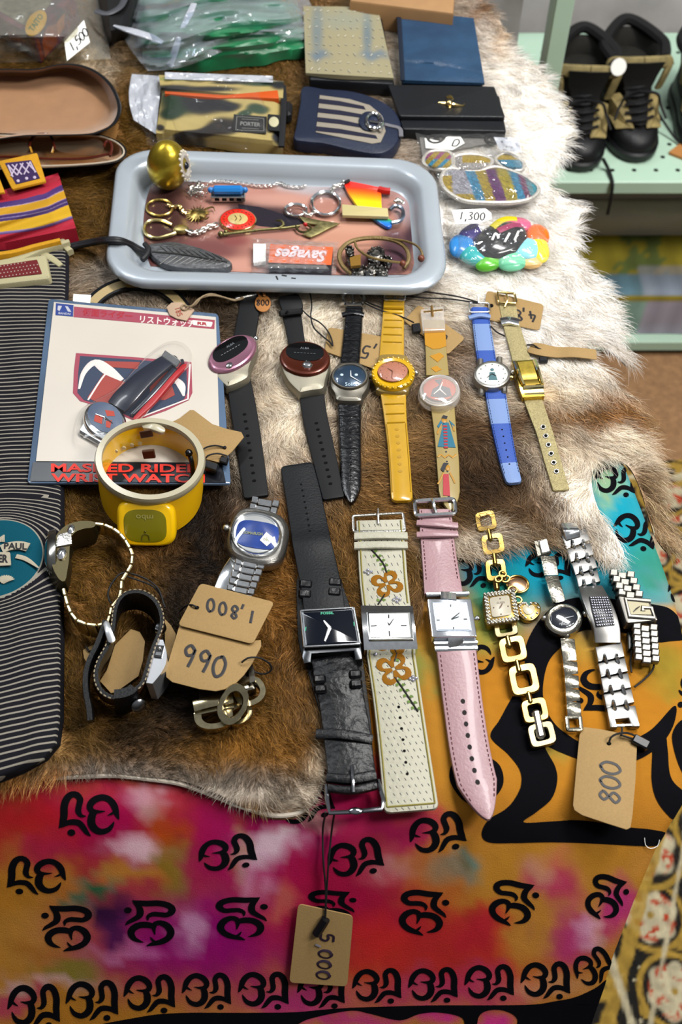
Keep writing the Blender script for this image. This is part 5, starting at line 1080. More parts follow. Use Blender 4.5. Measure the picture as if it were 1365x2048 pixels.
mb = MB(); zg = ZF + .0235; tube(mb, [tuple(P(x, y, zg)) for x, y in ((59, 294), (62, 280), (70, 271), (85, 268), (100, 271), (106, 284), (110, 297))], .0014, 8); tube(mb, [tuple(P(x, y, zg)) for x, y in ((208, 294), (212, 284), (220, 284), (224, 296), (220, 312))], .0014, 8); mb.build('bridge', mat('tortoise', '#5a2318', .25, coat=.4), gl_)
mb = MB()
for a in (60, 108): tube(mb, [tuple(P(a, 294, zg)), tuple(P(a + (4 if a < 80 else -4), 306, zg - .003))], .0012, 6)
mb.build('nose_pad', mat('amber', '#c08a28', .25), gl_)
for cx_, w_ in ((158, 50), (8, 50)):
    mb = MB(); disc(mb, cx_, 290, w_, 19, 4, zg - .0008, .0012, .0003, p=2.6); mb.build('lens', film('lens_glass', '#f4e4cc', gloss=.03, milky=.02, rough=.02, bump=0), gl_)
mb = MB(); tube(mb, [tuple(P(x, y, zg - .004)) for x, y in ((218, 308), (170, 317), (100, 318), (20, 314), (-60, 318))], .0013, 6); mb.build('temple', MATS['tortoise'], gl_)

# boxed toy in a clear bag with a price label
tyb = thing('boxed_toy', 'dark blue printed cardboard toy box in a clear bag, back of the table', 'box', P(40, 60, ZF))
mb = MB(); tp = [P(68, 74, ZF + .03), P(-60, 0, ZF + .03), P(30, -70, ZF + .03), P(150, -8, ZF + .03)]; prism(mb, tp, .03, .001); mb.build('carton', mat('toy_print', '#0c1040', .4, c2='#5a1a3a', noise=.75, nscale=55), tyb)
mb = MB(); prism(mb, [q + Vector((0, 0, .0006)) for q in [P(64, 60, ZF + .03), P(-30, 6, ZF + .03), P(40, -50, ZF + .03), P(104, 2, ZF + .03)]], .0005); mb.build('window', mat('window_grey', '#77766c', .2, noise=.5, nscale=120), tyb)
def facep(fa, fb, pts):   # points on a vertical side face given as (fraction along, fraction up)
    return [fa.lerp(fb, u) - Vector((0, 0, .03 * (1 - v))) for u, v in pts]
for (fa, fb, pts, col_) in ((tp[0], tp[3], [(.1, .05), (.4, .1), (.5, .7), (.3, .9), (.12, .6)], '#a0421a'), (tp[0], tp[3], [(.45, .3), (.62, .35), (.7, .8), (.5, .75)], '#b8662a'), (tp[0], tp[3], [(.02, .02), (.08, .02), (.08, .8), (.02, .85)], '#8a2a18'), (tp[0], tp[1], [(.25, .35), (.45, .35), (.48, .65), (.3, .75)], '#8c1f4c'), (tp[0], tp[1], [(.1, .1), (.3, .12), (.28, .3), (.12, .3)], '#2a5a8a')):
    n_ = (fb - fa).cross(Vector((0, 0, 1))).normalized(); n_ = n_ if n_.y < 0 else -n_; mb = MB(); prism(mb, [q + n_ * .0006 for q in facep(fa, fb, pts)], .0005, 0, n=n_); mb.build('print_shape', mat('toy' + col_, col_, .4, noise=.3, nscale=200), tyb)
mb = MB(); disc(mb, 72, 45, 29, 17, -55, ZF + .0335, .001, n=24); mb.build('yellow_sticker', mat('sticker_yellow', '#d8a80c', .5), tyb)
mb = MB(); text(mb, 'TAITO', 72, 45, 38, 12, -55, ZF + .0348, offset=.03); mb.build('sticker_print', mat('sticker_green', '#2f6a1c', .6), tyb)
mb = MB(); softpad(mb, [(-60, -40), (196, -40), (222, 118), (-60, 128)], ZF, lambda u, v: .037 * min(1, 3.2 * (1 - v)) * min(1, 3.5 * (1 - u)) + .004 * float(fbm(u * 8, v * 8, 101, 3)) + .003, 46, 30, skirt=False); mb.build('clear_bag', film('toy_bag', '#e8e6da', gloss=.10, milky=.13, rough=.12, bump=1, bscale=45), tyb)
mb = MB(); prism(mb, [P(*q, ZF + .030) for q in ((129, 84), (168, 40), (180, 84), (134, 121))], .0006); mb.build('price_label', white, tyb)
mb = MB(); hand(mb, '1,500', 156, 80, 17, (.68, -.74), (-.5, -.87), 2.2, ZF + .0306, adv=.62); mb.build('handwriting', ink, tyb)
mb = MB(); softpad(mb, [(185, -40), (300, -40), (262, 74), (215, 92)], ZF, lambda u, v: .03 * min(1, 5 * min(v, 1 - v)) * min(1, 5 * min(u, 1 - u)) + .002 * math.sin(u * 9), 24, 24); bp_ = mb.build('black_pouch', mat('pouch_black', '#0a0b0e', .6, bump=.4, bscale=200), label='black pouch with a grey strap between the toy box and the green garment', cat='pouch')
mb = MB(); tube(mb, [tuple(P(x, y, ZF + .033)) for x, y in ((192, 22), (215, 27), (240, 14), (252, -8))], .004, 8, flat=.4); mb.build('strap', mat('strap_grey', '#4c4e55', .5), bp_)
WL_ = None
# green garment in its bag
gg = thing('green_garment', 'folded green satin garment wrapped in clear plastic', 'garment', P(430, 70, ZF))
gfun = lambda u, v: .008 + .034 * math.sin(math.pi * min(1, max(0, u))) ** .5 * math.sin(math.pi * (.12 + .85 * v)) + .005 * float(fbm(u * 4, v * 11, 111, 3)) - .007 * max(0, math.sin(v * 13 + u * 2.5 + 3)) ** 6
mb = MB(); softpad(mb, [(285, -40), (585, -30), (622, 92), (292, 124)], ZF, gfun, 60, 46, edge=lambda u, v: (-18 * math.sin(math.pi * v) * (1 - u), 12 * math.sin(u * 3.1) * v)); mb.build('satin_cloth', mat('green_satin', '#05643a', .35, noise=.3, nscale=30, sheen=.3), gg)
mb = MB(); softpad(mb, [(240, -10), (600, -40), (650, 62), (296, 142)], ZF, lambda u, v: gfun(u, v) * 1.0 * min(1, 6 * u + .1) * min(1, 6 * (1 - u) + .2) + .006 + .007 * float(fbm(u * 6, v * 7, 113, 3)), 60, 40, skirt=False, edge=lambda u, v: (-24 * math.sin(math.pi * v) * (1 - u), 8 * math.sin(u * 9))); mb.build('clear_wrap', film('garment_bag_film', '#e4ecf4', gloss=.14, milky=.17, rough=.14, bump=1, bscale=35), gg)
mb = MB(); strap(mb, [(228, 50, .03), (262, 60, .034), (300, 72, .03), (326, 84, .026)], [6, 18, 20, 10], .0015, ZF, ('none', 'none'))
strap(mb, [(338, 132, .006), (350, 100, .02), (362, 62, .034), (378, 30, .042), (388, 6, .044)], [20, 16, 10, 14, 12], .001, ZF, ('none', 'none')); mb.build('bag_fold', MATS['milky_bag'], gg, kind='stuff')

# tribal zipped purse
pu = thing('woven_purse', 'red, yellow and purple woven fabric purse with square appliqué flap', 'purse', P(40, 410, ZF))
PQ = [(-70, 404), (116, 346), (152, 456), (-70, 502)]
BND = [(0, '#b51232'), (.235, '#b51232'), (.24, '#45246e'), (.33, '#45246e'), (.335, '#b59fc0'), (.35, '#d09a06'), (.475, '#d09a06'), (.48, '#b59fc0'), (.49, '#3d2168'), (.535, '#3d2168'), (.54, '#9a8ab4'), (.56, '#3d2168'), (.60, '#3d2168'), (.605, '#d8a808'), (.80, '#d8a808'), (.805, '#8a7ab0'), (.85, '#45246e'), (.86, '#b51232'), (1.01, '#b51232')]
BK = np.array([b[0] for b in BND]); BC = np.array([hx(b[1]) for b in BND])
def puc(u, v):
    t = v + .035 * math.sin(u * 7) - .03 * math.exp(-((u - .82) / .07) ** 2) * (1 - v); t = max(0, min(1, t)); return tuple(np.array([np.interp(t, BK, BC[:, i]) for i in range(3)]) * .62)
mb = MB(); softpad(mb, PQ, ZF, lambda u, v: .014 + .008 * math.sin(math.pi * v) * min(1, 6 * (1 - u)) + .0018 * math.sin(v * 22 + 4 * u), 60, 90, colf=puc); mb.build('striped_body', fab, pu)
yel = mat('purse_yellow', '#d89c06', .8, noise=.1, nscale=300, bump=.3, bscale=1500)
mb = MB(); qplate(mb, [(-4, 322), (74, 305), (92, 362), (24, 378)], ZF + .0225, .0022, 3, .0008); mb.build('flap', yel, pu)
mb = MB(); qplate(mb, [(-60, 330), (-8, 338), (10, 384), (-60, 392)], ZF + .0225, .0020, 3, .0008); mb.build('flap', yel, pu)
mb = MB(); qplate(mb, [(10, 326), (62, 320), (80, 356), (32, 368)], ZF + .0247, .0006, 1); mb.build('purple_patch', mat('purse_purple', '#321650', .8), pu)
mb = MB(); zz = ZF + .0257
for a, b in (((16, 330), (34, 350)), ((34, 328), (22, 352)), ((24, 329), (44, 349)), ((46, 326), (34, 351)), ((40, 327), (58, 346)), ((60, 324), (48, 349)), ((54, 325), (72, 344)), ((16, 330), (26, 354)), ((60, 323), (71, 345))): tube(mb, [tuple(P(*a, zz)), tuple(P(*b, zz))], .0008, 5, smooth=False, flat=.4)
for x, y in ((36, 361), (53, 356), (69, 354)): disc(mb, x, y, 3.5, 3, 0, zz - .0003, .0005, n=8)
mb.build('appliqué_stitching'.replace('é', 'e'), mat('lilac_thread', '#cdbcd4', .8), pu)
mb = MB(); strap(mb, [(-60, 378), (10, 392), (60, 384), (118, 352)], [24, 34, 30, 16], .016, ZF, ('none', 'round')); mb.build('red_top_band', mat('purse_red', '#a30d2a', .8, bump=.3, bscale=900), pu)
p2_ = thing('lined_pouch', 'cream edged pouch with dark red dotted patch under the woven purse', 'pouch', P(40, 530, ZF))
crm = mat('cream_cloth', '#bdb58e', .85, bump=.3, bscale=700)
mb = MB(); strap(mb, [(-60, 532), (20, 520), (80, 497), (118, 486), (138, 480)], [16, 18, 14, 12, 10], .010, ZF, ('none', 'square')); mb.build('cream_edge', crm, p2_)
mb = MB(); strap(mb, [(-60, 512), (20, 503), (70, 490), (120, 478)], [10, 12, 12, 10], .012, ZF + .002, ('none', 'none')); mb.build('ochre_edge', yel, p2_)
mb = MB(); strap(mb, [(84, 505), (104, 516), (122, 530)], [16, 16, 12], .006, ZF, ('none', 'square')); strap(mb, [(122, 478), (130, 490), (140, 500)], [14, 14, 14], .006, ZF, ('none', 'square')); mb.build('cream_tab', crm, p2_)
mb = MB(); qplate(mb, [(-70, 532), (92, 507), (102, 556), (-70, 576)], ZF, .012, 8, .003); mb.build('body', crm, p2_)
mb = MB(); qplate(mb, [(-70, 541), (74, 519), (84, 547), (-70, 564)], ZF + .0122, .0005, 2); mb.build('dotted_patch', mat('dark_red_cloth', '#6e0a10', .8), p2_)
mb = MB()
for j in range(4):
    for i in range(13):
        x, y = -6 + i * 7 + (j % 2) * 3.5, 533 + j * 7 - i * 1.05
        if y > 524 and x < 78: disc(mb, x, y, 1.3, 1.1, 0, ZF + .0127, .0003, n=6)
mb.build('white_dots', mat('dot_white', '#c9b8b0', .8), p2_, kind='stuff')

# striped scarf
sf = thing('striped_scarf', 'black knitted scarf with fine grey stripes and a teal embroidered roundel', 'scarf', P(30, 1000, ZF))
edge = [(500, 138), (560, 138), (620, 136), (700, 134), (800, 130), (900, 128), (1000, 128), (1100, 127), (1300, 128), (1440, 127), (1490, 120), (1520, 96), (1545, 50), (1565, 0), (1600, -90)]
ey_, ex_ = [a for a, _ in edge], [b for _, b in edge]
rows = np.concatenate([np.arange(500, 900, 4), np.arange(900, 1490, 5), np.arange(1490, 1604, 3)]); nu_ = 60; V = []; ph = []
ctr = P(0, 1140, ZF); Rr = .0335; lastc = []
for y in rows:
    xr = float(np.interp(y, ey_, ex_))
    for i in range(nu_ + 1):
        u = i / nu_; x = -120 + (xr + 120) * u ** .8
        h = .012 + .004 * math.sin(math.pi * min(1, (u) * 1.0)) - .009 * max(0, (u - .93) / .07) ** 2 + .003 * float(fbm(u * 3, y / 150, 121, 2)) - .012 * max(0, (y - 1480) / 120) ** 2
        h = h * (.38 + .62 * min(1, max(0, (y - 965) / 90))) if y > 560 else h * .38; q = P(x, y, ZF + max(.001, h)); V.append(q); dx, dy = q.x - ctr.x, q.y - ctr.y; r2 = dx * dx + dy * dy
        k = 1 - min(.98, (Rr * 1.05) ** 2 / max(r2, 1e-6)); psi = dy * k + (.30 * dx * (1 if dy < 0 else -.12) * min(1, abs(dy) / .08)) * (-1 if dy < 0 else 1) + .006 * float(fbm(q.x * 12, q.y * 9, 122, 2)) * (1 if dy > .06 else 0)
        ph.append((psi / .0047 + 100, math.sqrt(r2) / Rr, u))
mb = MB(); F = [(j * (nu_ + 1) + i, (j + 1) * (nu_ + 1) + i, (j + 1) * (nu_ + 1) + i + 1, j * (nu_ + 1) + i + 1) for j in range(len(rows) - 1) for i in range(nu_)]
b = len(V); R_ = [j * (nu_ + 1) + nu_ for j in range(len(rows))]; V += [Vector((V[i].x, V[i].y, ZF)) for i in R_]; ph += [ph[i] for i in R_]; F += [(R_[j], R_[j + 1], b + j + 1, b + j)[::-1] for j in range(len(R_) - 1)]
mb.add(V, F); mb.c = ph
sm_ = mat('stripe_knit', '#0c0c0e', .9, spec=.12, attr=True, bump=.3, bscale=1500); nt = sm_.node_tree; p_ = nt.nodes['Principled BSDF']; at_ = [n for n in nt.nodes if n.type == 'ATTRIBUTE'][0]
for l in list(p_.inputs['Base Color'].links): nt.links.remove(l)
sp = nt.nodes.new('ShaderNodeSeparateColor'); nt.links.new(at_.outputs['Color'], sp.inputs[0])
def mth(op, a, b=None, c=None):
    n = nt.nodes.new('ShaderNodeMath'); n.operation = op
    for i, q in enumerate((a, b, c)):
        if q is None: continue
        if isinstance(q, (int, float)): n.inputs[i].default_value = q
        else: nt.links.new(q, n.inputs[i])
    return n.outputs[0]
frac = mth('FRACT', sp.outputs[0]); tri_ = mth('ABSOLUTE', mth('SUBTRACT', frac, .5)); line = mth('LESS_THAN', tri_, .135)
line2 = mth('MULTIPLY', line, mth('LESS_THAN', sp.outputs[2], .965))
m1 = nt.nodes.new('ShaderNodeMix'); m1.data_type = 'RGBA'; m1.inputs[6].default_value = (.006, .006, .009, 1); m1.inputs[7].default_value = (*hx('#7d786e'), 1); nt.links.new(line2, m1.inputs[0])
m2 = nt.nodes.new('ShaderNodeMix'); m2.data_type = 'RGBA'; m2.inputs[7].default_value = (*hx('#04404f'), 1); nt.links.new(m1.outputs[2], m2.inputs[6]); nt.links.new(mth('LESS_THAN', sp.outputs[1], 1.0), m2.inputs[0])
m3 = nt.nodes.new('ShaderNodeMix'); m3.data_type = 'RGBA'; m3.inputs[7].default_value = (*hx('#7f7b70'), 1); nt.links.new(m2.outputs[2], m3.inputs[6]); nt.links.new(mth('LESS_THAN', mth('ABSOLUTE', mth('SUBTRACT', sp.outputs[1], 1.015)), .015), m3.inputs[0])
nt.links.new(m3.outputs[2], p_.inputs['Base Color']); mb.build('knit_fabric', sm_, sf, angle=60)
tan_ = mat('banner_cream', '#b9b09a', .8); zz = ZF + .0172
mb = MB(); strap(mb, [(3, 1098), (18, 1092), (38, 1090), (56, 1094)], [22, 20, 20, 20], .0008, zz, ('none', 'none'))
strap(mb, [(32, 1112), (48, 1116), (62, 1124), (78, 1136)], [10, 10, 8, 3], .0006, zz - .0005, ('none', 'point')); mb.build('banner', tan_, sf)
mb = MB(); qplate(mb, [(-12, 1104), (20, 1104), (22, 1130), (-12, 1132)], zz, .0009, 3); mb.build('banner', tan_, sf)
mb = MB(); text(mb, 'PAUL', 31, 1092, 46, 13, 2, zz + .0012, offset=.03); text(mb, 'ER', 6, 1117, 20, 16, 2, zz + .0012, offset=.04); mb.build('embroidered_letters', black, sf)
mb = MB()
for k in range(9):
    a = -2.6 + k * .28; x, y = 6 + 18 * math.cos(a), 1162 + 12 * math.sin(a); tube(mb, [(*P(6, 1166, zz), 1), (*P((x + 6) / 2 + 2, (y + 1162) / 2, zz + .0005), 1.4), (*P(x + 6, y, zz), .4)], .0009, 5, flat=.4)
for k in range(4): tube(mb, [(*P(-4 + k * 4, 1084, zz), .6), (*P(-2 + k * 3, 1076 - k * 2, zz), 1)], .0008, 5, flat=.4)
mb.build('embroidered_flourish', tan_, sf, kind='stuff')

# sequin clips in a header bag
sq = thing('glitter_brooch', 'glittery moth shaped patch with yellow, purple and blue stripes in clear bag', 'brooch', P(975, 370, ZF))
glm = mat('glitter', '#ffffff', .3, metal=.15, attr=True, noise=.5, nscale=900, bump=2, bscale=1500)
def gpatch(name, out, z, t, colf, rim=True):
    mb = MB(); sp_ = [tuple(q[:2]) for q in spline([(x, y, 0) for x, y in out], 6, True)]
    xs_ = [p[0] for p in sp_]; ys_ = [p[1] for p in sp_]; V = []; C = []; nx_, ny_ = 60, 26; idx = {}
    for j in range(ny_ + 1):
        y = min(ys_) + (max(ys_) - min(ys_)) * (.02 + .96 * j / ny_); xx = sorted([sp_[i][0] + (y - sp_[i][1]) / (sp_[(i + 1) % len(sp_)][1] - sp_[i][1]) * (sp_[(i + 1) % len(sp_)][0] - sp_[i][0]) for i in range(len(sp_)) if (sp_[i][1] > y) != (sp_[(i + 1) % len(sp_)][1] > y)])
        xa, xb = xx[0], xx[-1]
        for i in range(nx_ + 1):
            x = xa + (xb - xa) * i / nx_; e = min(1, 4 * min(i / nx_, 1 - i / nx_) + .1, 4 * min(j / ny_, 1 - j / ny_) + .1); V.append(P(x, y, z + t * (.4 + .6 * e) + random.uniform(0, .0004))); c = colf(x, y); k = random.uniform(.35, 1.0); C.append(tuple(q * k for q in (hx(c)))) 
    mb.add(V, [(j * (nx_ + 1) + i, (j + 1) * (nx_ + 1) + i, (j + 1) * (nx_ + 1) + i + 1, j * (nx_ + 1) + i + 1) for j in range(ny_) for i in range(nx_)]); mb.c = C; o = mb.build(name, glm, sq, angle=180)
    mb = MB(); tube(mb, [tuple(P(x, y, z + t * .4)) for x, y in sp_], .0022, 8, True, smooth=False); mb.build('padded_rim', mat('silver_rim', '#b9b4ac', .4, .4, noise=.3, nscale=700), sq)
def bodyc(x, y):
    t = x + (y - 372) * -.35
    if x < 905: return '#c9a80c' if y > 350 else '#cfcfd8'
    if t < 942: return '#b7b5c2' if y < 388 else '#c0a210'
    return '#2b93c0' if t < 962 else '#b89c10' if t < 982 else '#6c1f74' if t < 1004 else '#bda90c' if t < 1028 else '#2b93c0' if t < 1044 else '#7a1f60' if t < 1056 else '#4f9fb0'
gpatch('body', [(884, 352), (900, 338), (950, 345), (990, 335), (1030, 345), (1060, 360), (1078, 378), (1066, 396), (1030, 405), (980, 406), (930, 402), (898, 386), (884, 368)], ZF + .006, .007, bodyc)
gpatch('wing', [(848, 318), (858, 306), (880, 303), (902, 308), (908, 330), (892, 340), (866, 336), (850, 330)], ZF + .006, .006, lambda x, y: '#c9a80c' if (x + y) % 23 < 13 else ('#1c9cc8' if y > 318 else '#b04a8a'))
gpatch('wing', [(905, 318), (930, 310), (962, 312), (985, 322), (970, 340), (940, 345), (912, 338)], ZF + .006, .006, lambda x, y: '#bfb8b4' if y > 325 or x < 925 else '#c9a80c')
gpatch('wing', [(992, 318), (1010, 308), (1030, 314), (1048, 328), (1042, 342), (1020, 338), (1000, 330)], ZF + .006, .006, lambda x, y: '#3f9fc4' if y > 320 else '#c9a80c')
hdc = thing('header_card', 'grey header card printed with dark rings above the glitter patch', 'card', P(920, 270, ZF))
mb = MB(); qplate(mb, [(838, 262), (1000, 236), (1012, 280), (845, 312)], ZF + .001, .001, 3); mb.build('card', mat('grey_card', '#7d7a76', .6), hdc)
dkr = mat('card_dark', '#221e1c', .6)
for (x, y, r) in ((873, 276, 17), (932, 261, 16), (982, 258, 13), (985, 278, 12)):
    mb = MB(); ring(mb, x, y, r, r * .7, -12, ZF + .0022, .0022, sides=6); disc(mb, x + 1, y + 1, r * .38, r * .3, 0, ZF + .0018, .0008); mb.build('printed_ring', dkr, hdc)
mb = MB(); poly(mb, [(850, 276), (880, 282), (915, 262), (930, 286), (905, 300), (852, 296)], ZF + .003, .0006); mb.build('paper_label', white, hdc)
mb = MB(); tube(mb, [tuple(P(x, y, ZF + .004)) for x, y in ((905, 290), (910, 280), (918, 279), (919, 286), (912, 292), (904, 291))], .0007, 5, flat=.3); mb.build('handwriting', ink, hdc)
mb = MB(); softpad(mb, [(828, 252), (1012, 232), (1090, 412), (868, 418)], ZF, lambda u, v: .006 + .013 * min(1, 5 * (v - .15 if v > .15 else 0)) * min(1, 8 * min(u, 1 - u) + .1) * min(1, 9 * (1 - v)) + .003 * float(fbm(u * 9, v * 9, 131, 3)), 46, 40, skirt=False); sqb = mb.build('clear_bag', film('clip_bag', gloss=.13, milky=.03, rough=.07, bump=1, bscale=60), label='clear plastic bag holding the glittery moth patch', cat='bag')
mb = MB(); softpad(mb, [(988, 274), (1035, 276), (1045, 305), (1000, 300)], ZF + .012, lambda u, v: .003 * float(fbm(u * 5, v * 5, 132, 2)) + .003, 12, 8, skirt=False); mb.build('sealing_tape', MATS['milky_bag'], sqb)
# bead bracelet in bag
bb = thing('bead_bracelet', 'bracelet of large rainbow coloured oval beads around one black painted bead', 'bracelet', P(1010, 480, ZF))
for (x, y, rx, ry, ro, h_, colr_) in ((942, 458, 26, 16, -30, .012, '#3a2a86'), (925, 482, 26, 22, 0, .012, '#2f78b8'), (952, 502, 34, 17, 15, .012, '#159a9c'), (978, 517, 26, 14, -8, .011, '#58b030'), (1026, 512, 30, 18, 0, .012, '#6fc09a'), (1052, 487, 34, 22, 8, .014, '#7cc0cc'), (1080, 486, 20, 30, -20, .012, '#dcc80a'), (1078, 462, 24, 22, 30, .013, '#e06418'), (1036, 440, 30, 13, 5, .012, '#d05078'), (1064, 516, 24, 12, 0, .009, '#d8b070')):
    mb = MB(); c, ex, ey = EL(x, y, rx, ry, ro, ZF + h_); lathe(mb, c, ex, ey, [(.05, -h_)] + [(math.sin(math.pi * k / 10), -h_ * .5 - h_ * .5 * math.cos(math.pi * k / 10)) for k in range(1, 10)] + [(.02, 0)], 24, 2.3); mb.build('bead', mat('bead' + colr_, colr_, .22, coat=.3), bb)
mb = MB(); c, ex, ey = EL(1006, 466, 54, 33, -14, ZF + .019); prb = [(math.sin(math.pi * k / 12), -.0085 - .0085 * math.cos(math.pi * k / 12)) for k in range(1, 12)]; lathe(mb, c, ex, ey, [(.05, -.017)] + prb + [(.02, 0)], 28, 2.2); mb.build('bead', mat('bead_black', '#0d0e14', .18, coat=.5), bb, label='black painted bead')
mb = MB()
for q, mi, r in (([(985, 455), (1000, 443), (1016, 437), (1034, 438)], 0, .0035), ([(996, 462), (1010, 456), (1026, 450), (1042, 450)], 1, .0035), ([(985, 480), (992, 466), (998, 476)], 2, .001), ([(1010, 484), (1020, 466)], 2, .001), ([(1030, 480), (1038, 462)], 2, .001)):
    tube(mb, [tuple(P(x, y, ZF + .0200 - ((x - 1006) / 54) ** 2 * .006)) for x, y in q], r, 6, mi=mi, flat=.35)
mb.build('painted_wave', [mat('paint_yellow', '#d8c80a', .3), mat('paint_pink', '#a81f5c', .3), white], bb)
mb = MB(); softpad(mb, [(896, 424), (1098, 424), (1124, 532), (906, 538)], ZF, lambda u, v: .003 + .019 * min(1, 6 * min(v, 1 - v)) * min(1, 6 * min(u, 1 - u)) + .003 * float(fbm(u * 10, v * 8, 141, 3)), 46, 30, skirt=False); bbb = mb.build('clear_bag', MATS['clip_bag'], label='clear plastic bag holding the rainbow bead bracelet', cat='bag')
mb = MB(); poly(mb, [(904, 420), (972, 417), (983, 426), (984, 438), (960, 446), (912, 448)], ZF + .0235, .0006); lb_ = mb.build('price_label', white, label='white price label reading 1,300 on the bead bracelet bag', cat='price label')
mb = MB(); hand(mb, '1,300', 944, 432, 15, (1, .04), (.15, -1), 2.6, ZF + .0243, adv=.8); hp = mb.build('handwriting', ink, None); hp.parent = lb_; hp.location = hp.location - lb_.location

# cream ring lying under the blister card
rg_ = thing('cream_hoop', 'flat cream and black ring lying partly under the watch card', 'ring', P(272, 655, ZF))
mb = MB(); c, ex, ey = EL(272, 655, 122, 107, 0, ZF + .0035); lathe(mb, c, ex, ey, [(.76, -.0035), (1, -.0035), (1.0, 0), (.955, .0003), (.95, -.0004), (.80, -.0004), (.795, .0003), (.76, 0), (.76, -.0035)], 60, mis=[0, 0, 0, 0, 1, 0, 0, 0, 0], cap=False); mb.build('hoop', [mat('ring_black', '#101216', .3), mat('ring_cream', '#bfa877', .5)], rg_)
mb = MB(); poly(mb, [(251, 553), (290, 552), (290, 574), (254, 575)], ZF + .0033, .0005); mb.build('tape_patch', mat('masking_tape', '#c99a48', .6), rg_)
mb = MB(); poly(mb, [(147, 588), (182, 590), (180, 606), (146, 602)], ZF + .0085, .0006); mb.build('white_tab', white, rg_)

# blister card
bcrd = thing('blister_card', 'carded toy wristwatch pack with red lettering in clear plastic sleeve', 'card', P(255, 790, ZF))
mb = MB(); qplate(mb, [(97, 597), (437, 627), (462, 968), (54, 966)], ZF + .0066, .0020, 8, .0006); mb.build('sleeve', mat('sleeve_blue', '#4a5c73', .12, coat=.6, noise=.3, nscale=12), bcrd)
CZ = ZF + .0088
mb = MB(); poly(mb, [(108, 604), (432, 634), (441, 925), (72, 922)], CZ, .0008); mb.build('card_face', mat('card_white', '#b3aca2', .35, noise=.06, nscale=9, coat=.2), bcrd)
mb = MB(); poly(mb, [(66, 924), (444, 927), (452, 965), (60, 962)], CZ, .0006); mb.build('dark_band', mat('band_dark', '#1c1f28', .25, noise=.4, nscale=20), bcrd)
cz = CZ + .0011
mb = MB(); text(mb, 'MASKED RIDER', 252, 936, 300, 17, .3, cz, offset=.03); text(mb, 'WRIST WATCH', 256, 956, 308, 17, .3, cz, offset=.03); mb.build('red_lettering', mat('letter_red', '#c2281a', .5), bcrd)
mb = MB(); poly(mb, [(148, 613), (430, 640), (429, 658), (147, 634)], CZ + .0008, .0002); mb.build('header_band', mat('pink_print', '#a8465a', .5), bcrd)
mb = MB(); text(mb, 'リストウォッチ', 335, 643, 110, 15, 5, cz, offset=.02, res=2); qplate(mb, [(384, 640), (426, 644), (423, 654), (386, 650)], CZ + .0010, .0002, 3); mb.build('white_lettering', mat('print_white', '#c4bcb8', .5), bcrd)
mb = MB(); text(mb, '仮面ライダー', 215, 628, 100, 15, 5, cz, offset=.03, res=2); text(mb, 'RR', 405, 647, 20, 6, 5, cz + .0003, offset=.04); mb.build('red_script', mat('script_red', '#b02434', .5), bcrd)
mb = MB(); poly(mb, [(112, 606), (147, 610), (146, 633), (111, 630)], CZ + .0008, .0003); mb.build('blue_badge', mat('badge_blue', '#243f90', .5), bcrd)
mb = MB(); poly(mb, [(116, 611), (124, 612), (119, 622), (115, 620)], cz, .0002); poly(mb, [(130, 612), (136, 613), (143, 624), (136, 623)], cz, .0002); text(mb, 'BANDAI', 129, 627, 24, 4, 4, cz + .0001, offset=.02); mb.build('badge_mark', mat('badge_white', '#c8c8d4', .5), bcrd)
SHD = [(152, 706), (266, 714), (383, 724), (385, 785), (378, 800), (330, 822), (270, 842), (215, 818), (160, 802), (146, 786), (148, 740)]
mb = MB(); poly(mb, SHD, CZ + .0008, .0003); mb.build('shield_border', MATS['pink_print'], bcrd)
mb = MB(); poly(mb, scaled(SHD, .92), CZ + .0011, .0002); mb.build('shield_field', mat('shield_blue', '#33405a', .5), bcrd)
mb = MB(); poly(mb, [(175, 795), (212, 740), (250, 765), (240, 808), (210, 812)], CZ + .0013, .0002); poly(mb, [(300, 772), (335, 740), (350, 790), (330, 800), (300, 800)], CZ + .0013, .0002); poly(mb, [(200, 722), (280, 724), (275, 738), (220, 734)], CZ + .0013, .0002); mb.build('shield_red', mat('shield_redprint', '#a8443c', .5), bcrd)
mb = MB(); tube(mb, [(*P(158, 778, cz + .0004), .4), (*P(168, 745, cz + .0004), 1), (*P(190, 725, cz + .0004), 1.6), (*P(215, 740, cz + .0004), 2.2), (*P(245, 760, cz + .0004), .8)], .0022, 6, flat=.12); tube(mb, [(*P(345, 752, cz + .0004), .5), (*P(362, 770, cz + .0004), 1.6), (*P(368, 792, cz + .0004), .4)], .002, 6, flat=.12)
tube(mb, [tuple(P(x, y, cz + .0004)) for x, y in ((176, 800), (200, 762), (216, 742))], .0008, 5, flat=.2); tube(mb, [tuple(P(x, y, cz + .0004)) for x, y in ((272, 838), (376, 798), (380, 728))], .0008, 5, flat=.2, smooth=False); mb.build('shield_lines', MATS['print_white'], bcrd)
tw_ = thing('toy_wristwatch', 'toy wristwatch with silver case and black strap sealed in the card blister', 'watch', P(250, 800, CZ))
mb = MB(); strap(mb, [(352, 712, 0), (330, 722, .004), (290, 752, .006), (250, 792, .006), (232, 812, .004)], [36, 36, 44, 50, 46], .003, CZ + .001, ('round', 'none')); mb.build('strap', mat('toy_strap', '#1a2133', .3, coat=.3), tw_)
mb = MB(); strap(mb, [(372, 728, 0), (345, 752, .002), (305, 800, .002), (268, 838, .001)], [12, 16, 16, 10], .003, CZ, ('round', 'round')); mb.build('red_strap_end', mat('toy_red', '#b8101c', .4), tw_)
mb = MB(); strap(mb, [(366, 718, 0), (338, 748, .002), (300, 790, .002), (262, 828, .001)], [10, 12, 12, 10], .004, CZ, ('round', 'round')); mb.build('strap_underside', MATS['toy_strap'], tw_)
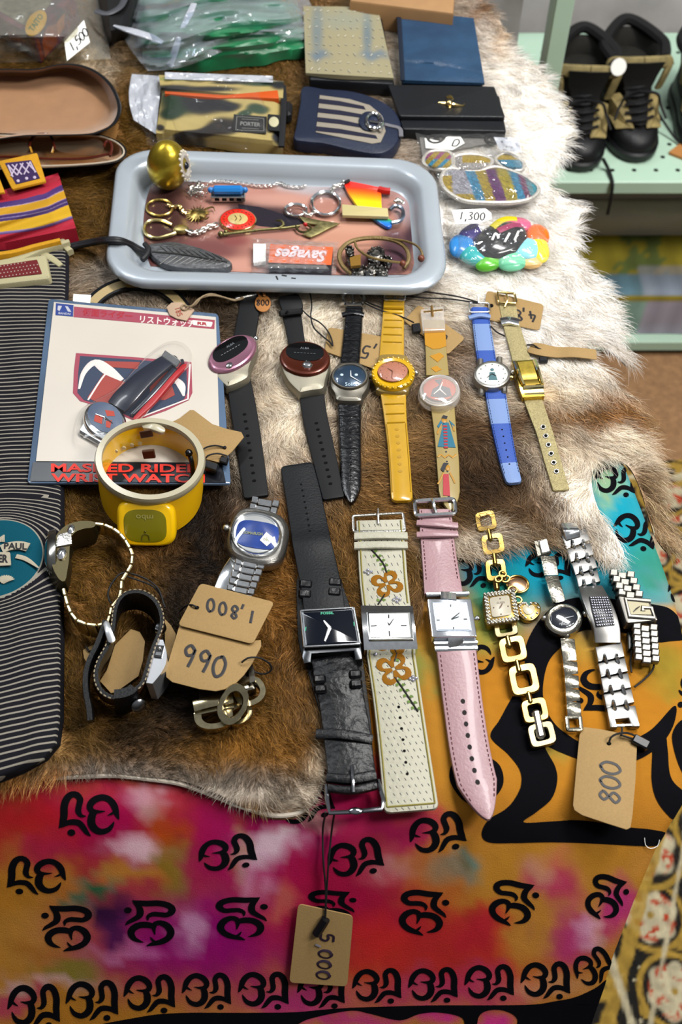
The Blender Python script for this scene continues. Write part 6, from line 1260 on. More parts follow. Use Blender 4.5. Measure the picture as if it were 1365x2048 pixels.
mb = MB(); pbox(mb, 342, 716, 20, 8, 35, CZ + .005, .003, bev=.3); mb.build('buckle', chrome, tw_)
mb = MB(); disc(mb, 208, 838, 46, 38, 30, CZ, .009, .003); pbox(mb, 190, 868, 34, 12, 30, CZ, .006, bev=.3); mb.build('case', chrome, tw_)
mb = MB(); disc(mb, 210, 834, 37, 28, 30, CZ + .009, .0006, .0001); mb.build('dial', mat('toy_dial', '#5b6b86', .4), tw_)
mb = MB(); poly(mb, [(190, 830), (206, 832), (204, 848), (188, 842)], CZ + .0096, .0002); poly(mb, [(210, 820), (228, 822), (230, 832), (214, 832)], CZ + .0096, .0002); poly(mb, [(212, 842), (224, 840), (220, 856), (212, 854)], CZ + .0096, .0002); mb.build('dial_print', mat('toy_dial_red', '#c0402c', .5), tw_)
mb = MB()
for a, b in (((210, 835), (192, 828)), ((210, 835), (226, 846)), ((210, 835), (207, 848))): tube(mb, [(*P(*a, CZ + .0103), 1), (*P(*b, CZ + .0103), .4)], .0006, 5, smooth=False)
mb.build('hands', chrome, tw_)
mb = MB(); q = [(150, 855), (165, 818), (200, 795), (235, 775), (262, 745), (300, 708), (330, 688), (356, 686), (376, 700), (380, 722), (366, 748), (330, 790), (290, 830), (258, 858), (222, 882), (185, 892), (155, 880)]
sp_ = [tuple(k[:2]) for k in spline([(x, y, 0) for x, y in q], 8, True)]; n = len(sp_); V = [P(x, y, z) for k, z in ((1.03, CZ + .001), (1.0, CZ + .008), (.96, CZ + .0125), (.86, CZ + .0145)) for x, y in scaled(sp_, k)]
mb.add(V, [(j * n + i, j * n + (i + 1) % n, (j + 1) * n + (i + 1) % n, (j + 1) * n + i) for j in range(3) for i in range(n)]); b = 3 * n
mb.f += [tuple(b + i for i in t_) for t_ in tessellate_polygon([[P(x, y, 0) for x, y in scaled(sp_, .86)]])]; mb.m += [0] * (len(mb.f) - len(mb.m)); mb.build('blister', film('blister_clear', gloss=.03, milky=.01, rough=.05, bump=.1, bscale=30), bcrd)
# ================================================================== watches
def tag_(name, label, pts, z, text_=None, group=None, t=.0007, bend=None, grp=None, m=kraft, hole_=None):
    T = thing('price_tag' if name is None else name, label, 'price tag', P(*pts[0], z)); mb = MB()
    poly(mb, pts, z, t, .0001); mb.build('card', m, T)
    if text_:
        mb = MB(); hand(mb, text_[0], text_[1], text_[2], text_[3], text_[4], text_[5], text_[6], z + t + .0003, adv=text_[7] if len(text_) > 7 else .8); mb.build('handwriting', ink, T)
    if hole_: mb = MB(); disc(mb, hole_[0], hole_[1], 5, 4, 0, z + t - .0001, .0003); mb.build('punched_hole', hole, T)
    return T
def cordto(T, pts, r=.0007, name='cord'):
    mb = MB(); tube(mb, [tuple(P(x, y, z)) for x, y, z in pts], r, 6); return mb.build(name, cord, T)
def rq(*c, r=8): return rquad(list(c), r)
def hands(T, cx, cy, z, ends, m=None, r=.0004, name='hand'):
    for x, y in ends:
        mb = MB(); tube(mb, [(*P(cx, cy, z), 1.2), (*P(x, y, z), .5)], r, 5, smooth=False, flat=.5); mb.build(name, m or ink, T)
def buckle(mb, c4, z, r, pin=None, rad=4):
    tube(mb, [tuple(P(x, y, z)) for x, y in rquad(c4, rad, 3)], r, 8, True, smooth=False)
    if pin: tube(mb, [tuple(P(*q)) for q in pin], r * .8, 6)
LBL = {}
# --- mauve and brown oval digital watches
def oval_watch(label, up, upw, lo, low, case, bez, disp, btn, colr_, mname, h=.010):
    T = thing('oval_digital_watch', label, 'watch', P(bez[0], bez[1], ZF))
    mb = MB(); s = strap(mb, up, upw, .0028, ZF, ('square', 'none')); mb.build('strap', rubber, T)
    mb = MB(); s2 = strap(mb, lo, low, .0028, ZF, ('none', 'square')); mb.build('strap', rubber, T)
    mb = MB(); dots(mb, s2, .34, .88, 10, .0016, 0, asp=.8); mb.build('adjustment_holes', hole, T)
    mb = MB(); poly(mb, case, ZF, h, .0045, sm=True); mb.build('case', satin, T)
    mb = MB(); c, ex, ey = EL(*bez, ZF + h + .003); lathe(mb, c, ex, ey, [(.86, -.005), (1, -.0035), (1.0, -.002), (.95, -.0006), (.86, 0), (.78, -.0004)], 48, mi=0); mb.build('bezel', mat(mname, colr_, .3, .55, coat=.3), T)
    mb = MB(); c, ex, ey = EL(*disp, ZF + h + .0031); lathe(mb, c, ex, ey, [(1.04, -.002), (1, 0), (.6, .0006), (.1, .0008)], 40, 2.3); mb.build('display', mat('lcd_glass', '#08090c', .08, coat=.8), T)
    mb = MB(); dx = math.cos(math.radians(disp[4])); dy = math.sin(math.radians(disp[4]))
    for k in range(7): x, y = disp[0] + (k - 3) * 6.5 * dx, disp[1] + 3 + (k - 3) * 6.5 * dy; tube(mb, [tuple(P(x - 2 * dx, y - 2 * dy, ZF + h + .0041)), tuple(P(x + 2 * dx, y + 2 * dy, ZF + h + .0041))], .0003, 4, smooth=False)
    text(mb, 'ALBA', disp[0], disp[1] - 7, 18, 4, disp[4], ZF + h + .0042, offset=.01); mb.build('lcd_digits', mat('lcd_grey', '#6f757c', .4), T)
    mb = MB(); c, ex, ey = EL(*btn, ZF + h + .0035); lathe(mb, c, ex, ey, [(1, -.004), (1, -.001), (.7, .0006), (.2, .001)], 20); mb.build('button', chrome, T)
    return T
T = oval_watch('oval watch with mauve bezel and black strap, silver case, left of the brown one', [(501, 588), (498, 620), (488, 680)], [38, 42, 44], [(476, 752), (487, 815), (500, 900), (513, 993)], [48, 52, 52, 50],
    [(424, 742), (432, 712), (466, 680), (500, 668), (513, 676), (515, 692), (508, 712), (500, 735), (498, 752), (478, 764), (456, 772), (448, 768), (434, 754)], (465, 704, 53, 31, -30), (461, 697, 39, 18, -30), (459, 730, 9, 6, -20), '#8c5f72', 'mauve_metal')
mb = MB(); pbox(mb, 492, 590, 23, 3, -12, ZF + .002, .004, bev=.2); mb.build('buckle', steel, T)
mb = MB(); ball(mb, P(512, 678, ZF + .008), .0026, 8); ball(mb, P(508, 702, ZF + .007), .0022, 8); mb.build('side_button', chrome, T)
T = oval_watch('oval watch with dark brown bezel and silver case on black strap', [(582, 618), (588, 650), (594, 686)], [40, 36, 34], [(622, 775), (630, 830), (641, 880), (654, 935), (668, 996)], [50, 50, 50, 48, 44],
    [(561, 720), (562, 735), (575, 760), (594, 780), (600, 784), (622, 780), (648, 775), (654, 755), (660, 735), (660, 715), (640, 690), (600, 684), (572, 695)], (610, 714, 51, 34, 4), (610, 703, 38, 18, 4), (615, 728, 11, 7, 4), '#4a1c0c', 'brown_metal')
mb = MB(); strap(mb, [(577, 590, .001), (583, 606, .002), (585, 618, .001)], [42, 46, 42], .0035, ZF + .002, ('square', 'none')); pbox(mb, 582, 621, 24, 5, -6, ZF + .003, .005, bev=.3); mb.build('strap_keeper', rubber, T)
mb = MB(); 
for x, y in ((569, 597), (590, 611), (580, 601), (575, 623)): disc(mb, x, y, 3, 2.6, 0, ZF + .0065 + (.0025 if y > 615 else 0), .0003, n=10)
mb.build('strap_holes', hole, T)
cordto(T, [(596, 585, ZF + .006), (606, 578, ZF + .007), (619, 584, ZF + .004), (624, 610, ZF + .003), (622, 632, ZF + .003), (628, 655, ZF + .003), (645, 672, ZF + .003), (660, 684, ZF + .004), (665, 691, ZF + .004)])
cordto(T, [(605, 620, ZF + .003), (620, 634, ZF + .003), (640, 645, ZF + .003), (656, 662, ZF + .003), (664, 680, ZF + .004), (666, 692, ZF + .004)])
# --- black leather watch with grey case
lea = mat('glossy_black_leather', '#090a0f', .25, spec=.35, bump=.5, bscale=260, coat=.1); gry = mat('grey_case', '#6f6b62', .32, .8)
T = thing('leather_strap_watch', 'round grey watch with blue-grey dial on glossy black leather strap', 'watch', P(700, 757, ZF))
mb = MB(); a = strap(mb, [(709, 612), (706, 660), (700, 725)], [36, 38, 40], .0042, ZF, ('none', 'none'), bev=.6); mb.build('strap', lea, T)
mb = MB(); s2 = strap(mb, [(699, 796), (700, 860), (702, 930), (703, 1004)], [50, 46, 43, 40], .0042, ZF, ('none', 'point'), bev=.6); mb.build('strap', lea, T)
mb = MB(); dots(mb, s2, .45, .76, 7, .0007); mb.build('adjustment_holes', hole, T)
mb = MB()
for f in (.04, .3, .62): q = a.at(f, -.82, .0004); tube(mb, [tuple(q), tuple(a.at(f, .82, .0004))], .0004, 4, smooth=False)
for f in (.18, .34, .5): tube(mb, [tuple(s2.at(f, -.8, .0003)), tuple(s2.at(f + .01, .8, .0003))], .0003, 4, smooth=False)
for o_ in (-.86, .86): dashes(mb, a, o_, .0026, .0016, .0002); dashes(mb, s2, o_, .0026, .0016, .0002, s1=.9)
mb.build('strap_seams', mat('seam_black', '#05060a', .6), T, kind='stuff')
mb = MB(); strap(mb, [(684, 628, .0025), (706, 624, .0035), (729, 628, .0025)], 11, .0022, ZF, ('none', 'none')); mb.build('strap_keeper', lea, T)
mb = MB(); c, ex, ey = EL(708, 597, 21, 17, 0, ZF + .005); tube(mb, [tuple(c + ex * math.cos(math.radians(k)) + ey * math.sin(math.radians(k))) for k in range(-40, 221, 20)], .0016, 8); tube(mb, [tuple(P(689, 608, ZF + .004)), tuple(P(728, 608, ZF + .004))], .0013, 6); tube(mb, [tuple(P(708, 606, ZF + .005)), tuple(P(706, 590, ZF + .0065))], .001, 6); mb.build('buckle', chrome, T)
mb = MB(); poly(mb, [(673, 799), (668, 785), (660, 770), (661, 745), (672, 728), (684, 722), (716, 722), (730, 730), (740, 748), (738, 772), (728, 788), (724, 800), (700, 802)], ZF, .0085, .004, sm=True); mb.build('case', gry, T)
mb = MB(); c, ex, ey = EL(700, 751, 37, 26, 0, ZF + .0105); lathe(mb, c, ex, ey, [(1.0, -.004), (1, -.0015), (.95, 0), (.88, 0), (.86, -.0012)], 40); mb.build('bezel', gry, T)
mb = MB(); disc(mb, 700, 751, 33, 23, 0, ZF + .0088, .0006, .0001); mb.build('dial', mat('dial_blue', '#22384e', .25, .3), T)
hands(T, 702, 752, ZF + .0101, [(702, 741), (722, 764)], mat('white_hand', '#d8dde0', .4)); mb = MB(); text(mb, 'Solio', 702, 768, 22, 7, 0, ZF + .0099)
for x, y in ((684, 749), (713, 749)): disc(mb, x, y, 3.5, 2.4, 0, ZF + .0095, .0003, n=12)
mb.build('dial_marks', mat('lume', '#b9d0e0', .4), T)
mb = MB(); dome(mb, 700, 751, 34, 24, 0, ZF + .0103, .002); mb.build('crystal', glass, T)
mb = MB(); ball(mb, P(743, 752, ZF + .006), .0028, 10); mb.build('crown', gry, T)
# --- amber jelly watch
jel = mat('amber_jelly', '#b98f10', .22, trans=.25, coat=.3, noise=.1, nscale=80); jel2 = mat('amber_jelly_dark', '#94700a', .3, coat=.2)
T = thing('jelly_watch', 'translucent amber yellow plastic watch with pink dial', 'watch', P(787, 744, ZF))
mb = MB(); a = strap(mb, [(789, 592), (787, 640), (784, 712)], [42, 44, 50], .003, ZF, ('none', 'none')); mb.build('strap', jel, T)
mb = MB(); s2 = strap(mb, [(786, 772), (791, 830), (798, 900), (805, 1001)], [54, 46, 43, 44], .003, ZF, ('none', 'blunt')); mb.build('strap', jel, T)
mb = MB(); dots(mb, s2, .40, .76, 7, .0017, asp=.8); mb.build('adjustment_holes', jel2, T)
mb = MB()
for su, fs2 in ((a, (.3, .42, .54, .66, .78)), (s2, (.08, .17, .26, .34))):
    for f in fs2: tube(mb, [tuple(su.at(f, -.8, .0002)), tuple(su.at(f, .8, .0002))], .0007, 5, smooth=False)
for o_ in (-.85, .85): tube(mb, [tuple(s2.at(f, o_, .0001)) for f in (.35, .5, .7, .93)], .0004, 5)
tube(mb, [tuple(a.at(.22, -.9, .001)), tuple(a.at(.22, .9, .001))], .0015, 6, smooth=False); mb.build('strap_ridges', jel2, T, kind='stuff')
mb = MB(); buckle(mb, [(770, 572), (811, 573), (810, 600), (769, 599)], ZF + .005, .0011, [(790, 572, ZF + .006), (790, 588, ZF + .006), (790, 602, ZF + .004)]); mb.build('buckle', chrome, T)
mb = MB(); poly(mb, [(758, 782), (752, 768), (745, 745), (756, 722), (762, 708), (808, 708), (820, 720), (831, 742), (820, 770), (812, 784)], ZF, .006, .002, sm=True); mb.build('case', mat('clear_amber_case', '#c9ab62', .15, trans=.5), T)
mb = MB(); c, ex, ey = EL(787, 744, 44, 32, 0, ZF + .010); lathe(mb, c, ex, ey, [(.98, -.005), (1, -.003), (.97, -.001), (.88, 0), (.73, -.0006), (.70, -.0035)], 48); mb.build('bezel', mat('amber_bezel', '#e0b010', .18, coat=.6), T)
mb = MB()
for k in range(24):
    th = k / 24 * 6.283; q = c + ex * math.cos(th) * .93 + ey * math.sin(th) * .93; ball(mb, q - Vector((0, 0, .0008)), .0014, 6, rows=5)
mb.build('bezel_notches', MATS['amber_bezel'], T, kind='stuff')
mb = MB(); disc(mb, 786, 741, 30, 21, 0, ZF + .0075, .001, .0001); mb.build('dial', mat('dial_pink', '#c9846a', .4, noise=.15, nscale=900), T)
hands(T, 786, 742, ZF + .0091, [(776, 736), (784, 756)], mat('dial_brown', '#8a4f38', .5)); mb = MB()
for k in range(12): th = k / 12 * 6.283; disc(mb, 786 + 24 * math.cos(th), 741 + 16.5 * math.sin(th), 1.6, 1.2, 0, ZF + .0084, .0003, n=6)
mb.build('hour_dots', MATS['dial_brown'], T)
mb = MB(); dome(mb, 786, 742, 31, 22, 0, ZF + .0092, .0018); mb.build('crystal', glass, T)
mb = MB(); ball(mb, P(832, 746, ZF + .005), .0026, 10); mb.build('crown', steel, T)
cordto(T, [(812, 584, ZF + .005), (830, 582, ZF + .003), (870, 586, ZF + .003), (920, 594, ZF + .004), (958, 605, ZF + .004)]); cordto(T, [(812, 592, ZF + .004), (850, 596, ZF + .003), (900, 598, ZF + .003), (956, 606, ZF + .004)])
# --- clear watch with ancient Egyptian strap
cst = mat('cream_strap', '#a8935a', .35, coat=.2); clr = film('clear_case', tint='#f4f0ea', gloss=.14, milky=.22, rough=.06, bump=.15, bscale=40)
T = thing('clear_plastic_watch', 'clear plastic watch with coral dial and cream strap printed with Egyptian figures', 'watch', P(880, 780, ZF))
mb = MB(); a = strap(mb, [(868, 640), (872, 690), (876, 750)], [42, 42, 46], .0026, ZF, ('none', 'none')); mb.build('strap', cst, T)
mb = MB(); s2 = strap(mb, [(886, 812), (892, 870), (897, 930), (901, 1020)], [48, 45, 45, 40], .0026, ZF, ('none', 'point')); mb.build('strap', cst, T)
mb = MB(); z = ZF + .0026; poly(mb, [(849, 656), (891, 656), (893, 692), (880, 697), (866, 698), (851, 690)], z, .0004); poly(mb, [(860, 712), (880, 705), (889, 712), (876, 724)], z, .0004); poly(mb, [(862, 736), (874, 731), (884, 739), (872, 744)], z, .0004)
tube(mb, [tuple(P(x, y, z + .0004)) for x, y in ((876, 914), (883, 909), (890, 915), (898, 909), (906, 915), (914, 909))], .0008, 4, smooth=False, flat=.3); mb.build('strap_print_gold', mat('strap_gold', '#c48a10', .4), T)
mb = MB(); poly(mb, [(888, 845), (898, 845), (912, 895), (876, 893)], z, .0005); poly(mb, [(875, 852), (884, 838), (890, 846), (878, 856)], z, .0005); poly(mb, [(906, 856), (899, 840), (910, 850)], z, .0005); mb.build('strap_print_teal', mat('strap_teal', '#0b6a86', .4), T)
mb = MB(); poly(mb, [(887, 948), (898, 948), (901, 992), (887, 990)], z, .0005)
for k in range(8): pbox(mb, 891 + k * .2, 852 + k * 6, 4, 1.6, 0, z, .0008)
mb.build('strap_print_red', mat('strap_red', '#b41c2c', .4), T)
mb = MB(); disc(mb, 889, 840, 6, 6, 0, z, .0006, n=12); disc(mb, 896, 935, 5, 6, 0, z, .0006, n=12)
for q in (((884, 848), (877, 862), (876, 868)), ((906, 850), (909, 862)), ((888, 945), (880, 962), (876, 968)), ((900, 945), (908, 960), (910, 966))): tube(mb, [tuple(P(x, y, z + .0004)) for x, y in q], .0007, 4, flat=.3)
mb.build('strap_print_skin', mat('strap_skin', '#b9862a', .4), T, kind='stuff')
mb = MB(); poly(mb, [(884, 836), (887, 830), (896, 832), (894, 838)], z + .0005, .0004); poly(mb, [(882, 938), (888, 925), (898, 926), (893, 932), (888, 944)], z + .0005, .0004); dots(mb, s2, .46, .93, 11, .0008, -.1); mb.build('strap_print_dark', mat('strap_navy', '#12141f', .5), T)
mb = MB(); qplate(mb, [(841, 618), (888, 612), (892, 660), (846, 662)], ZF + .002, .0035, 4, .001); mb.build('buckle', clr, T)
mb = MB(); tube(mb, [tuple(P(864, 612, ZF + .006)), tuple(P(866, 632, ZF + .0065))], .0011, 6); tube(mb, [tuple(P(848, 624, ZF + .0055)), tuple(P(886, 620, ZF + .0055))], .0009, 6); mb.build('buckle_pin', mat('pin_brass', '#b08a50', .3, .9), T)
mb = MB(); disc(mb, 880, 782, 40, 30, 0, ZF + .001, .002, .0005); mb.build('case_back', mat('back_grey', '#a9a39c', .3, .5), T)
mb = MB(); disc(mb, 880, 777, 33, 23, 0, ZF + .0055, .0012, .0002); mb.build('dial', mat('dial_coral', '#d4502c', .45), T)
mb = MB(); zd = ZF + .0067; poly(mb, [(866, 778), (880, 770), (900, 776), (904, 792), (884, 796), (862, 792)], zd, .0003); poly(mb, [(870, 760), (886, 758), (880, 770)], zd, .0003); mb.build('dial_print', mat('dial_slate', '#3c4a66', .5), T)
hands(T, 880, 778, zd + .0008, [(868, 788), (886, 764), (893, 790)], mat('white_hand2', '#e4e4ea', .4), .0006)
mb = MB(); c, ex, ey = EL(880, 780, 43, 33, 0, ZF + .0095); lathe(mb, c, ex, ey, [(.9, -.009), (1, -.007), (1.0, -.0035), (.94, -.0008), (.8, .0006), (.4, .0012), (.05, .0013)], 44); mb.build('case', clr, T)
mb = MB(); ring(mb, 880, 779, 38, 28, 0, ZF + .0085, .0008); mb.build('case_rim', mat('rim_clear', '#b9b4b4', .15, .4), T)
# --- blue striped strap watch
T = thing('striped_strap_watch', 'small silver watch on strap in two tones of blue', 'watch', P(985, 748, ZF))
b1, b2c = mat('mid_blue', '#2b54b0', .5, bump=.2, bscale=900), mat('light_blue', '#7b97cc', .5, bump=.2, bscale=900)
def banded(pts, w, ends, cuts):
    """one strap cut into colour bands: cuts = [(y_end, material index)...]"""
    mb = MB(); s = strap(mb, pts, w, .003, ZF, ends); nn = len(s.c); mi = []
    ys = [proj(c.x, c.y, c.z)[1] for c in s.c]; out = []
    for i in range(nn - 1):
        y = (ys[i] + ys[i + 1]) / 2; m = next((m for ye, m in cuts if y < ye), cuts[-1][1]); out += [m] * 8
    mb.m[:len(out)] = out; mb.m[len(out):] = [cuts[0][1], cuts[-1][1]]; return mb, s
mb, a = banded([(960, 614), (963, 640), (970, 690), (976, 730)], [36, 36, 38, 38], ('square', 'none'), [(649, 0), (701, 1), (999, 0)]); mb.build('strap', [b1, b2c], T)
mb, s2 = banded([(990, 772), (998, 820), (1009, 880), (1020, 930), (1030, 965)], [42, 41, 38, 35, 32], ('none', 'blunt'), [(799, 0), (849, 1), (926, 0), (999, 1)]); mb.build('strap', [b1, b2c], T)
mb = MB(); dots(mb, s2, .47, .82, 6, .0007); mb.build('adjustment_holes', hole, T)
mb = MB()
for su in (a, s2):
    for o_ in (-.84, .84): dashes(mb, su, o_, .003, .002, .00022, s1=.92)
mb.build('stitching', mat('stitch_navy', '#1a2a5c', .7), T, kind='stuff')
mb = MB(); strap(mb, [(938, 634, .003), (960, 629, .004), (982, 632, .003)], 10, .002, ZF, ('none', 'none')); mb.build('strap_keeper', b2c, T)
mb = MB(); buckle(mb, [(939, 606), (979, 606), (980, 624), (940, 625)], ZF + .003, .0009, [(958, 606, ZF + .004), (956, 590, ZF + .007)]); mb.build('buckle', steel, T)
mb = MB()
for x, y in ((962, 724), (1000, 720), (964, 778), (1010, 774)): pbox(mb, x, y, 6, 10, 0, ZF, .005, bev=.3)
c, ex, ey = EL(985, 748, 38, 28, 0, ZF + .008); lathe(mb, c, ex, ey, [(.9, -.008), (1, -.006), (1, -.002), (.95, 0), (.86, .0004), (.84, -.001)], 40); mb.build('case', mat('pewter', '#8f8c86', .3, .9), T)
mb = MB(); disc(mb, 985, 747, 32, 23, 0, ZF + .0065, .0008, .0001); mb.build('dial', mat('dial_white', '#c9ccc8', .35), T)
mb = MB(); zd = ZF + .0073; disc(mb, 985, 739, 4, 3, 0, zd, .0002, n=10); poly(mb, [(980, 744), (990, 744), (996, 760), (978, 760)], zd, .0002); mb.build('dial_motif', mat('motif_teal', '#4f7f88', .5), T)
hands(T, 985, 747, zd + .0006, [(975, 755), (994, 752)], ink); mb = MB()
for k in range(12): th = k / 12 * 6.283; disc(mb, 985 + 26 * math.cos(th), 747 + 18.5 * math.sin(th), 1.4, 1.1, 0, zd, .0002, n=6)
mb.build('hour_dots', ink, T); mb = MB(); dome(mb, 985, 747, 33, 24, 0, ZF + .0081, .0016); mb.build('crystal', glass, T)
mb = MB(); ball(mb, P(1026, 745, ZF + .0045), .0026, 10); mb.build('crown', steel, T)
# --- gold mesh watch
gm = mat('gold_mesh', '#a89c72', .42, .75, noise=.3, nscale=900, bump=.8, bscale=1600)
T = thing('gold_mesh_watch', 'rectangular gold watch on a fine gold mesh strap with eyelets', 'watch', P(1055, 755, ZF))
mb = MB(); a = strap(mb, [(1015, 604), (1024, 650), (1036, 690), (1046, 726)], [34, 34, 36, 38], .0018, ZF, ('none', 'none')); mb.build('strap', gm, T)
mb = MB(); s2 = strap(mb, [(1062, 785), (1078, 830), (1092, 870), (1106, 920), (1124, 980)], [38, 36, 34, 34, 34], .0018, ZF, ('none', 'square')); mb.build('strap', gm, T)
for k in range(6):
    mb = MB(); x, y = 1087 + k * 5.3, 854 + k * 17.8; ring(mb, x, y, 4.5, 4, 0, ZF + .002, .0006, n=16, sides=6); disc(mb, x, y, 3.5, 3, 0, ZF + .0016, .0004, n=12, mi=1); mb.build('eyelet', [steel, hole], T)
mb = MB(); buckle(mb, [(995, 584), (1030, 587), (1034, 607), (998, 605)], ZF + .004, .0011, [(1013, 586, ZF + .005), (1016, 600, ZF + .005), (1010, 614, ZF + .003)]); mb.build('buckle', gold, T)
mb = MB(); strap(mb, [(1002, 642, .002), (1020, 639, .003), (1039, 643, .002)], 20, .0022, ZF, ('none', 'none')); mb.build('slider', chrome, T)
def arched(mb, c4, z0, h, arch, nu=14, nv=8, mi=0, t=.002):
    softpad(mb, c4, z0, lambda u, v: h + arch * math.sin(math.pi * (.15 + .7 * v)), nv, nu, mi)
gcase = mat('bright_gold', '#c8a94c', .15, 1)
mb = MB(); arched(mb, [(1024, 722), (1072, 719), (1090, 792), (1046, 795)], ZF, .003, .006, 20, 10); mb.build('case', gcase, T, angle=50)
mb = MB(); arched(mb, [(1036, 724), (1066, 722), (1079, 766), (1050, 768)], ZF + .0012, .003, .0062, 18, 8); mb.build('dial', mat('dial_gold', '#a08a34', .35, .4, noise=.3, nscale=200), T)
mb = MB(); tube(mb, [tuple(P(1047, 776, ZF + .008)), tuple(P(1087, 773, ZF + .008))], .0022, 8, smooth=False); tube(mb, [tuple(P(1049, 789, ZF + .006)), tuple(P(1089, 787, ZF + .006))], .0012, 8, smooth=False); tube(mb, [tuple(P(x, y, ZF + z)) for x, y, z in ((1030, 724, .008), (1038, 745, .0112), (1048, 770, .0095))], .0016, 6); tube(mb, [tuple(P(x, y, ZF + z)) for x, y, z in ((1070, 721, .008), (1078, 742, .0112), (1086, 768, .0095))], .0016, 6); mb.build('case_bar', mat('mirror_gold', '#e8d8a0', .08, 1), T)
mb = MB(); ball(mb, P(1024, 756, ZF + .005), .0024, 8); mb.build('crown', gold, T)
# --- tags of the back row
T = tag_(None, 'kraft price tag half hidden between the brown-bezel and grey watches', rq((657, 654), (770, 674), (758, 741), (650, 702), r=7), ZF + .0005, ('1,50', 738, 705, 26, (-.97, -.2), (-.3, .95), 4.0))
T = tag_(None, 'kraft tag showing behind the clear watch buckle', rq((808, 641), (838, 609), (931, 676), (896, 709), r=7), ZF + .0002)
mb = MB(); pbox(mb, 833, 653, 9, 8, -8, ZF + .002, .005, bev=.2); mb.build('string_lock', mat('lock_black', '#0d0f14', .35), T); cordto(T, [(729, 606, ZF + .003), (760, 620, ZF + .003), (800, 632, ZF + .003), (828, 645, ZF + .006)]); cordto(T, [(722, 590, ZF + .004), (735, 604, ZF + .003), (765, 616, ZF + .003)])
mb = MB(); tube(mb, [tuple(P(x, y, ZF + .0014)) for x, y in ((888, 668), (895, 672), (893, 678))], .0006, 5, flat=.3); mb.build('handwriting', ink, T)
T = tag_(None, 'kraft tag with handwritten 4 behind the gold watch buckle', rq((974, 581), (1089, 609), (1080, 661), (967, 637), r=8), ZF + .0002, ('4,8', 1052, 632, 22, (-.98, -.12), (.25, .96), 4.2), hole_=(983, 611))
T = thing('price_tag', 'blank wavy kraft tag right of the gold watch', 'price tag', P(1125, 700, ZF)); mb = MB(); strap(mb, [(1060, 694, .001), (1085, 699, .003), (1115, 704, .001), (1150, 704, .0035), (1194, 709, .002)], [32, 34, 30, 28, 28], .0007, ZF + .001, ('blunt', 'square'), bev=.1); mb.build('card', kraft, T)
cordto(T, [(1054, 690, ZF + .003), (1068, 690, ZF + .005), (1078, 697, ZF + .0045), (1084, 699, ZF + .004)]); mb = MB(); pbox(mb, 1088, 717, 9, 5, 0, ZF, .004, bev=.2); mb.build('string_lock', MATS['lock_black'], T); cordto(T, [(982, 652, ZF + .004), (994, 664, ZF + .003), (1010, 672, ZF + .003)])
T = thing('round_price_tag', 'round ochre cardboard tag marked 800 beside the mauve-bezel watch', 'price tag', P(526, 606, ZF)); och = mat('ochre_card', '#b8793a', .7); mb = MB(); disc(mb, 526, 606, 16, 17, 0, ZF + .004, .0008, .0002); mb.build('card', och, T)
mb = MB(); strap(mb, [(520, 592, .001), (515, 580, .003), (527, 582, .004), (529, 592, .002)], 5, .0006, ZF + .004, ('none', 'none')); mb.build('loop', och, T); mb = MB(); hand(mb, '800', 526, 605, 11, (1, 0), (0, -1), 2.2, ZF + .0052, adv=.82); mb.build('handwriting', ink, T)
T = thing('twine_tag', 'small cream tag with red writing on twine over the watch card corner', 'price tag', P(360, 620, CZ + .001)); mb = MB(); poly(mb, [(333, 614), (343, 605), (362, 604), (389, 619), (381, 630), (373, 641), (354, 637), (340, 630)], CZ + .0015, .0012, .0003); mb.build('card', mat('cream_card', '#c4a78c', .7), T)
mb = MB(); hand(mb, '185', 357, 622, 10, (.35, .94), (.94, -.35), 1.4, CZ + .0031, adv=.65); mb.build('handwriting', mat('red_pen', '#b0402c', .6), T); twn = mat('twine', '#a08a6c', .9, bump=.6, bscale=900)
mb = MB(); tube(mb, [tuple(P(x, y, z)) for x, y, z in ((372, 613, CZ + .004), (384, 612, CZ + .006), (398, 598, CZ + .008), (420, 591, ZF + .012), (445, 594, ZF + .010), (470, 601, ZF + .006), (486, 594, ZF + .006))], .0009, 6); tube(mb, [tuple(P(x, y, z)) for x, y, z in ((374, 617, CZ + .004), (392, 608, CZ + .006), (404, 594, CZ + .008), (425, 588, ZF + .011), (452, 596, ZF + .008), (474, 600, ZF + .006), (488, 596, ZF + .006))], .0008, 6); ring(mb, 369, 615, 6, 5, 0, CZ + .0035, .0009, n=14); mb.build('twine', twn, T)
# ================================================================== front group
# --- yellow bangle watch standing up
T = thing('yellow_bangle_watch', 'chunky yellow and milky plastic bangle watch standing on its edge', 'watch', P(300, 1000, ZF))
yb_ = mat('yellow_plastic', '#dcae06', .25, coat=.5); milk = mat('milky_plastic', '#cfc6a8', .3, trans=.15, coat=.3); yin = mat('yellow_inner', '#c99a08', .35)
def ell(cx, cy, rx, ry, a0=0, a1=360, n=24, rot=0):
    o = []; full = a1 - a0 >= 360
    for i in range(n if full else n + 1):
        th = math.radians(a0 + (a1 - a0) * i / n); x, y = rx * math.cos(th), ry * math.sin(th); c, s = math.cos(math.radians(rot)), math.sin(math.radians(rot)); o.append((cx + x * c - y * s, cy + x * s + y * c))
    return o
mb = MB(); loopwall(mb, ell(300, 922, 102, 76), ell(303, 985, 98, 84), ZF + .031, ZF + .001, .0042, 0, 1, 0); mb.build('band', [yb_, yin], T)
mb = MB(); loopwall(mb, ell(300, 917, 103, 77), ell(300, 927, 104, 78), ZF + .036, ZF + .029, .0058, 0, 0, 0, rows=4); mb.build('milky_rim', milk, T)
fc = P(293, 1046, ZF + .014); fn = Vector((-.02, -.80, .60)).normalized(); fx = Vector((1, -.02, 0)).normalized(); fy = fn.cross(fx).normalized()
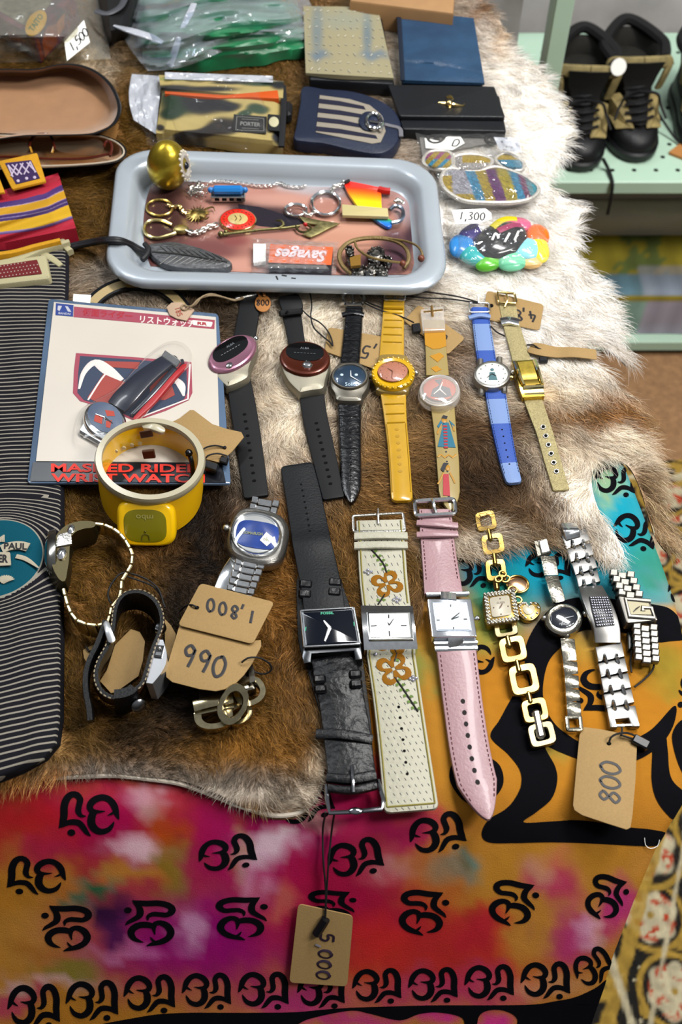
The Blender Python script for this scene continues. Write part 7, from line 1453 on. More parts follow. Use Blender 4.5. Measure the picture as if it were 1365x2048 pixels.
mb = MB(); lathe(mb, fc, fx * .0215, fy * .0175, [(.98, -.006), (1, -.001), (.97, .002), (.90, .0036), (.86, .0040)], 40, 4.2, up=fn); mb.build('case', yb_, T)
mb = MB(); lathe(mb, fc + fn * .0041 - fy * .001, fx * .0155, fy * .0125, [(1, -.001), (1, .0002), (.9, .0006)], 36, 3.4, up=fn); mb.build('display', mat('olive_lcd', '#8a8210', .15, coat=.6), T)
mb = MB(); wtext(mb, 'odm', fc + fn * .0050 + fy * .0058, fx, -fy, .0125, .0042, offset=.01); mb.build('display_lettering', mat('lcd_letters', '#b8b060', .4), T)
mb = MB(); tube(mb, [tuple(fc + fn * .0048 - fy * .0085 + fx * a + fy * b) for a, b in ((-.0028, -.003), (-.002, .001), (.002, .001), (.0028, -.003))], .0005, 6); ball(mb, fc + fn * .005 - fy * .005, .0008, 6); mb.build('display_key', mat('olive_dark', '#5a5408', .4), T)
mb = MB()
for k in range(4):
    q = P(232 + k * 16, 902 - k * 6 + (k > 2) * 3, ZF + .016); lathe(mb, q, Vector((.0016, 0, 0)), Vector((0, 0, .0016)), [(1, -.0006), (1, .0006)], 10, up=Vector((.2, -1, 0)).normalized())
mb.build('vent_holes', mat('hole_pale', '#f0e8c0', .5), T)
mb = MB(); box(mb, P(293, 868, ZF + .034), (.0045, .001, 0), (0, .0012, -.001), (0, -.0005, .0045), bev=.2); box(mb, P(298, 908, ZF + .022), (.0045, .0005, 0), (0, .0012, 0), (0, 0, .0045), bev=.2); mb.build('buckle_keeper', mat('brown_keeper', '#4a2a10', .4), T)
mb = MB(); strap(mb, [(284, 848, .0), (306, 850, .002), (330, 862, 0)], [20, 22, 14], .003, ZF + .030, ('round', 'round')); mb.build('strap_tip', milk, T)
mb = MB(); tube(mb, [tuple(P(x, y, z)) for x, y, z in ((378, 905, ZF + .033), (384, 925, ZF + .028), (386, 950, ZF + .018), (382, 960, ZF + .016))], .0018, 8); ball(mb, P(378, 906, ZF + .034), .003, 8); mb.build('buckle', mat('dark_steel', '#3c3c3e', .25, 1), T)
T = tag_(None, 'blank kraft tag lying on the watch card behind the yellow bangle watch', [(336, 848), (360, 836), (380, 820), (388, 820), (425, 848), (455, 858), (483, 864), (488, 874), (465, 902), (440, 925), (400, 915), (350, 890)], CZ + .004)
cordto(T, [(400, 908, CZ + .006), (410, 896, CZ + .007), (430, 891, CZ + .007), (450, 895, CZ + .0055)]); cordto(T, [(408, 925, CZ + .006), (415, 912, CZ + .009), (435, 907, CZ + .009), (455, 912, CZ + .007)]); mb = MB(); pbox(mb, 422, 930, 15, 8, 18, CZ + .003, .005, bev=.2); pbox(mb, 448, 918, 8, 7, 18, CZ + .003, .004, bev=.2); mb.build('string_lock', MATS['lock_black'], T)
mb = MB(); ball(mb, P(450, 895, CZ + .0055), .0014, 8); mb.build('knot', cord, T)

# --- gold-tone bracelet watch standing as a loop
T = thing('gold_bracelet_watch', 'gunmetal watch on thin gold link bracelet standing open in a loop', 'watch', P(180, 1160, ZF))
lp = [(188, 1046), (214, 1050), (240, 1066), (257, 1090), (265, 1112), (262, 1130), (252, 1146), (243, 1160), (242, 1178), (238, 1196), (226, 1208), (218, 1224), (222, 1240), (200, 1249), (178, 1248), (155, 1241), (140, 1222), (132, 1198), (126, 1175)]
zt = ZF + .020; A = resample_pts = spline([tuple(P(x, y, zt)) for x, y in lp], .0012); L_ = [0.0]
for a, b in zip(A[:-1], A[1:]): L_.append(L_[-1] + float(np.linalg.norm(b - a)))
nlk = 21
for k in range(nlk):
    d0, d1 = L_[-1] * k / nlk, L_[-1] * (k + 1) / nlk; p0 = Vector(A[min(len(A) - 1, int(np.searchsorted(L_, d0)))]); p1 = Vector(A[min(len(A) - 1, int(np.searchsorted(L_, d1)))])
    c = (p0 + p1) / 2; t = (p1 - p0); l = t.length; t = t.normalized(); sd = Vector((t.y, -t.x, 0)); mb = MB(); hh = .0085 if k > 10 else .0065
    box(mb, c - Vector((0, 0, hh)), t * l * .47, sd * .0013, Vector((0, 0, hh)), bev=.25); mb.build('link', mat('link_gold', '#d9c79a', .25, 1, noise=.2, nscale=300), T)
mb = MB(); gunmetal = mat('dark_gunmetal', '#4c4530', .4, .9)
out_t = [(110, 1075), (130, 1052), (160, 1042), (190, 1044), (188, 1054), (165, 1058), (146, 1068), (140, 1090), (138, 1120), (134, 1145), (130, 1162), (118, 1158), (104, 1130), (102, 1100)]
out_b = [(x - 12 if x < 150 else x - 4, y + 34) for x, y in out_t]; n = len(out_t)
T1 = spline([tuple(P(x, y, ZF + .024)) for x, y in out_t], .004, True); m_n = len(T1); B1 = []
for q in T1: B1.append(Vector((q[0] - .004, q[1], ZF + .002)))
M1 = [Vector((q[0] - .0055 * (1 if q[0] < P(140, 1100, ZF + .024).x else 0), q[1], ZF + .013)) for q in T1]
V = B1 + M1 + [Vector(q) for q in T1]; mb.add(V, [(j * m_n + i, j * m_n + (i + 1) % m_n, (j + 1) * m_n + (i + 1) % m_n, (j + 1) * m_n + i) for j in range(2) for i in range(m_n)]); b = 2 * m_n
tr_ = tessellate_polygon([[Vector(q) for q in T1]]); mb.f += [tuple(b + i for i in t_) for t_ in tr_] + [tuple(i for i in t_) for t_ in tr_]; mb.m += [0] * (len(mb.f) - len(mb.m)); mb.build('case', gunmetal, T, angle=50)
cc_ = P(112, 1105, ZF + .014); gn = Vector((-.97, -.15, .2)).normalized(); gu = Vector((.1, .25, 1)).normalized(); gu = (gu - gn * gu.dot(gn)).normalized(); gr_ = gu.cross(gn).normalized()
mb = MB(); lathe(mb, cc_ + gn * .004, gr_ * .021, gu * .0115, [(1.05, -.004), (1, 0), (.9, .0018)], 32, up=gn); mb.build('bezel', mat('bezel_dark', '#8a8a84', .2, 1), T)
mb = MB(); lathe(mb, cc_ + gn * .0058, gr_ * .0175, gu * .0095, [(1, 0), (.7, .0015), (.05, .0022)], 28, up=gn); mb.build('crystal', mat('dark_crystal', '#14211f', .06, coat=1), T)
for x, y, r in ((142, 1058, .0026), (123, 1106, .0032)): mb = MB(); lathe(mb, P(x, y, ZF + .0255), Vector((r, 0, 0)), Vector((0, r * 1.6, 0)), [(1, -.002), (1, 0), (.6, .001), (.1, .0013)], 14); mb.build('screw', chrome, T)
mb = MB(); qplate(mb, [(116, 1068), (142, 1062), (144, 1088), (110, 1094)], ZF + .0235, .0016, 2, .0004); mb.build('case_plate', steel, T)

# --- black leather cuff watch standing
T = thing('leather_cuff_watch', 'black stitched leather cuff watch standing open with a steel side case', 'watch', P(255, 1310, ZF))
cuf = mat('cuff_black', '#06070a', .42, spec=.25, bump=.5, bscale=700); cin = mat('cuff_tan', '#5a3212', .5, bump=.3, bscale=400)
tpc = [(258, 1184), (285, 1184), (310, 1200), (323, 1228), (322, 1255), (305, 1300), (292, 1345), (283, 1368), (262, 1384), (235, 1395), (210, 1388), (196, 1370), (192, 1345), (200, 1318), (216, 1290), (226, 1255), (230, 1220), (240, 1196)]
mb = MB(); At, Bt = loopwall(mb, tpc, [(x * .94 + 14, y * .9 + 152) for x, y in tpc], ZF + .027, ZF + .001, .0036, 0, 1, 0); mb.build('band', [cuf, cin], T)
mb = MB()
for i in range(0, len(At)):
    a, b = Vector(At[i]), Vector(At[(i + 1) % len(At)]); sd = Vector((b.y - a.y, a.x - b.x, 0)).normalized() * -.0012; tube(mb, [tuple(a + sd + Vector((0, 0, .0004))), tuple(a.lerp(b, .55) + sd + Vector((0, 0, .0004)))], .0004, 4, smooth=False)
mb.build('stitching', mat('cuff_thread', '#b8a888', .7), T, kind='stuff')
fl_ = [(210, 1240), (204, 1262), (192, 1292), (178, 1320), (171, 1350), (172, 1385), (178, 1415), (180, 1440)]
mb = MB(); loopwall(mb, fl_, [(x + 4, y + 14 if y < 1400 else y + 6) for x, y in fl_], ZF + .027, ZF + .002, .0042, 0, 1, 0, closed=False); mb.build('flap', [cuf, cuf], T)
mb = MB(); strap(mb, [(211, 1242, .028), (217, 1262, .0295), (225, 1285, .027)], [13, 15, 18], .003, ZF, ('round', 'round'), bev=.5); mb.build('clasp_hook', mat('white_steel', '#d8dade', .3, .9), T)
mb = MB(); loopwall(mb, [(228, 1388), (246, 1386), (262, 1380), (268, 1374)], [(232, 1420), (250, 1420), (266, 1412), (272, 1406)], ZF + .029, ZF + .001, .0085, 0, 0, 0, closed=False); mb.build('keeper', cuf, T)
mb = MB(); k0, k1 = P(322, 1285, ZF + .022), P(301, 1372, ZF + .022); ax = (k1 - k0); al = ax.length / 2; ax.normalize(); sdv = Vector((-ax.y, ax.x, 0)); sdv = sdv if sdv.x > 0 else -sdv
N_ = 12; V = []
for i in range(N_ + 1):
    f = i / N_; bul = .0055 * math.sin(math.pi * f) + .002; c = k0 + ax * (2 * al * f)
    for z in (ZF + .003, ZF + .026): V += [Vector((c.x, c.y, z)) - sdv * .0022, Vector((c.x, c.y, z)) + sdv * bul]
F = []
for i in range(N_):
    a = i * 4; F += [(a + 2, a + 3, a + 7, a + 6), (a, a + 4, a + 5, a + 1), (a + 1, a + 5, a + 7, a + 3), (a, a + 2, a + 6, a + 4)]
F += [(0, 1, 3, 2), (N_ * 4, N_ * 4 + 2, N_ * 4 + 3, N_ * 4 + 1)]; mb.add(V, F); mb.build('case', mat('polished_white_steel', '#e6e8ec', .2, .9), T, angle=50)
mb = MB(); c = k0 + ax * .009 + sdv * .0015; c.z = ZF + .0262; box(mb, c, ax * .0045, sdv * .0026, Vector((0, 0, .0008))); mb.build('side_slot', mat('slot_dark', '#15161a', .3), T)
mb = MB(); ball(mb, c + ax * -.002 + Vector((0, 0, .001)), .0015, 8); box(mb, c + ax * .002 + Vector((0, 0, .0008)), ax * .0012, sdv * .0018, Vector((0, 0, .0004))); mb.build('side_pusher', chrome, T)
for (x, y, r) in ((325, 1258, .0042), (278, 1412, .0048)):
    q = P(x, y, ZF + .018); nv = Vector((.9, -.35, .25)).normalized() if y < 1300 else Vector((.45, -.8, .45)).normalized(); u = nv.cross(Vector((0, 0, 1))).normalized(); v_ = nv.cross(u)
    mb = MB(); lathe(mb, q, u * r, v_ * r, [(1, -.003), (1, 0), (.7, .0013), (.15, .0018)], 18, up=nv); mb.build('rivet', mat('rivet_steel', '#8d8f92', .2, 1), T)
cordto(T, [(222, 1207, ZF + .012), (216, 1190, ZF + .014), (222, 1170, ZF + .016), (240, 1148, ZF + .018), (262, 1147, ZF + .014), (296, 1160, ZF + .010), (318, 1180, ZF + .008), (328, 1210, ZF + .006)])
cordto(T, [(246, 1150, ZF + .018), (275, 1160, ZF + .012), (305, 1172, ZF + .008), (322, 1192, ZF + .006), (330, 1215, ZF + .006)])
tag_(None, 'kraft tag lying inside the standing leather cuff', [(262, 1258), (280, 1264), (290, 1282), (286, 1320), (277, 1352), (232, 1384), (222, 1386), (200, 1362), (214, 1340), (230, 1290)], ZF + .001)
T = tag_(None, 'kraft tag corner sticking out left of the leather cuff', [(166, 1300), (180, 1292), (205, 1284), (198, 1310), (176, 1328), (168, 1316)], ZF + .001)
cordto(T, [(172, 1292, ZF + .003), (178, 1302, ZF + .003), (192, 1300, ZF + .003)])
tag_(None, 'kraft tag edge between the leather cuff and the 990 tag', [(330, 1238), (342, 1250), (352, 1268), (346, 1300), (332, 1330), (330, 1290)], ZF + .001)

# --- retro silver digital watch
T = thing('retro_watch', 'retro silver watch with blue jump dial on steel link bracelet', 'watch', P(514, 1068, ZF))
mb = MB(); c, ex, ey = EL(515, 1068, 61, 56, 12, ZF + .013); lathe(mb, c, ex, ey, [(.86, -.013), (.98, -.010), (1, -.006), (.96, -.002), (.88, 0), (.85, -.0015), (.84, -.003)], 44, 3.0); mb.build('case', mat('brushed_case', '#b4b2ae', .3, 1, bump=.6, bscale=500, nstretch=(1, 5, 1)), T)
mb = MB(); c, ex, ey = EL(513, 1066, 51, 43, 10, ZF + .0145); lathe(mb, c, ex, ey, [(1, -.002), (.97, 0), (.9, -.0008), (.87, -.003)], 44, 2.2, cap=False); mb.build('inner_ring', chrome, T)
mb = MB(); disc(mb, 513, 1066, 46, 38, 10, ZF + .0115, .001, .0001); mb.build('dial_plate', mat('dial_silver', '#c9cccc', .3, .6), T)
mb = MB(); disc(mb, 515, 1069, 43, 27, 9, ZF + .0126, .0006, .0001, p=3.6); mb.build('blue_dial', mat('dial_royal', '#20449a', .3, noise=.25, nscale=120), T)
mb = MB(); z = ZF + .0134; poly(mb, [(520, 1080), (533, 1064), (545, 1074), (550, 1073), (552, 1082), (543, 1084), (534, 1092)], z, .0002); mb.build('dial_logo', white, T)
mb = MB(); text(mb, 'HOURAMOON', 503, 1066, 46, 6, 6, z + .0002, flipx=-1, offset=.02); text(mb, 'o8o', 534, 1078, 14, 7, 10, z + .0005); mb.build('dial_lettering', mat('dial_letter', '#9aa070', .5), T)
mb = MB(); c, ex, ey = EL(513, 1066, 49, 41, 10, ZF + .0145); lathe(mb, c, ex, ey, [(1, 0), (.8, .0012), (.4, .002), (.05, .0022)], 36, cap=False); mb.build('crystal', glass, T)
mb = MB(); ball(mb, P(453, 1056, ZF + .007), .003, 10); mb.build('crown', steel, T)
lk = mat('bracelet_steel', '#c8cacc', .18, 1, noise=.15, nscale=200)
def link_row(T, cx, cy, w, h, rot, z, m=lk, th=.004, cols=(.25, .5, .25), gap=.04, push=0):
    x = -1.0; a = math.radians(rot)
    for k, f in enumerate(cols):
        xc = x + f; x += 2 * f; off = (h * .35 * push if k % 2 else 0); px_, py_ = cx + xc * w / 2 * math.cos(a) - off * math.sin(a), cy + xc * w / 2 * math.sin(a) + off * math.cos(a)
        mb = MB(); pbox(mb, px_, py_, f * w / 2 * (1 - gap), h / 2 * .95, rot, z, th * (1.1 if k % 2 else 1), bev=.13); mb.build('link', m, T)
for i in range(2): link_row(T, 531 - i * 4, 1002 + i * 14, 57, 13, 10, ZF + .002, push=.5)
for i in range(6): link_row(T, 500 - i * 4.5, 1126 + i * 13, 60 - i * .9, 12.5, 11, ZF + .006 + .001 * i, push=.5)
mb = MB(); strap(mb, [(478, 1120, .001), (462, 1150, .002), (450, 1185, .001)], [40, 46, 50], .002, ZF, ('none', 'none')); mb.build('clasp_plate', chrome, T)
# --- chunky chain watch beneath the tags
T = thing('chain_bracelet_watch', 'chunky pale gold chain bracelet watch under the 990 tag', 'watch', P(455, 1410, ZF))
cg = mat('champagne_gold', '#a89d7e', .18, 1, noise=.2, nscale=250)
mb = MB(); qplate(mb, [(392, 1350), (508, 1330), (512, 1378), (398, 1405)], ZF, .008, 6, .002); mb.build('case', mat('case_grey', '#6b675c', .25, 1), T)
mb = MB(); strap(mb, [(387, 1411, .008), (420, 1403, .009), (466, 1395, .009)], [28, 26, 24], .004, ZF, ('none', 'none')); strap(mb, [(388, 1428, .005), (425, 1420, .006), (468, 1412, .006)], [8, 8, 8], .004, ZF, ('none', 'none')); mb.build('end_bar', cg, T)
def flatring(cx, cy, rx, ry, rot, z, w_, h_, tilt=(0, 0)):
    mb = MB(); c, ex, ey = EL(cx, cy, rx, ry, rot, z); ex = ex + Vector((0, 0, tilt[0])); ey = ey + Vector((0, 0, tilt[1])); up = ex.cross(ey).normalized(); k = 1 - w_
    lathe(mb, c, ex, ey, [(k, -h_), (.97, -h_), (1, -h_ * .6), (1, h_ * .6), (.97, h_), (k + .04, h_), (k, h_ * .6), (k, -h_)], 36, 2.3, up=up, cap=False); mb.build('chain_link', cg, T)
flatring(428, 1434, 40, 28, -6, ZF + .006, .44, .003); flatring(466, 1408, 38, 25, -50, ZF + .014, .40, .003, (.004, .004)); flatring(500, 1386, 33, 29, -25, ZF + .008, .40, .003); flatring(480, 1430, 27, 20, -30, ZF + .005, .42, .0025)
cordto(T, [(484, 1325, ZF + .022), (496, 1316, ZF + .025), (520, 1316, ZF + .022), (540, 1328, ZF + .016), (543, 1340, ZF + .012), (530, 1348, ZF + .009), (510, 1344, ZF + .009), (500, 1336, ZF + .012)])
mb = MB(); qplate(mb, [(496, 1330), (506, 1328), (512, 1362), (500, 1366)], ZF + .008, .004, 2); mb.build('clasp', MATS['case_grey'], T)
T = tag_(None, 'kraft price tag marked 990 below the 1,800 tag', [(360, 1248), (420, 1262), (500, 1282), (522, 1280), (523, 1292), (505, 1326), (488, 1350), (472, 1366), (450, 1378), (432, 1382), (400, 1378), (345, 1364), (333, 1354), (332, 1340)], ZF + .019, ('990', 408, 1322, 42, (.93, .33), (.30, -.95), 6.4, .78), hole_=None)
T = tag_(None, 'kraft price tag marked 1,800 below the retro silver watch', rq((401, 1166), (549, 1204), (506, 1288), (356, 1250), r=9), ZF + .0215, ('1,800', 462, 1222, 25, (-.96, -.27), (-.12, 1), 5.2, 1.0), hole_=(394, 1215))
cordto(T, [(394, 1215, ZF + .0235), (385, 1210, ZF + .024), (372, 1212, ZF + .018), (360, 1222, ZF + .01)])

# --- wide black strap watch
T = thing('wide_black_watch', 'large rectangular dark dial watch on wide black leather strap', 'watch', P(660, 1260, ZF))
bkl = mat('crinkled_black_leather', '#05060a', .36, spec=.28, bump=1, bscale=160); bks = mat('smooth_black_leather', '#06090f', .5, spec=.22, bump=.3, bscale=600)
mb = MB(); strap(mb, [(632, 1128), (644, 1200), (658, 1275), (674, 1345), (694, 1440), (700, 1490)], [80, 102, 122, 112, 96, 92], .0022, ZF - .002, ('round', 'square')); mb.build('backing_strap', bks, T)
mb = MB(); s1 = strap(mb, [(594, 928, 0), (606, 985, .0), (618, 1050, .001), (624, 1084, .003), (632, 1120, .002), (644, 1180, .003), (650, 1226, .002)], [66, 72, 76, 78, 80, 82, 84], .003, ZF, ('square', 'none')); mb.build('strap', bks, T)
mb = MB(); dots(mb, s1, .15, .48, 9, .0009); mb.build('adjustment_holes', hole, T)
def braid(cx, cy, w, h, rot, z):
    for k in (-1, 1):
        mb = MB(); pbox(mb, cx - math.sin(math.radians(rot)) * k * h * .27, cy + k * h * .27, w / 2, h * .24, rot, z, .004, bev=.35); mb.build('leather_loop', bkl, T)
braid(611, 1176, 27, 36, 4, ZF + .003); braid(670, 1172, 27, 36, 4, ZF + .003)
mb = MB(); s2 = strap(mb, [(666, 1312, .001), (676, 1360, .003), (684, 1400, .002), (695, 1470, .002), (700, 1515, .002), (705, 1556, .003)], [88, 94, 92, 96, 96, 98], .0034, ZF, ('none', 'none')); mb.build('strap', bkl, T)
braid(640, 1366, 26, 36, -4, ZF + .0045); braid(712, 1356, 26, 36, -4, ZF + .0045)
mb = MB(); strap(mb, [(632, 1466, .004), (690, 1468, .0055), (746, 1478, .004)], [22, 22, 22], .0025, ZF, ('none', 'none'), bev=.5); mb.build('strap_keeper', bkl, T)
mb = MB(); strap(mb, [(653, 1553, .0045), (704, 1556, .0055), (753, 1548, .0045)], [20, 22, 22], .003, ZF, ('none', 'none'), bev=.5); strap(mb, [(656, 1574, .003), (705, 1578, .004), (754, 1568, .003)], [16, 18, 18], .003, ZF, ('none', 'none'), bev=.5); mb.build('strap_fold', bkl, T)
mb = MB(); zb = ZF + .002; tube(mb, [tuple(P(x, y, zb)) for x, y in ((654, 1570), (655, 1600), (660, 1626), (700, 1624), (764, 1618), (767, 1600), (756, 1560))], .0015, 8, smooth=False); tube(mb, [tuple(P(704, 1532, ZF + .009)), tuple(P(706, 1556, ZF + .010)), tuple(P(707, 1584, ZF + .008))], .0012, 8); ball(mb, P(712, 1622, zb + .001), .0025, 8, sc_=(2, 1, .6)); mb.build('buckle', mat('dark_chrome', '#9c9ea4', .12, 1), T)
dgm = mat('dark_case', '#55575a', .25, 1)
mb = MB(); qplate(mb, [(602, 1222), (708, 1216), (721, 1288), (609, 1294)], ZF + .002, .010, 4, .001); mb.build('case', dgm, T)
mb = MB(); poly(mb, [(607, 1294), (722, 1286), (725, 1318), (711, 1320), (708, 1302), (624, 1307), (622, 1324), (608, 1327), (604, 1312)], ZF + .001, .009, .001); mb.build('lug_bar', dgm, T)
mb = MB(); qplate(mb, [(606, 1226), (704, 1220), (716, 1284), (614, 1290)], ZF + .0121, .0008, 3, .0002); mb.build('dial', mat('dial_midnight', '#070d1a', .12, spec=.3, coat=.25), T)
hands(T, 660, 1256, ZF + .0134, [(648, 1241), (650, 1282)], mat('hand_silver', '#d8dadc', .3, .5), .0011); mb = MB(); text(mb, 'FOSSIL', 655, 1226, 26, 5, -2, ZF + .0132, offset=.02)
for q in (((611, 1262), (612, 1254)), ((709, 1252), (708, 1244))): tube(mb, [tuple(P(*q[0], ZF + .0132)), tuple(P(*q[1], ZF + .0132))], .0004, 4)
mb.build('dial_marks', mat('lume_green', '#3f9c7c', .5), T)
mb = MB()
for x0, y0, x1, y1 in ((602, 1222, 708, 1216), (609, 1294, 721, 1288)): tube(mb, [tuple(P(x0, y0, ZF + .012)), tuple(P(x1, y1, ZF + .012))], .0009, 6, smooth=False)
tube(mb, [tuple(P(602, 1222, ZF + .012)), tuple(P(609, 1294, ZF + .012))], .0009, 6, smooth=False); tube(mb, [tuple(P(708, 1216, ZF + .012)), tuple(P(721, 1288, ZF + .012))], .0009, 6, smooth=False); mb.build('case_edge', chrome, T)

# --- white woven strap watch with flowers
T = thing('floral_strap_watch', 'silver rectangular watch on wide cream woven strap with gold flower print', 'watch', P(780, 1255, ZF))
wov = mat('woven_cream', '#bdbaa6', .5, bump=.6, bscale=300); mb = MB(); s1 = strap(mb, [(760, 1040, .001), (764, 1100, 0), (768, 1160, 0), (774, 1214, .001)], [95, 96, 97, 97], .003, ZF, ('none', 'none')); mb.build('strap', wov, T)
mb = MB(); s2 = strap(mb, [(781, 1298, .001), (795, 1392, 0), (808, 1491, 0), (824, 1621, 0)], [98, 98, 102, 111], .003, ZF - .002, ('none', 'square')); mb.build('strap', wov, T)
yth = mat('olive_thread', '#8f8438', .7); mb = MB()
for su in (s1, s2):
    for o_ in (-.88, .88): tube(mb, [tuple(su.at(f, o_, .0002)) for f in np.linspace(.01, .97, 12)], .0006, 5)
tube(mb, [tuple(s2.at(.97, o_, .0002)) for o_ in np.linspace(-.88, .88, 5)], .0006, 5); mb.build('edge_stitching', yth, T)
mb = MB()
for su, n_ in ((s1, 11), (s2, 24)):
    for j in range(n_):
        for i in range(7): f = (j + .5) / n_; o_ = -.72 + i * .24 + (.12 if j % 2 else 0); c = su.at(f, o_, .0001); tube(mb, [tuple(c), tuple(su.at(f + .35 / n_, o_ + .05, .0001))], .00024, 4, smooth=False)
mb.build('weave_marks', mat('weave_grey', '#6c6a70', .7), T, kind='stuff')
for y, k in ((1069, 0), (1088, 1)):
    mb = MB(); strap(mb, [(709, y + 2, .003), (762, y, .0045), (816, y + 1, .003)], [17, 17, 17], .0022, ZF, ('none', 'none'), bev=.5); mb.build('strap_keeper', wov, T)
mb = MB(); buckle(mb, [(706, 1032), (806, 1026), (811, 1062), (708, 1064)], ZF + .003, .0011, [(757, 1018, ZF + .005), (757, 1034, ZF + .006), (758, 1048, ZF + .005)]); mb.build('buckle', steel, T)
def flower(su, f0, o0, rot, size, m_gold):
    """four C-shaped petals and four flared bars around a centre, on the strap"""
    c = su.at(f0, o0, .0004); c2 = su.at(f0, o0 + .1, .0004); i = int(f0 * (len(su.n) - 1)); sx_ = (c2 - c).normalized(); nn = su.n[i]; sy_ = nn.cross(sx_)
    mb = MB()
    for k in range(4):
        a = math.radians(rot + 90 * k); d = sx_ * math.cos(a) + sy_ * math.sin(a); e = nn.cross(d); pr = [c + d * .0012 + e * .0010, c + d * size * .78 + e * size * .30, c + d * size * .62, c + d * size * .78 - e * size * .30, c + d * .0012 - e * .0010]
        prism(mb, [q + nn * .0003 for q in pr], .0003, n=nn)
        a2 = a + math.radians(45); d2 = sx_ * math.cos(a2) + sy_ * math.sin(a2); cc2 = c + d2 * size * .66
        tube(mb, [(*(cc2 + sx_ * math.cos(t_) * size * .36 + sy_ * math.sin(t_) * size * .36), .3 + 1.1 * math.sin(math.pi * j / 10)) for j, t_ in enumerate([a2 + math.pi * (-.72 + 1.44 * j / 10) for j in range(11)])], .0017, 5, flat=.2)
    mb.build('printed_flower', m_gold, T)
fg = mat('flower_gold', '#94600a', .6, spec=.1, bump=.3, bscale=900); flower(s1, .74, .12, 20, .0095, fg); flower(s2, .135, .02, 15, .0100, fg)
vine = mat('vine_dark', '#17140f', .6); leafm = mat('leaf_green', '#5c7c1c', .6)
def sprig(su, pts, nleaf, sw=1):
    w_ = [su.at(f, o_, .0004) for f, o_ in pts]; mb = MB(); tube(mb, [tuple(q) for q in w_], .0006, 5); mb.build('printed_stem', vine, T); s_ = spline([tuple(q) for q in w_], .0028)
    for i in range(1, len(s_) - 1):
        if i >= nleaf: break
        t = Vector(s_[i + 1] - s_[i]).normalized(); sd = Vector((-t.y, t.x, 0)) * (1 if i % 2 else -1); b = Vector(s_[i]); d = (t * .6 + sd).normalized(); e = Vector((-d.y, d.x, 0)); l = .0036
        mb = MB(); mb.add([b + d * .0006, b + d * l * .5 + e * .0012 + Vector((0, 0, .0002)), b + d * l + Vector((0, 0, .0002)), b + d * l * .5 - e * .0012 + Vector((0, 0, .0002))], [(0, 3, 2, 1)]); mb.build('leaf', leafm, T)
sprig(s1, [(.34, -.45), (.42, -.2), (.52, .05), (.62, .15)], 12); sprig(s1, [(.97, -.35), (.92, -.2), (.86, -.02)], 6); sprig(s2, [(.02, .3), (.05, .2), (.085, .1)], 5); sprig(s2, [(.19, .0), (.26, .25), (.34, .50), (.42, .75)], 16)
mb = MB()
for su, f, o_ in ((s1, .60, -.62), (s1, .93, .45), (s2, .02, -.62), (s2, .21, .75)):
    for dx, dy in ((0, -1), (1, 0), (0, 1), (-1, 0)): q = su.at(f + dy * (.022 if su is s1 else .0115), o_ + dx * .13, .0006); ball(mb, q, .0012, 8, rows=6)
mb.build('rhinestones', mat('rhinestone', '#c8c8d8', .1, .8), T, kind='stuff')
mb = MB(); dots(mb, s2, .38, .79, 7, .0010); mb.build('adjustment_holes', hole, T)
mb = MB(); softpad(mb, [(722, 1211), (826, 1212), (836, 1298), (729, 1300)], ZF + .002, lambda u, v: .004 + .006 * math.sin(math.pi * (.12 + .76 * v)) ** .7, 16, 20); mb.build('case', chrome, T, angle=50)
mb = MB(); qplate(mb, [(733, 1223), (822, 1223), (828, 1279), (738, 1280)], ZF + .0095, .0035, 2, .0008); mb.build('bezel', mat('bezel_steel', '#a8aaa8', .2, 1), T)
mb = MB(); qplate(mb, [(738, 1227), (816, 1227), (822, 1274), (742, 1275)], ZF + .0131, .0004, 1, 0); mb.build('dial', mat('dial_satin', '#c3c4c4', .35, .3, noise=.1, nscale=60), T)
hands(T, 779, 1250, ZF + .0139, [(788, 1237), (776, 1244)], mat('hand_grey', '#3a3b42', .4), .0004)
mb = MB()
for q in (((742, 1252), (754, 1251)), ((802, 1251), (814, 1251)), ((779, 1262), (780, 1272)), ((778, 1229), (778, 1236))): tube(mb, [tuple(P(*q[0], ZF + .0137)), tuple(P(*q[1], ZF + .0137))], .0004, 4)
mb.build('dial_marks', MATS['hand_grey'], T)
for y0, r in ((1290, .0015), (1298, .0010)):
    mb = MB(); tube(mb, [tuple(P(731, y0 + 1, ZF + .006)), tuple(P(835, y0, ZF + .006))], r, 8, smooth=False); mb.build('case_ridge', chrome, T)

# --- pink strap watch
T = thing('pink_strap_watch', 'square silver watch on wide pale pink stitched leather strap', 'watch', P(905, 1235, .002))
pk = mat('pink_leather', '#b08a90', .38, noise=.06, nscale=60, bump=.3, bscale=500, coat=.1); ZC = .0015
mb = MB(); s1 = strap(mb, [(871, 1018, .005), (874, 1060, .005), (879, 1110, .004), (888, 1186, .004)], [66, 68, 70, 78], .003, ZC, ('none', 'none')); mb.build('strap', pk, T)
mb = MB(); s2 = strap(mb, [(914, 1302, .004), (928, 1414, .001), (947, 1530, .001), (978, 1638, .003)], [80, 80, 82, 80], .003, ZC, ('none', 'point')); mb.build('strap', pk, T)
mb = MB(); dots(mb, s2, .31, .79, 8, .0015, asp=1.2); mb.build('adjustment_holes', mat('hole_brown', '#140b0c', .8), T)
mb = MB()
for su in (s1, s2):
    for o_ in (-.84, .84): dashes(mb, su, o_, .0034, .0018, .0004, s1=.9)
mb.build('stitching', mat('pink_thread', '#6e4448', .7), T, kind='stuff')
for y, tl in ((1046, 2), (1066, -2)):
    mb = MB(); strap(mb, [(834, y - tl, .008), (874, y, .0095), (917, y + tl + 2, .008)], [14, 15, 15], .0022, ZC, ('none', 'none'), bev=.5); mb.build('strap_keeper', pk, T)
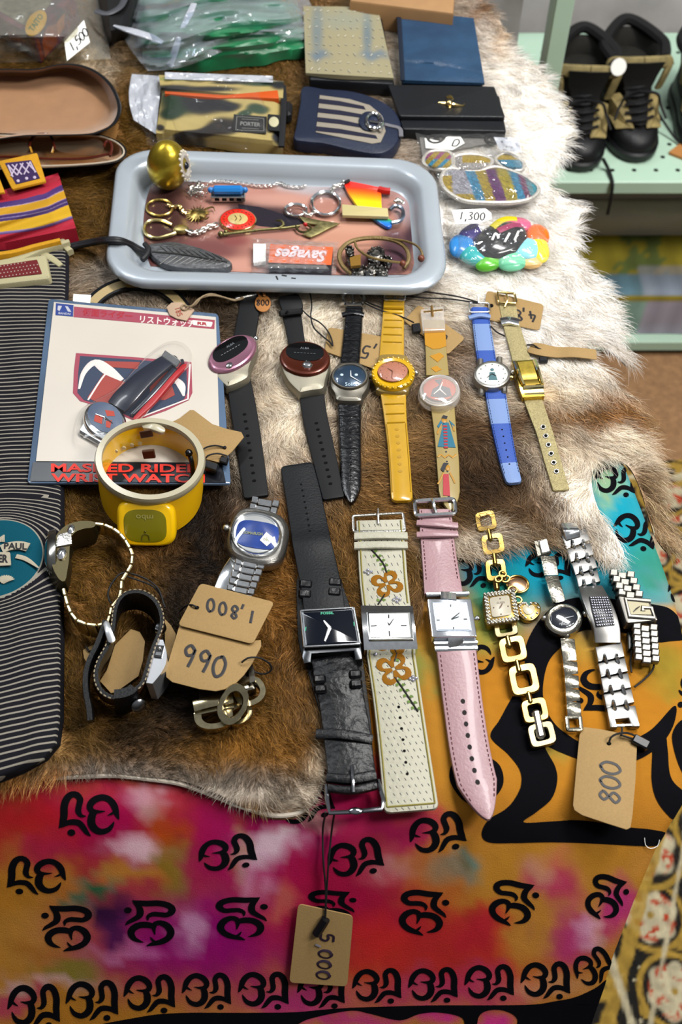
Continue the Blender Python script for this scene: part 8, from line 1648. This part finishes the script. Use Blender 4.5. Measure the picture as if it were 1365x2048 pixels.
mb = MB(); buckle(mb, [(829, 1003), (909, 998), (912, 1028), (832, 1032)], ZF + .004, .0018, [(867, 998, ZF + .006), (869, 1014, ZF + .006), (873, 1026, ZF + .004)], 7); mb.build('buckle', chrome, T)
wc = mat('white_gold_case', '#d2d6dc', .16, .95)
mb = MB(); qplate(mb, [(855, 1197), (943, 1197), (955, 1273), (865, 1274)], ZC + .003, .010, 3, .0008); mb.build('case', wc, T)
mb = MB(); qplate(mb, [(866, 1205), (934, 1205), (944, 1261), (874, 1261)], ZC + .0131, .0005, 1, 0); mb.build('dial_frame', mat('frame_blue', '#56667e', .2, .5), T)
mb = MB(); qplate(mb, [(869, 1207), (931, 1207), (941, 1259), (877, 1259)], ZC + .0136, .0004, 1, 0); mb.build('dial', mat('dial_pearl', '#c6d2d8', .3), T)
hands(T, 904, 1238, ZC + .0144, [(920, 1225), (919, 1233)], MATS['hand_grey'], .0004); mb = MB()
for q in (((874, 1240), (880, 1240)), ((928, 1238), (935, 1238)), ((902, 1209), (902, 1213)), ((908, 1254), (908, 1258))): tube(mb, [tuple(P(*q[0], ZC + .0142)), tuple(P(*q[1], ZC + .0142))], .0003, 4)
mb.build('dial_marks', MATS['hand_grey'], T)
mb = MB(); tube(mb, [tuple(P(853, 1190, ZC + .006)), tuple(P(938, 1188, ZC + .006))], .0022, 10, smooth=False); mb.build('upper_bar', chrome, T)
mb = MB(); tube(mb, [tuple(P(869, 1288, ZC + .007)), tuple(P(955, 1286, ZC + .007))], .0022, 10, smooth=False); tube(mb, [tuple(P(870, 1299, ZC + .005)), tuple(P(955, 1298, ZC + .005))], .0026, 10, smooth=False); mb.build('lower_bar', chrome, T)
mb = MB(); strap(mb, [(911, 1262, .011), (912, 1276, .010), (914, 1292, .006)], 32, .002, ZC, ('none', 'none')); mb.build('hinge_plate', chrome, T); mb = MB(); strap(mb, [(898, 1184, .006), (898, 1198, .010)], 32, .0018, ZC + .002, ('none', 'none')); mb.build('hinge_plate', chrome, T)
mb = MB(); ball(mb, P(955, 1237, ZC + .007), .0022, 10); mb.build('crown', chrome, T)

# --- gold link charm watch
T = thing('gold_link_watch', 'gold square link bracelet watch with crystal bezel, round disc and heart charms', 'watch', P(1003, 1213, .002))
gl2 = mat('link_bright_gold', '#957b42', .28, 1, noise=.3, nscale=150); pg = mat('link_white_gold', '#766d52', .34, 1, noise=.2, nscale=150)
def sqlink(cx, cy, rx, ry, rot, z, m, k=.48):
    mb = MB(); c, ex, ey = EL(cx, cy, rx, ry, rot, z); lathe(mb, c, ex, ey, [(k, -.0018), (.95, -.0018), (1, -.001), (1, .0008), (.93, .0018), (k + .07, .0016), (k, .0006), (k, -.0018)], 36, 5, cap=False); mb.build('square_link', m, T)
LK = [(972, 1044, 21, 20, -12, gl2), (986, 1090, 23, 21, -10, gl2), (992, 1142, 21, 22, -6, gl2), (1012, 1259, 24, 16, -10, pg), (1026, 1300, 27, 26, -12, gl2), (1048, 1360, 29, 31, -12, gl2), (1070, 1422, 26, 24, -12, gl2), (1084, 1470, 27, 24, -14, pg)]
for q in LK: sqlink(*q[:5], ZC + .0035, q[5])
for (x, y, h, rot) in ((980, 1067, 14, -12), (990, 1116, 14, -8), (994, 1166, 14, -8), (1018, 1281, 14, -14), (1037, 1330, 15, -14), (1060, 1393, 14, -14), (1079, 1446, 30, -12)):
    mb = MB(); pbox(mb, x, y, 6 if h < 20 else 9, h, rot, ZC + .002, .0045, bev=.4); mb.build('connector', gl2 if h < 20 else steel, T)
mb = MB(); disc(mb, 1003, 1213, 34, 34, -8, ZC + .001, .008, .0015, 40, 6); mb.build('case', gl2, T)
mb = MB(); c, ex, ey = EL(1003, 1213, 29, 29, -8, ZC + .0092); ed = []
for i in range(9):
    for s_ in (-1, 1): t = -1 + i * .25; ed += [(t, s_), (s_, t)]
for u, v in ed: ball(mb, c + ex * u + ey * v, .0014, 6, rows=4); ball(mb, c + ex * u * .86 + ey * v * .86, .001, 6, rows=4)
mb.build('rhinestones', mat('crystal_stone', '#c9c4b8', .12, .7), T, kind='stuff')
mb = MB(); disc(mb, 1002, 1212, 20, 20, -8, ZC + .009, .0008, .0001, 32, 8); mb.build('dial', mat('dial_ivory', '#c4bca8', .35), T)
hands(T, 1002, 1213, ZC + .0105, [(1006, 1206), (1000, 1216)], mat('hand_bronze', '#6a4c38', .4)); mb = MB(); text(mb, 'GUESS', 1002, 1205, 16, 3.6, -6, ZC + .0100)
for x, y in ((988, 1215), (1017, 1212), (1001, 1197), (1003, 1228)): disc(mb, x, y, 1.6, 1.6, 0, ZC + .0098, .0003, n=8)
mb.build('dial_marks', MATS['hand_bronze'], T)
mb = MB(); disc(mb, 1036, 1168, 24, 18, 10, ZC, .0016, .0005); mb.build('disc_charm', mat('rose_gold', '#c9a07c', .2, 1), T); mb = MB(); ring(mb, 1036, 1168, 22, 16.5, 10, ZC + .002, .0008); mb.build('charm_rim', gl2, T)
hr = [(1058, 1212), (1050, 1203), (1040, 1203), (1034, 1212), (1038, 1228), (1050, 1240), (1066, 1240), (1080, 1228), (1083, 1214), (1076, 1204), (1064, 1203)]
mb = MB(); poly(mb, hr, ZC, .004, .0012, sm=True); mb.build('heart_charm', gl2, T); mb = MB(); poly(mb, scaled(hr, .5), ZC + .004, .0006, .0002, sm=True); mb.build('heart_inlay', mat('pearl_inlay', '#cfc6a8', .25), T)
mb = MB()
for i in range(16): x, y = scaled(hr, .78)[i % 11]; x2, y2 = scaled(hr, .78)[(i + 1) % 11]; k = .5 if i > 10 else 0; ball(mb, P(x + (x2 - x) * k, y + (y2 - y) * k, ZC + .0042), .001, 6, rows=4)
mb.build('heart_stones', MATS['crystal_stone'], T, kind='stuff')
mb = MB()
for x, y, r, z in ((1012, 1158, 8, .006), (1026, 1180, 9, .005), (1006, 1148, 7, .007), (1036, 1200, 8, .005), (998, 1158, 7, .007)): ring(mb, x, y, r, r * .8, random.uniform(-30, 30), ZC + z, .0008, n=18, sides=6)
mb.build('jump_ring', gl2, T, kind='stuff')

# --- slim bangle watch
T = thing('slim_bangle_watch', 'slim silver bangle watch with round dark navy dial', 'watch', P(1129, 1237, .002)); bsl = mat('satin_bangle', '#a8a496', .25, 1, bump=.3, bscale=500)
mb = MB(); strap(mb, [(1096, 1112, .002), (1100, 1128, .003), (1104, 1150, .002)], 30, .0022, ZC, ('none', 'none')); mb.build('bangle_section', bsl, T)
mb = MB(); strap(mb, [(1104, 1152, .003), (1112, 1178, .005), (1120, 1204, .004)], [28, 29, 28], .0022, ZC, ('none', 'blunt')); mb.build('bangle_section', bsl, T)
mb = MB(); text(mb, 'FOSSIL', 1115, 1182, 20, 6, 76, ZC + .0078); mb.build('engraving', mat('engraving', '#3a3834', .5), T)
mb = MB(); pbox(mb, 1085, 1094, 15, 17, -14, ZC, .005, bev=.2); mb.build('clasp', mat('clasp_dark', '#77756c', .25, 1), T); mb = MB(); pbox(mb, 1090, 1092, 9, 13, -14, ZC + .005, .002, bev=.3); mb.build('clasp_plate', steel, T)
mb = MB(); c, ex, ey = EL(1129, 1237, 38, 32, 0, ZC + .0085); lathe(mb, c, ex, ey, [(.8, -.008), (.95, -.0065), (1, -.004), (.97, -.001), (.88, 0), (.76, -.0008), (.74, -.0018)], 44); mb.build('case', bsl, T)
mb = MB(); disc(mb, 1128, 1234, 28, 23, 0, ZC + .0063, .0007, .0001); mb.build('dial', mat('dial_navy', '#0d1626', .2, coat=.4), T)
hands(T, 1127, 1237, ZC + .0078, [(1113, 1230), (1148, 1232), (1124, 1251)], mat('hand_pale', '#c8ccd0', .4)); mb = MB(); text(mb, 'MORGAN', 1131, 1248, 22, 4.5, 2, ZC + .0075); mb.build('dial_lettering', MATS['hand_pale'], T)
mb = MB(); dome(mb, 1128, 1234, 29, 24, 0, ZC + .0077, .0018); mb.build('crystal', glass, T); mb = MB(); ball(mb, P(1090, 1237, ZC + .004), .0025, 10); mb.build('crown', steel, T); mb = MB(); ball(mb, P(1134, 1271, ZC + .005), .0026, 10); mb.build('lug', bsl, T)
sg = [(1136, 1277), (1141, 1322), (1144, 1350), (1146, 1378), (1148, 1404), (1150, 1434)]
for i in range(5): mb = MB(); (x0, y0), (x1, y1) = sg[i], sg[i + 1]; strap(mb, [(x0, y0, .003), ((x0 + x1) / 2, (y0 + y1) / 2, .0042), (x1, y1 - 1, .0022)], 29, .002, ZC, ('none', 'none')); mb.build('bangle_section', bsl, T)
mb = MB(); buckle(mb, [(1134, 1435), (1161, 1434), (1163, 1459), (1137, 1460)], ZC + .003, .0015, None, 2); mb.build('end_loop', bsl, T)

# --- rhinestone bracelet watch
T = thing('rhinestone_watch', 'long silver plate bracelet watch with a panel of small rhinestones', 'watch', P(1205, 1225, .002)); slv = mat('polished_plate', '#868583', .36, 1, noise=.15, nscale=120)
def plate_row(x0, y0, x1, y1, w, z, hooks=True):
    mb = MB(); a = math.atan2(y1 - y0, x1 - x0); nx_, ny_ = -math.sin(a) * w / 2, math.cos(a) * w / 2; c4 = [(x0 - nx_, y0 - ny_), (x0 + nx_, y0 + ny_), (x1 + nx_, y1 + ny_), (x1 - nx_, y1 - ny_)]; poly(mb, c4, z + .001, .0045, .0012); mb.build('plate_link', slv, T)
    if hooks:
        for o_ in (-.22, .22):
            mb = MB(); a = math.atan2(y1 - y0, x1 - x0); px_, py_ = x1 + o_ * w * math.sin(a), y1 - o_ * w * math.cos(a) * -1 * 0; tube(mb, [tuple(P(px_ - 2, py_ - 8, z + .0052)), tuple(P(px_, py_, z + .0072)), tuple(P(px_ + 2, py_ + 8, z + .0052))], .0013, 6); mb.build('hook_link', chrome, T)
Ax = [(1148, 1062), (1158, 1091), (1166, 1118), (1174, 1144), (1180, 1170)]
for i in range(4): plate_row(Ax[i][0], Ax[i][1], Ax[i + 1][0], Ax[i + 1][1] - 2, 52 - i * 2, ZC, True)
mb = MB(); strap(mb, [(1138, 1046, .004), (1144, 1060, .008), (1148, 1076, .005)], 32, .0016, ZC, ('none', 'none')); mb.build('clasp_tab', chrome, T)
mb = MB(); strap(mb, [(1182, 1172, .003), (1192, 1195, .007), (1205, 1225, .0085), (1214, 1252, .007), (1217, 1285, .003)], [50, 56, 58, 56, 54], .004, ZC, ('none', 'none'), bev=.4); mb.build('case', slv, T)
mb = MB(); s_ = strap(mb, [(1198, 1193, .0115), (1205, 1222, .0130), (1212, 1252, .0115)], [38, 40, 38], .0006, ZC, ('none', 'none')); mb.build('stone_panel', mat('panel_dark', '#15151a', .3), T)
mb = MB()
for j in range(11):
    for i in range(8): ball(mb, s_.at((j + .5) / 11, -.84 + i * .24, .0003), .00072, 6, rows=4)
mb.build('rhinestones', MATS['rhinestone'], T, kind='stuff'); mb = MB(); ball(mb, P(1172, 1228, ZC + .005), .0026, 10); mb.build('crown', steel, T)
Bx = [(1218, 1288), (1224, 1320), (1230, 1350), (1236, 1382), (1242, 1412)]
for i in range(4): plate_row(Bx[i][0], Bx[i][1], Bx[i + 1][0], Bx[i + 1][1] - 2, 55 + i, ZC, True)
mb = MB(); poly(mb, [(1214, 1414), (1272, 1410), (1281, 1452), (1264, 1453), (1258, 1436), (1232, 1438), (1236, 1454), (1221, 1454)], ZC, .005, .001); mb.build('end_link', slv, T); mb = MB(); tube(mb, [tuple(P(1224, 1452, ZC + .004)), tuple(P(1278, 1450, ZC + .004))], .001, 6, smooth=False); mb.build('end_pin', chrome, T)
cordto(T, [(1244, 1448, ZC + .003), (1245, 1460, ZC + .004), (1243, 1472, ZC + .004)])

# --- G-shaped bezel watch
T = thing('steel_bracelet_watch', 'small silver watch with G shaped bezel on chunky steel bracelet, farthest right', 'watch', P(1277, 1220, .002)); st2 = mat('satin_steel', '#7b7872', .4, 1, noise=.12, nscale=200)
for i in range(4):
    link_row(T, 1246 + i * 5.5, 1146 + i * 13, 50, 14, 6, ZC + .009 + .0012 * (i if i < 3 else 2), st2, .005, (.32, .36, .32), .0, .9)
for i in range(6): link_row(T, 1292 + i * .8, 1252 + i * 12.5, 50, 14, 6, ZC + .008 - .0008 * i, st2, .005, (.32, .36, .32), .0, .9)
for i in range(5): link_row(T, 1234 + i * 6, 1156 + i * 16, 26, 14, 8, ZC, mat('under_steel', '#55544f', .35, 1), .004, (.5, .5), .06)
mb = MB(); qplate(mb, [(1237, 1190), (1299, 1196), (1318, 1240), (1254, 1246)], ZC + .006, .009, 5, .0012); mb.build('case', st2, T)
mb = MB(); qplate(mb, [(1255, 1202), (1298, 1205), (1304, 1229), (1262, 1228)], ZC + .0151, .0005, 1, 0); mb.build('dial', mat('dial_cream', '#b9b08a', .35), T)
zf_ = ZC + .0157; mb = MB(); tube(mb, [tuple(P(x, y, zf_)) for x, y in ((1302, 1202), (1252, 1198), (1260, 1232), (1310, 1236), (1304, 1216), (1286, 1215), (1287, 1222))], .0018, 6, smooth=False, flat=.5); mb.build('g_bezel', st2, T)
hands(T, 1274, 1217, ZC + .0163, [(1281, 1212), (1268, 1223)], ink, .0004)
mb = MB(); qplate(mb, [(1256, 1262), (1270, 1264), (1272, 1292), (1258, 1300)], ZC, .005, 3, .001); mb.build('string_lock', mat('lock_green', '#14201c', .3), T)
cordto(T, [(1264, 1300, ZC + .003), (1262, 1325, ZC + .001), (1264, 1345, ZC + .001)]); cordto(T, [(1310, 1322, ZC + .003), (1306, 1340, ZC + .001), (1290, 1358, ZC + .001), (1270, 1374, ZC + .001)])

# --- price tags in front
T = tag_(None, 'large kraft price tag marked 800 below the silver bracelet watches', [(1168, 1454), (1200, 1458), (1240, 1466), (1264, 1474), (1275, 1486), (1272, 1560), (1266, 1630), (1262, 1655), (1254, 1659), (1210, 1645), (1165, 1630), (1150, 1620), (1147, 1610), (1154, 1530), (1160, 1470)], ZC + .0015, ('800', 1221, 1566, 40, (.02, -1), (-1, -.22), 5.6, .72), hole_=(1219, 1487))
cordto(T, [(1219, 1487, ZC + .003), (1222, 1476, ZC + .006), (1234, 1468, ZC + .007), (1256, 1466, ZC + .006), (1272, 1472, ZC + .005)]); cordto(T, [(1243, 1470, ZC + .006), (1255, 1474, ZC + .005), (1270, 1478, ZC + .004)])
mb = MB(); pbox(mb, 1284, 1482, 18, 9, 28, ZC, .006, bev=.15); mb.build('string_lock', MATS['lock_black'], T)
sl_n = Vector((0, -SL, 1)).normalized(); ot = rq((597, 1808), (707, 1832), (695, 1973), (579, 1965), r=10); zt_ = .004
T = thing('price_tag', 'kraft price tag marked 5,000 hanging over the table front on two strings', 'price tag', PC(645, 1890, zt_)); mb = MB(); prism(mb, [PC(x, y, zt_ + .001) for x, y in ot], .0008, n=sl_n); mb.build('card', kraft, T)
mb = MB(); hand(mb, '5,000', 651, 1912, 27, (-.1, 1), (1, .12), 5.6, 0, adv=.78, pf=lambda a, b: PC(a, b, zt_ + .0016)); mb.build('handwriting', mat('purple_ink', '#2a1a30', .5), T)
mb = MB(); tube(mb, [tuple(PC(652, 1838, zt_ + .004)), tuple(PC(646, 1848, zt_ + .004)), tuple(PC(633, 1868, zt_ + .003))], .003, 8, smooth=False); mb.build('string_lock', MATS['lock_black'], T)
for q in ([(652, 1624, None), (646, 1660, .004), (647, 1720, .006), (652, 1780, .006), (651, 1838, .007)], [(670, 1622, None), (664, 1660, .004), (658, 1720, .006), (654, 1780, .006), (651, 1838, .007)]):
    mb = MB(); tube(mb, [tuple(P(x, y, ZF + .003) if z is None else PC(x, y, z)) for x, y, z in q], .0007, 6); mb.build('cord', cord, T)
# ------------------------------------------------------------------ small pieces hang under the part that carries them
SUBP = {'dial': ('hand', 'dial_marks', 'dial_print', 'hour_dots', 'dial_lettering', 'dial_motif'), 'blue_dial': ('dial_logo', 'dial_lettering'), 'card': ('handwriting', 'punched_hole'), 'display': ('lcd_digits', 'display_lettering', 'display_key'),
        'strap': ('adjustment_holes', 'stitching', 'strap_print_gold', 'strap_print_teal', 'strap_print_red', 'strap_print_skin', 'strap_print_dark', 'strap_seams', 'strap_ridges', 'edge_stitching', 'weave_marks', 'leather_loop', 'eyelet'), 'band': ('stitching', 'vent_holes'), 'woven_label': ('label_lettering',), 'banner': ('embroidered_letters',), 'bezel': ('bezel_notches',), 'cover': ('reed_hole', 'stitches'), 'shield_border': ('shield_field', 'shield_red', 'shield_lines'), 'dark_band': ('red_lettering',), 'header_band': ('white_lettering', 'red_script'), 'blue_badge': ('badge_mark',), 'orange_face': ('lettering',), 'yellow_sticker': ('sticker_print',), 'flap': ('purple_patch',), 'cord': ('end_bead',), 'enamel': ('centre', 'medallion_relief')}
for T in [o for o in sc.objects if o.type == 'EMPTY' and o.parent is None]:
    ch = list(T.children)
    for par, subs in SUBP.items():
        hosts = [c for c in ch if c.name.split('.')[0] == par]
        if not hosts: continue
        for c in ch:
            if c.name.split('.')[0] in subs: c.parent = hosts[-1] if par in ('strap',) else hosts[0]
